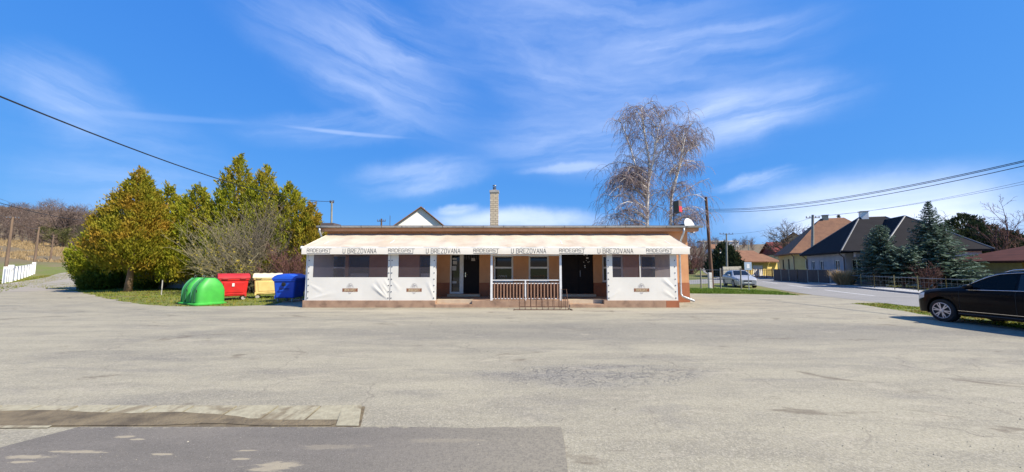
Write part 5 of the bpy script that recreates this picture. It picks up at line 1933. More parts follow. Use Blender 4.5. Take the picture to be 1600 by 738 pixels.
mb.each('ridge_cap', M['ridge_tin'], rf2, world=False)
# porch post and lintel at the corner, downpipes
mb = MB(); mb.box(1.25, 1.42, -2.1, -1.93, -0.1, ZE - 0.56); mb.build('porch_post', M['white_plaster'], gx, world=False)
mb = MB(); mb.box(-0.1, 2.09, -2.2, -1.85, ZE - 0.55, ZE - 0.14); mb.build('porch_beam', M['grey_plaster'], gx, world=False)
mb = MB(); mb.prism([(-0.55, -2.7, ZE - 0.13), (1.59, -2.7, ZE - 0.13), (1.59, -0.56, ZE - 0.0), (-0.55, -0.56, ZE - 0.0)], (0, 0, 0.14)); mb.build('porch_roof', M['dark_tiles'], gx, world=False)
mb = MB()
for (xx, yy_) in ((-0.08, 0.12), (-0.08, 9.3)): mb.tube([(xx - .45, yy_, ZE - 0.12), (xx, yy_, ZE - 0.55), (xx, yy_, 0.1)], 0.05, 8)
mb.each('downpipe', M['dark_tin'], gx, world=False)
# annex to the right
mb = MB(); mb.box(8.82, 12.0, 0.6, 5.0, -0.1, 2.7); mb.build('annex', M['white_plaster'], gx, world=False)
mb = MB(); mb.prism([(8.75, -0.2, 2.95), (12.8, -0.2, 2.50), (12.8, 5.5, 2.5), (8.75, 5.5, 3.8)], (0, 0, 0.12)); mb.build('annex_roof', M['dark_tiles'], gx, world=False)
mb = MB(); mb.prism([(8.8, -0.23, 2.72), (12.75, -0.23, 2.27), (12.75, -0.23, 2.47), (8.8, -0.23, 2.92)], (0, -0.05, 0)); mb.box(9.0, 9.2, -0.2, 0.0, 0, 2.7); mb.build('annex_trim', M['white_paint'], gx, world=False)
mb = MB(); mb.box(9.4, 11.8, 0.56, 0.59, 1.3, 2.4); mb.build('annex_opening', M['pane'], gx, world=False)

# --- yellow house with the brown hipped roof
yx = thing('yellow_house', 'yellow bungalow with brown half hipped roof beyond the dark fence', 'house', (38.3, 50.3, 0), R(-26))
ZE = 3.6
mb = MB()
F = box_walls(mb, 11, 10, 0.9, ZE, [[(1.2, 2.4, 1.5, 2.7), (6, 7.2, 1.5, 2.7)], [], [], [(2.6, 3.6, 1.3, 2.9), (6.2, 7.2, 1.3, 2.9)]])
mb.build('wall', M['cream_plaster'], yx, world=False)
for a in (2.6, 6.2): F[3].window(yx, a, a + 1, 1.3, 2.9, 0.08, (a + .5,), (), mat='brown_pole', world=False)
F[0].window(yx, 6, 7.2, 1.5, 2.7, 0.08, (6.6,), (), world=False); F[0].window(yx, 1.2, 2.4, 1.5, 2.7, 0.08, (1.8,), (), world=False)
mb = MB(); box_walls(mb, 11.04, 10.04, -0.3, 0.9, [[], [], [], []]); mb.build('wall_base', M['brown_plinth'], yx, world=False)
mb, hips = hip_roof(11, 10, ZE + .02, 8.7, 0.6, 4.4, 7.0, axis='x')
rf = mb.build('roof', M['brown_tiles'], yx, world=False)
mb = MB(); mb.box(4.6, 5.2, 4.65, 5.25, 8.0, 9.1); c_ = mb.build('chimney', M['pale_brick'], rf, world=False)
mb = MB(); mb.box(4.52, 5.28, 4.57, 5.33, 9.102, 9.18); mb.build('chimney_cap', M['pale_concrete'], c_, world=False)
mb = MB(); mb.tube([(-.35, -.3, ZE - .14), (-.06, -.06, ZE - .5), (-.06, -.06, 0.2)], .055, 8); mb.build('downpipe', M['dark_tin'], yx, world=False)

# --- low yellow outbuilding with orange-brown roof and white garage door
p0 = P(1162, 427, 60)
ox = thing('outbuilding', 'low yellow outbuilding with wide white door and long brown tiled roof', 'outbuilding', (p0.x, 60, height(p0.x, 60) - 0.1), R(16))
mb = MB(); F = box_walls(mb, 6.0, 6, 0, 2.55, [[(2.0, 4.1, 0.05, 2.0)], [], [], []]); mb.build('wall', M['yellow_plaster'], ox, world=False)
mb = MB(); F[0].slab(mb, 2.0, 4.1, 0.05, 2.0, 0.08, 0.12); mb.build('garage_door', M['white_plaster'], ox, world=False)
def gable_roof(w, d, z0, z1, oh, oy):
    return [(-oh, -oy, z0), (w + oh, -oy, z0), (w + oh, d / 2, z1), (-oh, d / 2, z1)], [(-oh, d + oy, z0), (w + oh, d + oy, z0), (w + oh, d / 2, z1), (-oh, d / 2, z1)]
mb = MB()
for f in gable_roof(5.2, 6, 2.5, 4.45, 0.5, 0.7): mb.prism(f, (0, 0, .14))
mb.build('roof', M['orange_tiles'], ox, world=False)
mb = MB()
for f in gable_roof(1.6, 6, 2.5, 3.9, 0.2, 0.5): mb.prism([(x + 5.95, y, z) for x, y, z in f], (0, 0, .13))
mb.build('low_roof', M['orange_tiles'], ox, world=False)
mb = MB(); mb.box(6.02, 7.6, 0.3, 6, 0, 2.5); mb.build('side_wing', M['yellow_plaster'], ox, world=False)

# --- far dark red roofed house
def simple_house(name, label, px, py, Y, w, d, zw, zr_, rz, wall, roof_, group=None, win=True, axis='x'):
    p = P(px, py, Y)
    t = thing(name, label, 'house', (p.x, Y, height(p.x, Y) - 0.2), rz, group)
    mb = MB(); hs = [(0.8 + 2.4 * k, 1.8 + 2.4 * k, 1.0, 2.2) for k in range(int((w - 1) / 2.4))] if win else []
    F = box_walls(mb, w, d, 0, zw, [hs, [], [], []]); mb.build('wall', M[wall], t, world=False)
    for h in hs: F[0].window(t, *h, 0.08, ((h[0] + h[1]) / 2,), (), world=False)
    mb = MB()
    if axis == 'x':
        for f in gable_roof(w, d, zw - .15, zr_, .4, .5): mb.prism(f, (0, 0, .15))
        mb.add([(0, 0, zw), (0, d, zw), (0, d / 2, zr_), (w, 0, zw), (w, d, zw), (w, d / 2, zr_)], ((0, 1, 2), (4, 3, 5)))
    else:
        a = [(-.5, -.4, zw - .15), (-.5, d + .4, zw - .15), (w / 2, d + .4, zr_), (w / 2, -.4, zr_)]
        b = [(w + .5, -.4, zw - .15), (w + .5, d + .4, zw - .15), (w / 2, d + .4, zr_), (w / 2, -.4, zr_)]
        for f in (a, b): mb.prism(f, (0, 0, .15))
    mb.build('roof', M[roof_], t, world=False)
    if axis == 'y':
        mb = MB(); mb.add([(0, 0, zw), (w, 0, zw), (w / 2, 0, zr_ - .02), (0, d, zw), (w, d, zw), (w / 2, d, zr_ - .02)], ((0, 1, 2), (4, 3, 5))); mb.each('gable', M[wall], t, world=False)
    return t


t = simple_house('red_roofed_house', 'far house with dark red tiled roofs beyond the low outbuilding', 1203, 400, 84, 9, 9, 4.2, 8.2, R(-35), 'cream_plaster', 'red_tiles', axis='y')
mb = MB(); mb.box(6.2, 6.7, 2.2, 2.7, 5, 8.9); mb.build('chimney', M['white_plaster'], t, world=False)
t = simple_house('red_roofed_house', 'second far red roofed house, lower, left against the yellow bungalow', 1216, 400, 76, 8, 7, 3.6, 6.3, R(-8), 'cream_plaster', 'red_tiles')
simple_house('hillside_building', 'long pale flat building on the far hill between the poles', 1098, 392, 255, 24, 10, 4.5, 5.4, R(-5), 'white_plaster', 'pale_concrete', win=True)
simple_house('far_house', 'tiny brown roofed house at the far bend of the uphill road', 1113, 402, 165, 6, 6, 2.6, 4.6, R(0), 'white_plaster', 'brown_tiles')
# --- white gabled house behind the pub
pa = P(656, 322, 37)
wl0 = P(604, 352, 37).x; wr0 = P(706, 352, 37).x
t = thing('white_gabled_house', 'white gabled house with red roof edge rising behind the pub roof', 'house', (wl0, 37, 0), R(18))
wd = wr0 - wl0
zev = P(656, 362, 37).z
mb = MB(); box_walls(mb, wd, 12, 0, zev, [[], [], [], []]); mb.build('wall', M['white_plaster'], t, world=False)
mb = MB(); mb.add([(0, 0, zev), (wd, 0, zev), (pa.x - wl0, 0, pa.z - 0.03), (0, 12, zev), (wd, 12, zev), (pa.x - wl0, 12, pa.z - 0.03)], ((0, 1, 2), (4, 3, 5))); mb.each('gable', M['white_plaster'], t, world=False)
mb = MB()
ap = (pa.x - wl0, pa.z)
for sgn in (-1, 1):
    ex = -0.35 if sgn < 0 else wd + 0.35
    ez = zev - 0.25
    mb.prism([(ex, -.35, ez), (ap[0], -.35, ap[1]), (ap[0], 12.3, ap[1]), (ex, 12.3, ez)], (0, 0, .09))
mb.build('roof', M['brown_tiles'], t, world=False)
mb = MB(); q = P(670.5, 322, 39); mb.tube([(q.x - wl0, 2, zev), (q.x - wl0, 2, q.z - 0.05)], .07, 8); mb.build('flue_pipe', M['zinc'], t, world=False)
r0, r1, rz_ = P(692, 347, 38).x - wl0, P(722, 347, 38).x - wl0, P(700, 347, 38).z
mb = MB(); mb.prism([(r0, .8, rz_ - 0.9), (r1, .8, rz_ - 0.9), (r1, 3.6, rz_), (r0, 3.6, rz_)], (0, 0, .14)); mb.build('side_roof', M['orange_tiles'], t, world=False)
mb = MB(); mb.box(r0, r1 - .2, 1.2, 5, 0, rz_ - 0.92); mb.build('side_wing', M['white_plaster'], t, world=False)

# --- garden pavilion at the right edge
gz_ = thing('garden_pavilion', 'garden pavilion with low red brown tiled roof behind the black car', 'pavilion', (38.4, 27.0, 0), R(-6))
mb = MB(); e0, e1, d_ = -1.6, 7.0, 5.5
ez = 2.2; az_ = 3.55
mb.add([(e0, -.6, ez), (e1, -.6, ez), (e1, d_, ez), (e0, d_, ez), (2.7, 2.4, az_), (0, 0, 0)][:5], ((0, 1, 4), (1, 2, 4), (2, 3, 4), (3, 0, 4)))
mb.add([(e0, -.6, ez - .14), (e1, -.6, ez - .14), (e1, d_, ez - .14), (e0, d_, ez - .14), (e0, -.6, ez), (e1, -.6, ez), (e1, d_, ez), (e0, d_, ez)], ((0, 1, 5, 4), (1, 2, 6, 5), (2, 3, 7, 6), (3, 0, 4, 7), (3, 2, 1, 0)))
mb.build('roof', M['red_tiles'] if False else tile_mat('pavilion_tiles', (0.10, 0.036, 0.026), (0.075, 0.028, 0.021), (0.022, 0.010, 0.008)), gz_, world=False)
M['ochre_wood'] = pm('ochre_wood', (0.34, 0.23, 0.055), (0.27, 0.17, 0.04), 4, 0.7)
for xx in (-1.0, 2.2, 5.6):
    mb = MB(); mb.box(xx - .07, xx + .07, -.1, .04, 0, ez - .145); mb.build('post', M['ochre_wood'], gz_, world=False)
    mb = MB(); mb.tube([(xx + .05 + 1.5 * k / 8, -.03, 1.55 + .5 * math.sin(math.pi * .5 * k / 8)) for k in range(9)], .035, 6); mb.build('brace', M['ochre_wood'], gz_, world=False)
mb = MB(); mb.box(-1.0, 6.5, 4.5, 4.6, 0, 2.1); mb.build('back_wall', M['pale_concrete'], gz_, world=False)
# ------------------------------------------------------------------ poles
def pole(label, base, top, r, mat, cross=None, group='utility poles', name='utility_pole', insul=True):
    t = thing(name, label, 'pole', tuple(base), 0, group)
    base, top = Vector(base), Vector(top)
    mb = MB(); mb.tube([base - Vector((0, 0, .3)), base.lerp(top, .5), top], [r * 1.2, r, r * .8], 10); mb.build('shaft', M[mat], t, smooth=True, angle=40)
    for (z, w, ang) in (cross or []):
        d = Vector((math.cos(ang), math.sin(ang), 0)) * w
        c = base.lerp(top, z)
        mb = MB(); mb.tube([c - d, c + d], .045, 6); ca = mb.build('crossarm', M['brown_pole'], t)
        if insul:
            i = MB()
            for k in (-1, -.45, .45, 1):
                q = c + d * k * .92
                i.lathe([(.02, .03), (.05, .08), (.035, .15), (.05, .19), (.02, .24)], tuple(q), 8)
            i.each('insulator', M['grommet'], ca)
    return t


def at(px, py, Y): return P(px, py, Y)


pl1b = P(7, 436, 44); pl1t = P(20, 339, 44)
pole('leaning brown wooden pole in front of the white panel fence', (pl1b.x, 44, height(pl1b.x, 44)), pl1t, .14, 'wood_pole', [(.97, .55, 0.4)])
q = P(52, 426, 61); qt = P(61, 355, 61)
pole('brown wooden pole at the far end of the white panel fence', (q.x, 61, height(q.x, 61)), qt, .15, 'wood_pole')
q = P(78, 412, 95); qt = P(84, 367, 95)
pole('distant wooden pole on the grass bank above the lane', (q.x, 95, height(q.x, 95)), qt, .16, 'wood_pole')
rp_b = G(1113, 450.5); rp_t = P(1103, 308, rp_b.y)
rp = pole('tall leaning brown wooden pole by the pub corner beside a white marker', (rp_b.x, rp_b.y, 0), rp_t, .13, 'brown_pole', [], insul=False)
mb = MB(); c = Vector((rp_b.x, rp_b.y, 0)).lerp(rp_t, .80)
for k in range(4):
    z = c.z + .28 * k - .2
    cc = Vector((rp_b.x, rp_b.y, 0)).lerp(rp_t, z / rp_t.z)
    mb.tube([cc, cc + Vector((.28, -.06, .02)), cc + Vector((.28, -.06, .14))], .02, 5)
mb.each('wire_bracket', M['grommet'], rp)
mb = MB(); mb.tube([rp_t - Vector((0, 0, .15)), rp_t + Vector((-.5, -.1, .25)), rp_t + Vector((-1.1, -.2, .1))], .022, 6); mb.build('lamp_arm', M['grommet'], rp)
p = G(1110, 451.5); mb = MB(); mb.box(p.x - .13, p.x + .13, p.y - .1, p.y + .1, 0, 1.28); o = mb.build('marker_post', M['white_paint'], bevel=.02); prop(o, 'white concrete marker post leaning against the tall brown pole foot', 'post')
cp_b = G(1269, 440); cp_t = P(1270, 336, cp_b.y)
cpole = pole('thick concrete pole in front of the dark board fence and bungalows', (cp_b.x, cp_b.y, 0), cp_t, .17, 'concrete_pole', [(.955, .75, -.2)])
for (px, pyb, pyt, Y, cr, lab) in [
    (1136, 430, 365, 58, [(.985, 1.15, 0.1)], 'distant T shaped pole rising beside the dark conifers'),
    (1108, 430, 371, 66, [], 'slim distant pole just right of the tall brown pole'),
    (1119, 408, 375, 118, [(.97, 1.0, 0)], 'far small pole beside the uphill road'),
    (1150, 405, 375, 105, [(.97, .8, 0)], 'far pole over the low outbuilding roof, left one'),
    (1170, 402, 375, 120, [(.97, 1.4, 0)], 'far T shaped pole over the outbuilding roof, right one'),
    (1101, 400, 376, 125, [], 'faint far pole left of the tall brown pole')]:
    b = P(px, pyb, Y)
    pole(lab, (b.x, Y, height(b.x, Y)), P(px - 1, pyt, Y), .13, 'concrete_pole', cr)
b = P(518, 400, 36); bt = P(518.5, 315, 36)
bp = pole('slim grey pole rising behind the left end of the pub roof', (b.x, 36, 0), bt, .10, 'concrete_pole', [(.985, .2, 0)])
b = P(596, 400, 48)
pole('small T shaped pole top showing over the pub roof', (b.x, 48, 0), P(596, 342, 48), .12, 'brown_pole', [(.96, .55, 0)])
b = P(609.5, 380, 40); mb = MB(); mb.tube([(b.x, 40, 0), tuple(P(609.5, 337, 40))], .03, 6); o = mb.build('antenna_mast', M['grommet']); prop(o, 'thin antenna mast behind the pub roof left of the white gable', 'antenna')


# ------------------------------------------------------------------ overhead cables
def cable(a, b, sag, label, r=.02, mat='wire', group='overhead cables', n=24):
    a, b = Vector(a), Vector(b)
    mb = MB()
    pts = []
    for k in range(n + 1):
        t = k / n
        p = a.lerp(b, t); p.z -= sag * 4 * t * (1 - t)
        pts.append(p)
    mb.tube(pts, r, 5)
    o = mb.build('overhead_cable', M[mat]); prop(o, label, 'cable', group)


e = P(0, 124, 9.5)
d = (e - bt)
cable(bt, bt + d * 1.15, 1.0, 'thick black cable sloping down from upper left to the slim pole', .024)
rt = Vector((rp_b.x, rp_b.y, 0)).lerp(rp_t, .86)
for i, (py, pz, sg, lab) in enumerate([(250, .895, .75, 'upper black cable from the tall brown pole to upper right'), (252, .882, .75, 'middle black cable from the tall brown pole to upper right'), (257, .868, .8, 'lowest black cable from the tall brown pole to upper right')]):
    a = Vector((rp_b.x, rp_b.y, 0)).lerp(rp_t, pz - .03)
    e = P(1600, py - 17, 13)
    cable(a, a + (e - a) * 1.2, sg, lab, .014)
for i, (py, lab) in enumerate([(285, 'thin grey cable from the concrete pole, upper one'), (289, 'thin grey cable from the concrete pole, lower one')]):
    a = Vector(cp_t) + Vector((.4 - .8 * i, 0, -.2)); e = P(1600, py - 6, 24)
    cable(a, a + (e - a) * 1.15, .45, lab, .011, 'thin_wire')
# left hillside line
a1 = pl1t - Vector((0, 0, .1)); a2 = qt
f0 = P(-60, 308, 34)
ql = P(61, 357, 61)
cable(a1, f0 + Vector((0, 0, -.2)), .3, 'thin grey cable leaving the leaning pole to the left', .014, 'thin_wire')
cable(a1, ql, .5, 'thin cable between the two wooden poles by the white fence', .014, 'thin_wire')
cable(ql, P(84, 369, 95), .5, 'thin cable climbing the bank between the wooden poles', .016, 'thin_wire')
cable(P(-40, 305, 30), P(170, 345, 60), .7, 'black cable crossing the hillside trees at far left', .03, 'wire')
cable(P(-40, 293, 32), P(66, 325, 58), .5, 'fine cable high over the hillside at far left', .014, 'thin_wire')
# far line on the right
cable(P(1136, 366, 58), P(1269, 340, cp_b.y), .5, 'fine cable from T shaped pole to the concrete pole', .014, 'thin_wire')
cable(P(1136, 366, 58), P(1104, 374, 66), .2, 'fine short cable left of the T shaped pole', .014, 'thin_wire')
cable(rt, P(1052, 336, 19.0), .35, 'loose black service cable from tall pole to the sign box', .018)
cable(P(1105.5, 330, rp_b.y), P(1078, 357, 18.6), .15, 'short black service cable from tall pole to the dish corner', .016)

# ------------------------------------------------------------------ road sign seen from behind
p = G(1170.5, 454.5)
sg = thing('road_sign', 'square pale blue road sign on thin pole in front of silver car', 'road sign', (p.x, p.y, 0))
mb = MB(); mb.tube([(p.x, p.y, 0), (p.x, p.y, 2.05)], .03, 8); mb.build('post', M['zinc'], sg)
M['sign_blue'] = pm('sign_blue_grey', (0.30, 0.40, 0.50), (0.36, 0.45, 0.53), 4, 0.5)
z0, z1 = P(1170, 422, p.y).z, P(1170, 411, p.y).z
hw = (P(1175.5, 420, p.y).x - P(1164.5, 420, p.y).x) / 2
mb = MB(); mb.box(p.x - hw - .02, p.x + hw, p.y - .045, p.y - .032, z0, z1 + .05); pnl = mb.build('panel', M['sign_blue'], sg, bevel=.004)
mb = MB(); mb.box(p.x - hw * .45, p.x + hw * .35, p.y - .052, p.y - .046, z0 + .12, z1 - .08); mb.build('symbol', M['white_paint'], pnl)


# ------------------------------------------------------------------ fences
def post_fence(name, label, pts, hgt, step, postmat, r=.04, rails=(), railmat=None, mesh=None, board=None, z0=0.0):
    o = Vector((pts[0][0], pts[0][1], z0))
    t = thing(name, label, 'fence', o)
    for a, b in zip(pts, pts[1:]):
        a, b = Vector((a[0], a[1], 0)), Vector((b[0], b[1], 0))
        L = (b - a).length; n = max(1, round(L / step))
        d = (b - a).normalized()
        nrm = Vector((d.y, -d.x, 0))
        for k in range(n + 1):
            q = a + (b - a) * k / n
            mb = MB(); h = height(q.x, q.y); mb.tube([(q.x, q.y, h - .1), (q.x, q.y, h + hgt)], r, 6); mb.build('post', M[postmat], t)
        if rails:
            mb = MB()
            for z in rails:
                mb.tube([(p_.x, p_.y, height(p_.x, p_.y) + z) for p_ in (a, a.lerp(b, .5), b)], .018, 4)
            mb.each('rail', M[railmat or postmat], t)
        if mesh:
            mb = MB(); s = mesh[0]
            m_ = int(L / s)
            for k in range(m_ + 1):
                q = a + d * s * k; h = height(q.x, q.y)
                mb.tube([(q.x, q.y, h + .05), (q.x, q.y, h + hgt - .05)], .0045, 3, False)
            for k in range(int(hgt / s)):
                mb.tube([(a.x, a.y, height(a.x, a.y) + .05 + s * k), (b.x, b.y, height(b.x, b.y) + .05 + s * k)], .0045, 3, False)
            mb.build('wire_mesh', M[mesh[1]], t)
        if board:
            mb = MB()
            bw, gap = board[1], board[2]
            k = 0
            x = .06
            while x + bw < L:
                q0, q1 = a + d * x, a + d * (x + bw)
                h = height(q0.x, q0.y)
                off_ = nrm * .03
                mb.prism([q0 + off_ + UP * (h + .08), q1 + off_ + UP * (h + .08), q1 + off_ + UP * (h + hgt - .05), q0 + off_ + UP * (h + hgt - .05)], -nrm * .02)
                x += bw + gap
            mb.build('boards', M[board[0]], t)
    return t


M['dark_board'] = pm('dark_board', (0.060, 0.050, 0.048), (0.045, 0.038, 0.038), 3, 0.8, stretch=(1, 1, .2))
M['yellow_post'] = pm('yellow_post', (0.30, 0.24, 0.09), None, 3, 0.7)
M['rust_fence'] = pm('rust_fence', (0.30, 0.13, 0.06), (0.20, 0.085, 0.045), 2, 0.8)
a, b = G(1217, 440.5), G(1299, 445)
post_fence('board_fence', 'dark close boarded fence between the road and the bungalows', [(32.4, 46.0), (31.9, 41.5), (31.5, 36.8)], 1.5, 1.6, 'concrete_pole', .06, board=('dark_board', .16, .008))
post_fence('yard_fence', 'low wire fence with yellow posts in front of the spruces', [(30.6, 34.8), (28.2, 29.0), (26.2, 22.5), (25.4, 17.5)], 1.15, 2.1, 'yellow_post', .026, rails=(.25, 1.0), railmat='grommet', mesh=(.34, 'grommet'))
post_fence('garden_fence', 'rusty brown picket fence in front of the low yellow outbuilding', [(33.0, 58.5), (37.6, 55.0), (36.6, 49.8)], 1.5, 2.0, 'rust', .05, rails=(.35, 1.2), railmat='rust_fence', board=('rust_fence', .09, .12))
f1 = [G(1083, 451), G(1121, 451), G(1150, 451)]
post_fence('mesh_fence', 'wire mesh fence on pale posts running behind the marker post', [(9.2, 29.5), (13.6, 29.8), (17.4, 28.3)], 1.65, 1.35, 'concrete_pole', .05, rails=(1.5, .8), railmat='grommet', mesh=(.14, 'grommet'))
# pale concrete wall behind the pub corner and down the road
t = thing('concrete_wall', 'low pale concrete slab kerb wall behind the mesh fence by the pub corner', 'wall', (10.5, 32, 0))
for k in range(3):
    mb = MB(); x = 9.6 + 1.55 * k; mb.box(x, x + 1.5, 32, 32.08, 0, .42); mb.build('slab', M['pale_concrete'], t)
t = thing('concrete_wall', 'grey concrete wall running beside the uphill road below the conifers', 'wall', (29, 52, 0))
for k in range(6):
    a = Vector((28.6, 50.5, 0)).lerp(Vector((35.4, 57.5, 0)), k / 6); b = Vector((28.6, 50.5, 0)).lerp(Vector((35.4, 57.5, 0)), (k + .97) / 6)
    mb = MB(); h = height(a.x, a.y); d = (b - a).normalized(); n_ = Vector((d.y, -d.x, 0)) * .1
    mb.prism([a + UP * (h - .2), b + UP * (h - .2), b + n_ + UP * (h - .2), a + n_ + UP * (h - .2)], (0, 0, 2.0)); mb.build('slab', M['concrete_pole'], t)
# white panel fence on the left verge
M['blue_top'] = pm('blue_slat', (0.30, 0.33, 0.50), None, 3, 0.7)
M['white_slat'] = pm('white_slat', (0.62, 0.65, 0.70), (0.56, 0.60, 0.66), 3, 0.7)
pa_, pb_ = P(16, 434, 42), P(52, 425, 60)
pa_ = Vector((pa_.x, 42, 0)); pb_ = Vector((pb_.x, 60, 0))
t = thing('panel_fence', 'white panel fence with thick white end post along the left verge', 'fence', tuple(pa_))
d = (pb_ - pa_); L = d.length; d.normalize(); n_ = Vector((d.y, -d.x, 0))
for k in range(9):
    q = pa_ + d * (L * k / 8)
    h = height(q.x, q.y)
    w = .45 if k == 0 else .22
    hh = 2.0 if k in (0, 8) else 1.75
    mb = MB(); mb.prism([q - d * w + n_ * .2 + UP * (h - .1), q + d * w + n_ * .2 + UP * (h - .1), q + d * w - n_ * .2 + UP * (h - .1), q - d * w - n_ * .2 + UP * (h - .1)], (0, 0, hh)); mb.build('post', M['white_paint'], t, bevel=.02)
    if k < 8:
        q2 = pa_ + d * (L * (k + 1) / 8)
        a, b = q + d * (w + .01), q2 - d * .23
        h2 = height(b.x, b.y)
        mb = MB(); mb.prism([a + UP * (h - .1), b + UP * (h2 - .1), b + UP * (h2 + 1.3), a + UP * (h + 1.3)], n_ * .06); mb.build('panel', M['white_slat'], t)
        mb = MB(); mb.prism([a + UP * (h + 1.305), b + UP * (h2 + 1.305), b + UP * (h2 + 1.62), a + UP * (h + 1.62)], n_ * .05); mb.build('panel_top', M['blue_top'], t)
        mb = MB(); mb.prism([a + UP * (h + 1.625), b + UP * (h2 + 1.625), b + UP * (h2 + 1.72), a + UP * (h + 1.72)], n_ * .08); mb.build('coping', M['white_paint'], t)
# second stretch of that fence, nearer, cut by the frame
t2 = thing('panel_fence', 'white panel fence stretch at the far left edge of the photo', 'fence', tuple(pa_ - d * 3))
for k in range(3):
    q = pa_ - d * (1.4 + 1.6 * (k + .5)); h = height(q.x, q.y)
    mb = MB(); mb.prism([q - d * .74 + UP * (h - .1), q + d * .74 + UP * (h - .1), q + d * .74 + UP * (h + 1.5), q - d * .74 + UP * (h + 1.5)], n_ * .06); mb.build('panel', M['white_slat'], t2)
    mb = MB(); q = pa_ - d * (1.4 + 1.6 * k); mb.prism([q - d * .12 + n_ * .12 + UP * (h - .1), q + d * .12 + n_ * .12 + UP * (h - .1), q + d * .12 - n_ * .12 + UP * (h - .1), q - d * .12 - n_ * .12 + UP * (h - .1)], (0, 0, 1.85)); mb.build('post', M['white_paint'], t2)
# low pale slab wall behind the thuja trees
M['blue_grey_slab'] = pm('blue_grey_slab', (0.50, 0.52, 0.55), (0.40, 0.42, 0.45), 2, 0.9, 0.2, 0.01, 30)
t = thing('slab_wall', 'low pale slab wall standing in the shade under the thuja trees', 'wall', (-28, 29.5, 0))
for k in range(9):
    x = -32.5 + 2.0 * k; y_ = 31.0 - .35 * k
    mb = MB(); mb.box(x, x + 1.88, y_, y_ + .08, 0, 1.25 if k < 5 else 1.0); mb.build('slab', M['blue_grey_slab'], t)
    mb = MB(); mb.box(x - .1, x - .005, y_ - .03, y_ + .1, 0, 1.35); mb.build('post', M['pale_concrete'], t)
# ------------------------------------------------------------------ conifers of the thuja kind
M['thuja_gold'] = leafmat('thuja_gold', [(0.20, 0.22, 0.014), (0.32, 0.265, 0.02), (0.37, 0.225, 0.024)], 0.55, 0.34)
M['thuja_green'] = leafmat('thuja_green', [(0.185, 0.235, 0.014), (0.33, 0.32, 0.018), (0.34, 0.27, 0.022)], 0.4, 0.34)
M['thuja_dark'] = leafmat('thuja_dark', [(0.07, 0.11, 0.012), (0.14, 0.165, 0.015)], 0.4, 0.35)
M['spruce_blue'] = leafmat('spruce_blue', [(0.065, 0.12, 0.085), (0.16, 0.22, 0.165)], 0.6, 0.15)
M['pine_dark'] = leafmat('pine_dark', [(0.030, 0.048, 0.020), (0.060, 0.075, 0.030)], 0.4, 0.15)


def lump(th, z, seed):
    return 0.5 * noise.noise((math.cos(th) * 1.6, math.sin(th) * 1.6, z * 0.55 + seed)) + 0.35 * noise.noise((math.cos(th) * 3.4, math.sin(th) * 3.4, z * 1.3 + seed * 2.3))


def thuja(label, base, H, Rm, prof, nclump, seed, mat, group='golden green thuja trees left of the pub', skirt=0.0, lean=(0, 0), leaf=0.17, trunk_r=.16, bark='thuja_bark'):
    """upright scaly-leaved evergreen: sprays of flat foliage on short upswept branches"""
    rng = random.Random(seed)
    base = Vector(base)
    t = thing('thuja_tree', label, 'tree', base, 0, group)
    mb = MB()
    pts = [base + Vector((lean[0] * k / 5 + .05 * math.sin(k * 2 + seed), lean[1] * k / 5 + .05 * math.cos(k + seed), H * .93 * k / 5 - (.1 if k == 0 else 0))) for k in range(6)]
    mb.tube(pts, [trunk_r * 1.5, trunk_r, trunk_r * .8, trunk_r * .6, trunk_r * .35, .02], 9)
    # limbs
    limbs = MB()
    cr = MB()
    def radius(f):
        return Rm * lerp_tab(prof, f)
    tab = [(0, lerp_tab(prof, 0))]
    for i in range(nclump):
        # choose a height weighted by radius, then a place on or inside the shell
        for _ in range(30):
            f = rng.random()
            if rng.random() < lerp_tab(prof, f) + .06: break
        th = rng.uniform(0, 2 * math.pi)
        z = skirt + (H - skirt) * f
        inner = rng.random()
        rad = radius(f) * (1 + 0.5 * lump(th, z, seed))
        if inner < .22: rad *= rng.uniform(.35, .75)
        else: rad *= rng.uniform(.86, 1.06)
        c = base + Vector((lean[0] * f + rad * math.cos(th), lean[1] * f + rad * math.sin(th), z + .25 * lump(th * 2, z, seed + 5)))
        outw = Vector((math.cos(th), math.sin(th), 0))
        up = (UP * rng.uniform(.8, 1.2) + outw * rng.uniform(.15, .55) + Vector((rng.uniform(-.3, .3), rng.uniform(-.3, .3), 0))).normalized()
        L = rng.uniform(.45, .95) * (0.6 + 0.5 * (1 - f))
        nl = int(24 + 14 * rng.random())
        side = up.cross(outw)
        if side.length < .1: side = up.orthogonal()
        side.normalize()
        for k in range(nl):
            s = rng.uniform(-.35, 1)
            sp_ = (1 - abs(s - .2)) * .42 * L
            q = c + up * (L * (s - .4)) + side * rng.uniform(-sp_, sp_) + outw * rng.uniform(-.22, .18) * L
            a = (up + side * rng.uniform(-.8, .8) + outw * rng.uniform(-.5, .7)).normalized()
            b = a.cross(Vector((rng.uniform(-1, 1), rng.uniform(-1, 1), rng.uniform(-1, 1)))).normalized()
            ln = leaf * rng.uniform(.7, 1.7); w = leaf * rng.uniform(.14, .30)
            cr.add([q - b * w * .4, q + a * ln * .5 - b * w, q + a * ln, q + a * ln * .55 + b * w, ], ((0, 1, 2, 3),))
        if i % 9 == 0 and f < .85:
            o0 = base + Vector((lean[0] * f, lean[1] * f, max(.5, z - .5)))
            limbs.tube([o0, o0.lerp(c, .5) + Vector((0, 0, -.08)), c], [.045, .03, .01], 4, False)
    mb.v += []
    to = mb.build('trunk', M[bark], t, smooth=True)
    limbs.build('limbs', M[bark], t)
    cr.build('crown', M[mat], t)
    return t


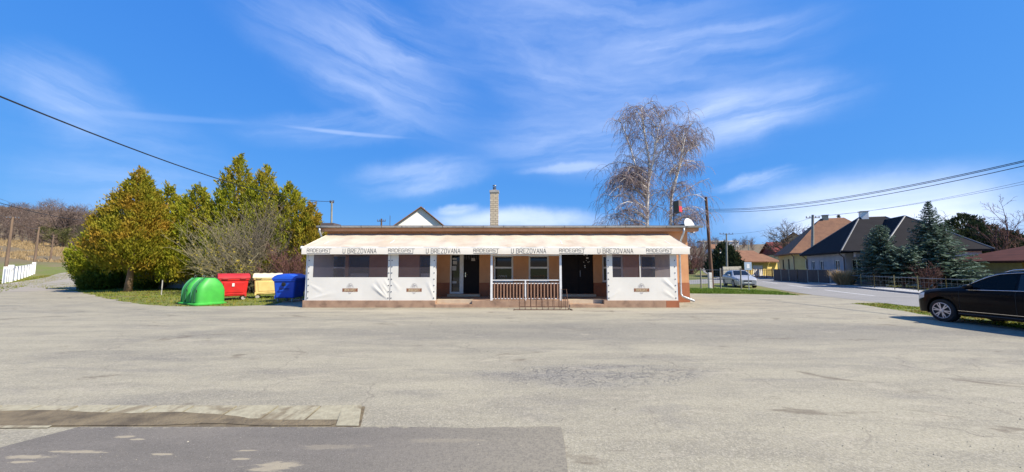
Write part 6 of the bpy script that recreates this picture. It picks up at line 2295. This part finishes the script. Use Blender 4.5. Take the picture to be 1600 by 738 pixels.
cone = [(0, .62), (.08, .86), (.2, 1.0), (.35, .93), (.5, .76), (.65, .56), (.8, .34), (.92, .15), (1, .02)]
egg = [(0, .55), (.1, .82), (.3, 1.0), (.5, .92), (.65, .75), (.8, .50), (.92, .24), (1, .04)]
tall = [(0, .8), (.15, 1.0), (.4, .92), (.6, .74), (.8, .45), (.93, .18), (1, .02)]


def gx_(px, Y): return P(px, 440, Y).x


def top_h(py, Y, px=300): return P(px, py, Y).z


T = [
    ('orange brown thuja with bare pale lower trunk, leftmost tall tree on the lawn', 200, 26.2, 266, 2.15, cone, 1200, 'thuja_gold', 1.85, (0.3, 0)),
    ('low dark green thuja leaning over the lane left of the orange thuja', 150, 29.5, 352, 1.5, egg, 480, 'thuja_green', .5, (0, 0)),
    ('green thuja closing the gap right behind the orange brown thuja', 252, 29.5, 290, 1.9, tall, 700, 'thuja_green', .9, (0, 0)),
    ('rounded yellow green thuja left of the tallest one, behind the bare shrub', 300, 28.6, 292, 2.2, tall, 950, 'thuja_green', 1.0, (0, 0)),
    ('tallest thuja with ragged pointed top above the bare shrub', 362, 28.2, 245, 2.1, tall, 1150, 'thuja_green', .2, (0, 0)),
    ('pointed thuja just right of the tallest one', 406, 28.0, 262, 2.0, tall, 1000, 'thuja_green', .2, (0, 0)),
    ('broad golden thuja sloping down towards the pub', 447, 27.6, 288, 2.0, tall, 900, 'thuja_green', .2, (0, 0)),
    ('shortest golden thuja beside the left end of the pub', 482, 27.0, 322, 1.45, tall, 600, 'thuja_gold', .2, (0, 0)),
]
for i, (lab, px, Y, pyt, rm, pr, nc, mt, sk, ln) in enumerate(T):
    thuja(lab, (gx_(px, Y), Y, 0), top_h(pyt, Y, px), rm, pr, nc, 31 + i * 7, mt, skirt=sk, lean=ln)
# dark hedge plants below the thujas
for i, (px, Y, h, r, lab) in enumerate([(150, 28.5, 1.1, 1.0, 'dark clipped evergreen bush at the lane bend under the trees'), (168, 30.2, 2.2, 1.3, 'dark bushy evergreen at the left end of the slab wall'), (235, 29.6, .75, .8, 'small dark evergreen bush in the shade beside slab wall')]):
    o = thuja(lab, (gx_(px, Y), Y, 0), h, r, [(0, .8), (.3, 1), (.6, .9), (.85, .6), (1, .2)], 170, 200 + i, 'thuja_dark', group='dark evergreen bushes', trunk_r=.05)
    o.name = 'evergreen_bush'; o['category'] = 'bush'


# ------------------------------------------------------------------ bare trees
def grow(mb, tw, rng, p, d, L, r, lev, maxlev, droop, kids, spread, twig_r=.012, wander=.18, ratio=.55, up=.12):
    """a branch and everything that grows from it; thick wood into mb, twigs into tw"""
    n = 5 if lev < maxlev else 4
    pts = [Vector(p)]
    dd = Vector(d).normalized()
    for k in range(n):
        g = UP * (up if lev < maxlev - 1 else (-droop if lev >= maxlev else up - droop * .4))
        dd = (dd + g * (k + 1) / n + Vector((rng.uniform(-1, 1), rng.uniform(-1, 1), rng.uniform(-1, 1))) * wander).normalized()
        pts.append(pts[-1] + dd * L / n)
    re = r * .35 if lev < maxlev else twig_r * .5
    rad = [r + (re - r) * k / n for k in range(n + 1)]
    tgt = mb if lev <= 1 else tw
    tgt.tube(pts, rad, 7 if lev == 0 else (5 if lev == 1 else 3), False)
    if lev >= maxlev: return
    nk = kids[lev]
    for i in range(nk):
        t = .25 + .75 * (i + rng.random()) / nk if lev else .3 + .7 * (i + rng.random()) / nk
        t = min(t, .98)
        k = int(t * n); f = t * n - k
        q = pts[k].lerp(pts[k + 1], f)
        dk = (pts[k + 1] - pts[k]).normalized()
        ax = Vector((rng.uniform(-1, 1), rng.uniform(-1, 1), rng.uniform(-1, 1))).cross(dk)
        if ax.length < .01: continue
        ax.normalize()
        ang = rng.uniform(*spread[lev])
        nd = Matrix.Rotation(ang, 3, ax) @ dk
        grow(mb, tw, rng, q, nd, L * ratio * rng.uniform(.6, 1.15) * (1.15 - .45 * t), max(twig_r, rad[k] * .52), lev + 1, maxlev, droop, kids, spread, twig_r, wander, ratio, up)


def bare_tree(label, base, H, seed, bark='bark', twig='grey_twig', stems=None, kids=(12, 7, 5), droop=.1, twig_r=.012, group=None, r=None, spread=((.5, .9), (.5, 1.0), (.4, 1.0)), ratio=.55, name='bare_tree', cat='tree', wander=.18, up=.12):
    rng = random.Random(seed)
    base = Vector(base)
    t = thing(name, label, cat, base, 0, group)
    a, b = MB(), MB()
    for (dx, dy, tilt, f) in (stems or [(0, 0, (0, 0), 1.0)]):
        d = Vector((tilt[0], tilt[1], 1)).normalized()
        grow(a, b, rng, base + Vector((dx, dy, -.1)), d, H * f * .78, r or H * .016, 0, len(kids), droop, kids, spread, twig_r, wander * .5 if not wander else wander, ratio, up)
    a.build('trunk', M[bark], t, smooth=True)
    b.build('crown', M[twig], t)
    return t


# the birch behind the pub: white stems, long hanging twigs
def birch(label, base, seed):
    rng = random.Random(seed)
    base = Vector(base)
    t = thing('birch_tree', label, 'tree', base, 0, None)
    tr, br, tw = MB(), MB(), MB()
    def poly(pts, n=10):
        return catmull3(pts, n)
    def stem(pts, r0, r1, target):
        ps = catmull3(pts, 5)
        target.tube(ps, [r0 + (r1 - r0) * i / (len(ps) - 1) for i in range(len(ps))], 7, False)
        return ps
    Y = base.y
    def w(px, py, dy=0.0):
        return P(px, py, Y + dy)
    stems = [
        ([w(1011, 440), w(1011, 360), w(1012, 300), w(1014, 255), w(1008, 215), w(1004, 185), w(1002, 168)], .17, .03),
        ([w(1011, 440), w(1011, 350), w(1008, 292, .4), w(994, 262, .8), w(985, 232, 1.1), w(972, 196, 1.4), w(966, 186, 1.5)], .12, .025),
        ([w(1047, 440, .6), w(1048, 350, .6), w(1050, 300, .5), w(1060, 265, .2), w(1066, 235, 0), w(1072, 208, -.2), w(1080, 193, -.3)], .14, .028),
        ([w(1013, 290), w(1022, 240, -.6), w(1028, 205, -.9), w(1034, 180, -1.1)], .08, .02),
        ([w(1049, 310, .6), w(1066, 250, 1.0), w(1080, 232, 1.3), w(1092, 228, 1.6)], .07, .02),
    ]
    lines = []
    for pts, r0, r1 in stems:
        lines.append((stem(pts, r0, r1, tr), r0))
    # side branches
    sec = []
    for ps, r0 in lines:
        n = len(ps)
        i0 = int(n * .22)
        for k in range(18):
            i = min(n - 2, int(i0 + (n - i0) * .96 * (k + rng.random()) / 18))
            q = ps[i]
            f = i / n
            th = rng.uniform(0, 2 * math.pi)
            d = Vector((math.cos(th), math.sin(th) * .8, rng.uniform(.6, 1.6))).normalized()
            L = rng.uniform(1.5, 3.3) * (1.15 - .65 * f)
            if q.z < 9: L *= 1.35
            pts = [q]
            for s in range(5):
                d = (d + Vector((rng.uniform(-.25, .25), rng.uniform(-.25, .25), -.05 * s))).normalized()
                pts.append(pts[-1] + d * L / 5)
            br.tube(pts, [.035, .03, .025, .02, .016, .012], 4, False)
            sec.append(pts)
    # low boughs that fill the left and right of the crown
    for k in range(46):
        sx = -1 if k % 6 < 4 else 1
        q = w(1010 if sx < 0 else 1046, rng.uniform(262, 372), rng.uniform(-.8, .8))
        d = Vector((sx * rng.uniform(.7, 1.0), rng.uniform(-.6, .6), rng.uniform(.35, .9))).normalized()
        L = rng.uniform(2.2, 4.9) * (1.0 if sx < 0 else .68)
        pts = [q]
        for s in range(6):
            d = (d + Vector((rng.uniform(-.2, .2), rng.uniform(-.2, .2), -.13 * s + .05))).normalized()
            pts.append(pts[-1] + d * L / 6)
        br.tube(pts, [.05, .042, .035, .028, .02, .016, .012], 4, False)
        sec.append(pts); sec.append(pts)
    # hanging twigs
    for pts in sec:
        for k in range(19):
            i = rng.randrange(1, len(pts) - 1)
            q = pts[i].lerp(pts[i + 1], rng.random())
            th = rng.uniform(0, 2 * math.pi)
            d = Vector((math.cos(th), math.sin(th), rng.uniform(-.1, .8))).normalized()
            L = rng.uniform(.7, 2.1)
            p_ = [q]
            for s in range(5):
                d = (d + UP * -(.20 + .22 * s) + Vector((rng.uniform(-.14, .14), rng.uniform(-.14, .14), 0))).normalized()
                p_.append(p_[-1] + d * L / 5)
                if s in (1, 2, 3):
                    e = (d + Vector((rng.uniform(-.6, .6), rng.uniform(-.6, .6), -.35))).normalized()
                    l2 = rng.uniform(.25, .6)
                    tw.tube([p_[-1], p_[-1] + e * l2 * .5, p_[-1] + e * l2 * .8 + UP * -.22 * l2], [.0075, .006, .004], 3, False)
            tw.tube(p_, [.011, .009, .008, .007, .006, .004], 3, False)
    tr.build('trunk', M['birch_bark'], t, smooth=True)
    br.build('branches', M['birch_bark'], t)
    tw.build('twigs', M['birch_twig'], t)
    return t


def catmull3(pts, n=6):
    out = []
    P_ = [Vector(p) for p in pts]
    for i in range(len(P_) - 1):
        p0 = P_[max(0, i - 1)]; p1 = P_[i]; p2 = P_[i + 1]; p3 = P_[min(len(P_) - 1, i + 2)]
        for k in range(n):
            t = k / n
            out.append(0.5 * ((2 * p1) + (p2 - p0) * t + (2 * p0 - 5 * p1 + 4 * p2 - p3) * t * t + (3 * p1 - p0 - 3 * p2 + p3) * t ** 3))
    out.append(P_[-1])
    return out


b_ = P(1011, 440, 30)
birch('tall leafless birch with white stems and hanging twigs behind the pub', (b_.x, 30, 0), 4)


def shrub(label, base, H, spread, nst, seed, mat='shrub_twig', leaf=None, name='bare_shrub', tr=.016, group=None, nsub=7, cat='shrub', nleaf=300, lsize=.09):
    rng = random.Random(seed)
    base = Vector(base)
    t = thing(name, label, cat, base, 0, group)
    st, tw = MB(), MB()
    tips = []
    for i in range(nst):
        th = rng.uniform(0, 2 * math.pi)
        el_ = rng.uniform(.15, 1.0)
        d = Vector((math.cos(th) * (1.15 - el_) * spread / H * 1.6, math.sin(th) * (1.15 - el_) * spread / H * 1.2, el_ + .35)).normalized()
        L = H * rng.uniform(.75, 1.1) * (0.85 if el_ < .4 else 1)
        p_ = [base + Vector((rng.uniform(-.3, .3), rng.uniform(-.3, .3), 0))]
        for s in range(7):
            d = (d + Vector((rng.uniform(-.18, .18), rng.uniform(-.18, .18), rng.uniform(-.10, .05)))).normalized()
            p_.append(p_[-1] + d * L / 7)
        r0 = rng.uniform(1.2, 2.4) * tr
        st.tube(p_, [r0 * (1 - .11 * k) for k in range(8)], 4, False)
        for k in range(nsub):
            i_ = rng.randrange(2, 7)
            q = p_[i_].lerp(p_[i_ + 1], rng.random())
            d2 = (d + Vector((rng.uniform(-1, 1), rng.uniform(-1, 1), rng.uniform(-.3, .9))) * .9).normalized()
            l2 = H * rng.uniform(.18, .42)
            pp_ = [q]
            for s in range(4):
                d2 = (d2 + Vector((rng.uniform(-.25, .25), rng.uniform(-.25, .25), rng.uniform(-.15, .15)))).normalized()
                pp_.append(pp_[-1] + d2 * l2 / 4)
                if s:
                    d3 = (d2 + Vector((rng.uniform(-1, 1), rng.uniform(-1, 1), rng.uniform(-.5, .8)))).normalized()
                    tw.tube([pp_[-1], pp_[-1] + d3 * l2 * .3], [tr * .42, tr * .25], 3, False)
            tw.tube(pp_, [tr * .7, tr * .6, tr * .5, tr * .4, tr * .3], 3, False)
            tips += pp_[1:]
    st.build('stems', M[mat], t)
    tw.build('twigs', M[mat], t)
    if leaf:
        lf = MB()
        for k in range(nleaf):
            q = rng.choice(tips)
            if q.z > base.z + H * .8 and rng.random() < .7: continue
            a = Vector((rng.uniform(-1, 1), rng.uniform(-1, 1), rng.uniform(-.3, 1))).normalized(); b = a.orthogonal().normalized()
            s = lsize * rng.uniform(.6, 1.4)
            lf.add([q, q + a * s * .5 + b * s * .4, q + a * s, q + a * s * .5 - b * s * .4], ((0, 1, 2, 3),))
        lf.build('foliage', M[leaf], t)
    return t


M['mustard_leaf'] = leafmat('mustard_leaf', [(0.22, 0.19, 0.03), (0.34, 0.26, 0.03)], .6, .25)
M['red_twig'] = pm('red_twig', (0.17, 0.075, 0.06), (0.11, 0.055, 0.045), 2, .9)
M['lilac_twig'] = pm('olive_twig', (0.27, 0.235, 0.13), (0.18, 0.155, 0.095), 1.2, .9)
shrub('wide leafless shrub with olive twigs in front of the thujas behind the bins', (gx_(356, 24.6), 24.6, 0), 4.1, 1.7, 60, 3, 'lilac_twig', 'mustard_leaf', nleaf=1100, lsize=.13, nsub=9)
shrub('taller leafless grey shrub in front of the tallest thuja', (gx_(398, 25.0), 25.0, 0), 5.0, 1.7, 44, 9, 'shrub_twig', None, nsub=10)
shrub('small mustard tinged bare shrub between the red and yellow containers', (gx_(372, 23.8), 23.8, 0), 2.7, 1.9, 30, 5, 'lilac_twig', 'mustard_leaf', nleaf=420, lsize=.12)
shrub('reddish brown bare shrub behind the blue containers beside the pub', (gx_(450, 24.5), 24.5, 0), 2.7, 1.7, 50, 7, 'red_twig', None, nsub=9)


# ------------------------------------------------------------------ spruces in the right-hand yard
def spruce(label, base, H, Rm, seed, mat='spruce_blue', skirt=.6, group='blue green spruces in the yard', dens=1.0, power=.85, name='spruce_tree', sway=.18, trunk_r=.13):
    rng = random.Random(seed)
    base = Vector(base)
    t = thing(name, label, 'tree', base, 0, group)
    mb = MB(); mb.tube([base - UP * .1, base + UP * H * .5, base + UP * H], [trunk_r, trunk_r * .6, .012], 8)
    mb.build('trunk', M['bark'], t, smooth=True)
    lb, cr = MB(), MB()
    z = skirt
    lvl = 0
    while z < H - .12:
        f = (z - skirt) / (H - skirt)
        Lb = Rm * (1 - f) ** power * (1 + .12 * noise.noise((z * 1.7, seed, 0))) + .10
        nb = max(5, int((6 + 6 * (1 - f)) * dens))
        a0 = rng.uniform(0, 6.28)
        for i in range(nb):
            th = a0 + 2 * math.pi * i / nb + rng.uniform(-.25, .25)
            L = Lb * rng.uniform(.72, 1.14) * (1 + sway * noise.noise((math.cos(th) * 1.5, math.sin(th) * 1.5, z * .6 + seed)))
            o = Vector((math.cos(th), math.sin(th), 0))
            sd = Vector((-o.y, o.x, 0))
            dz = .30 * (1 - f) - .35 * f
            pts = []
            for k in range(6):
                s = k / 5
                pts.append(base + UP * (z + L * (-dz * s * 1.15 + .20 * s * s)) + o * (L * s))
            lb.tube(pts, [.022, .018, .014, .011, .008, .005], 3, False)
            nt = max(4, int(L * 11))
            for k in range(nt):
                s = .12 + .88 * (k + rng.random()) / nt
                q = pts[min(4, int(s * 5))].lerp(pts[min(5, int(s * 5) + 1)], s * 5 - int(s * 5) if s < 1 else 1)
                wdt = L * .36 * (1.05 - s * .75) + .06
                for side in (-1, 1):
                    if rng.random() < .12: continue
                    e = (sd * side + o * rng.uniform(.35, .9) + UP * rng.uniform(-.35, .12)).normalized()
                    ln = wdt * rng.uniform(.6, 1.15)
                    n_ = e.cross(UP + Vector((rng.uniform(-.6, .6), rng.uniform(-.6, .6), 0))).normalized()
                    w = .055 + .02 * rng.random()
                    m_ = q + e * ln * .55
                    cr.add([q - n_ * w * .6, m_ - n_ * w, q + e * ln - UP * .03, m_ + n_ * w], ((0, 1, 2, 3),))
                    up_ = (UP * .8 + e * .5).normalized()
                    cr.add([q - n_ * .03, q + n_ * .03 + up_ * .02, q + up_ * (.10 + .05 * rng.random()) + e * ln * .3], ((0, 1, 2),))
        z += rng.uniform(.16, .24) * (1.15 - .35 * f)
        lvl += 1
    # leader
    for k in range(16):
        q = base + UP * (H - .05 - .05 * k); th = rng.uniform(0, 6.28)
        e = Vector((math.cos(th), math.sin(th), .7)).normalized() * (.10 + .010 * k)
        n_ = e.cross(UP).normalized() * .02
        cr.add([q - n_, q + n_, q + e], ((0, 1, 2),))
    lb.build('branches', M['bark'], t)
    cr.build('crown', M[mat], t)
    return t


def sp(px, Y, pyb=446): return (P(px, pyb, Y).x, Y, 0)


spruce('tall pointed blue green spruce in the yard nearest the black car', sp(1462, 30.0), top_h(315, 30.0, 1462), 3.2, 11, skirt=.85, power=1.25)
spruce('left blue green spruce of the pair standing before the grey bungalow', sp(1381, 31.2), top_h(352, 31.2, 1381), 1.75, 12, skirt=.9, power=.7)
spruce('slim spruce with bare lower trunk just left of the pointed pair', sp(1371, 32.0), top_h(363, 32.0, 1371), 1.35, 14, skirt=.9, power=.65)
spruce('low spreading spruce between the two taller spruces', sp(1412, 29.8), top_h(386, 29.8, 1412), 1.75, 13, skirt=1.2, power=.55)
# trees beyond the bungalow
for (px, Y, pyt, rm, lab, sd) in [(1513, 47, 337, 2.6, 'dark pine rising behind the right end of the bungalow roof', 5), (1545, 46, 352, 2.6, 'second dark pine, lower, behind the pavilion roof', 6), (1572, 44, 362, 2.2, 'small olive pine behind the pavilion at the right edge', 8)]:
    o = thuja(lab, (P(px, 430, Y).x, Y, 0), top_h(pyt, Y, px), rm, [(0, .6), (.3, 1), (.6, .95), (.8, .7), (.93, .4), (1, .1)], 620, sd * 13, 'pine_dark', group='dark pines behind the bungalow', leaf=.24, bark='bark', skirt=1.0)
    o.name = 'pine_tree'
o = spruce('small conifer tip showing above the yellow bungalow roof', (P(1315, 400, 66).x, 66, .1), top_h(336, 66, 1315), 1.6, 21, 'pine_dark', group=None, skirt=4, name='conifer_tree')
for (px, Y, pyt, rm, lab, sd) in [(1131, 64, 378, 2.7, 'dark conifer right of the tall brown pole above the concrete wall', 3), (1142, 61, 383, 2.0, 'dark conifer left against the low outbuilding', 4)]:
    bz = height(P(px, 420, Y).x, Y)
    o = thuja(lab, (P(px, 420, Y).x, Y, bz), top_h(pyt, Y, px) - bz, rm, cone, 520, sd * 17, 'pine_dark', group='dark conifers above the concrete wall', leaf=.24, bark='bark')
    o.name = 'conifer_tree'
bare_tree('wide bare tree beyond the yellow bungalow and the red roofs', (P(1240, 400, 72).x, 72, .5), top_h(341, 72, 1240) - .5, 3, kids=(11, 8, 6), twig_r=.028, r=.26, spread=((.5, 1.1), (.5, 1.0), (.4, 1.0)), ratio=.62, up=.05, stems=[(0, 0, (0, 0), .8), (0, 0, (-.45, .1), .85), (0, 0, (.5, -.1), .8)])
bare_tree('bare reddish tree at the right edge behind the pavilion', (P(1583, 430, 36).x, 36, 0), top_h(306, 36, 1580), 8, bark='red_twig', twig='red_twig', kids=(10, 6, 4), twig_r=.014, r=.11, stems=[(0, 0, (.0, 0), .95), (.2, 0, (.28, 0), 1.0), (-.2, .1, (-.32, 0), .85)], ratio=.5)
bare_tree('thin bare tree tops behind the bungalow ridge', (P(1420, 420, 58).x, 58, 0), top_h(330, 58, 1425), 9, kids=(10, 6, 5), twig_r=.018, r=.13, group=None)
bare_tree('thin bare tree behind the dark pines right of the tall spruce', (P(1493, 420, 56).x, 56, 0), top_h(340, 56, 1490), 10, kids=(10, 7, 5), twig_r=.018, r=.13, stems=[(0, 0, (0, 0), 1), (0, 0, (.3, 0), .9)])
M['tan_grass'] = leafmat('tan_grass', [(0.30, 0.21, 0.10), (0.42, 0.31, 0.16)], 1.0, .3)


def tuft(label, base, H, r, n, seed, mat='tan_grass', name='dry_grass_clump', cat='ornamental grass', group=None):
    rng = random.Random(seed); base = Vector(base)
    mb = MB()
    for k in range(n):
        th = rng.uniform(0, 6.28); q = base + Vector((math.cos(th), math.sin(th), 0)) * r * rng.random() * .5
        d = Vector((math.cos(th) * r * rng.uniform(.2, 1.1), math.sin(th) * r * rng.uniform(.2, 1.1), H * rng.uniform(.6, 1.1)))
        s = Vector((-math.sin(th), math.cos(th), 0)) * .016
        m_ = q + d * .6 + UP * .1 * H
        mb.add([q - s, q + s, m_ + s, m_ - s, q + d], ((0, 1, 2, 3), (3, 2, 4)))
    o = mb.build(name, M[mat])
    return prop(o, label, cat, group)


p = P(1321, 446, 33.5); tuft('tan dry grass clump at the right end of the dark board fence', (p.x, 33.5, 0), 1.5, 1.1, 900, 4, group='dry grass clumps in the yard')
p = P(1446, 446, 28.5)
shrub('rusty brown dry bush between the spruces by the yard fence', (p.x, 28.5, 0), 1.7, 1.1, 45, 22, 'rust_twig' if False else 'red_twig', None, tr=.012)
p = P(1362, 446, 31.5); shrub('dark bare shrub at the foot of the slim spruce', (p.x, 31.0, 0), 1.5, .8, 26, 23, 'grey_twig', None, tr=.014)
p = P(1306, 444, 35.5); tuft('small tan grass clump against the concrete pole side of fence', (p.x + .3, 34.6, 0), .7, .6, 260, 7, group='dry grass clumps in the yard')
# brown hillside shrubs right behind the pub corner
for k, (px, Y, h, s_, lab) in enumerate([(1081, 72, 5.0, 3.4, 'brown leafless thicket bush just right of the pub corner'), (1094, 88, 5.0, 3.6, 'brown leafless thicket bush behind the tall brown pole')]):
    p = P(px, 430, Y); shrub(lab, (p.x, Y, height(p.x, Y)), h, s_, 52, 40 + k, 'grey_twig' if k else 'red_twig', None, tr=.026, group='brown thicket bushes behind the pub corner', nsub=9)

# ------------------------------------------------------------------ bare wood on the left hillside
def wood(name, n, area, hrange, mat, seed, dens=34, w0=.09, green=0):
    rng = random.Random(seed)
    mb = MB()
    for i in range(n):
        px, Y = rng.uniform(*area[0]), rng.uniform(*area[1])
        p = P(px, 400, Y)
        b = Vector((p.x, Y, height(p.x, Y)))
        h = rng.uniform(*hrange) * (1 + .35 * noise.noise((p.x * .03, Y * .03, seed)))
        if px < 70: h *= max(.3, .3 + .7 * (px + 30) / 100)
        mb.tube([b, b + UP * h * .5], [.10, .05], 3, False)
        for k in range(dens):
            z = h * (.12 + .6 * rng.random()); th = rng.uniform(0, 6.28)
            L = h * rng.uniform(.18, .42) * (1.05 - .5 * z / h)
            d = Vector((math.cos(th), math.sin(th), rng.uniform(.45, 1.6))).normalized()
            q = b + UP * z
            s = d.cross(Vector((rng.uniform(-1, 1), rng.uniform(-1, 1), rng.uniform(-1, 1)))).normalized() * w0 * .5
            e = q + d * L
            mb.add([q - s, q + s, e], ((0, 1, 2),))
            for j in range(3):
                m_ = q.lerp(e, .35 + .2 * j)
                d2 = (d + Vector((rng.uniform(-1, 1), rng.uniform(-1, 1), rng.uniform(-.3, .9)))).normalized()
                s2 = d2.cross(s).normalized() * w0 * .32
                mb.add([m_ - s2, m_ + s2, m_ + d2 * L * .5], ((0, 1, 2),))
    o = mb.build(name, M[mat]); return prop(o, kind='stuff')


M['wood_brown'] = leafmat('wood_brown', [(0.15, 0.105, 0.085), (0.21, 0.15, 0.115), (0.13, 0.10, 0.085)], .05, .1)
M['wood_olive'] = leafmat('wood_olive', [(0.085, 0.095, 0.03), (0.15, 0.14, 0.05)], .1, .15)
wood('bare_wood', 330, ((-70, 205), (122, 200)), (8, 13), 'wood_brown', 3, 44)
wood('bare_undergrowth', 420, ((-60, 170), (112, 170)), (2.5, 5.5), 'wood_brown', 5, 34, .10)
wood('green_undergrowth', 60, ((58, 150), (112, 150)), (3.5, 6.5), 'wood_olive', 6, 60, .22)
wood('far_wood', 90, ((1060, 1180), (150, 235)), (5, 9), 'wood_brown', 9, 30, .10)
wood('far_undergrowth', 40, ((1083, 1108), (85, 110)), (1.5, 3.5), 'wood_brown', 10, 36, .07)
M['dry_grass'] = leafmat('dry_grass', [(0.36, 0.25, 0.12), (0.46, 0.34, 0.18)], .3, .3)
rng = random.Random(12)
mb = MB()
for i in range(9000):
    px, Y = rng.uniform(-40, 150), rng.uniform(92, 118)
    p = P(px, 410, Y); b = Vector((p.x, Y, height(p.x, Y)))
    if noise.noise((b.x * .15, b.y * .15, 1)) < -.15: continue
    h = rng.uniform(.3, .9); th = rng.uniform(0, 6.28); s = Vector((math.cos(th), math.sin(th), 0)) * .09
    mb.add([b - s, b + s, b + Vector((rng.uniform(-.3, .3), rng.uniform(-.3, .3), h))], ((0, 1, 2),))
prop(mb.build('dry_grass', M['dry_grass']), kind='stuff')
b = P(86, 400, 122); bz = height(b.x, 122)
bare_tree('tallest bare tree rising above the left hillside wood', (b.x, 122, bz), top_h(318, 122, 86) - bz, 5, bark='wood_brown', twig='wood_brown', kids=(11, 7, 6), twig_r=.05, r=.3, stems=[(0, 0, (0, 0), .9), (.5, 0, (.25, 0), .9), (-.5, 0, (-.3, 0), .85)], ratio=.6)
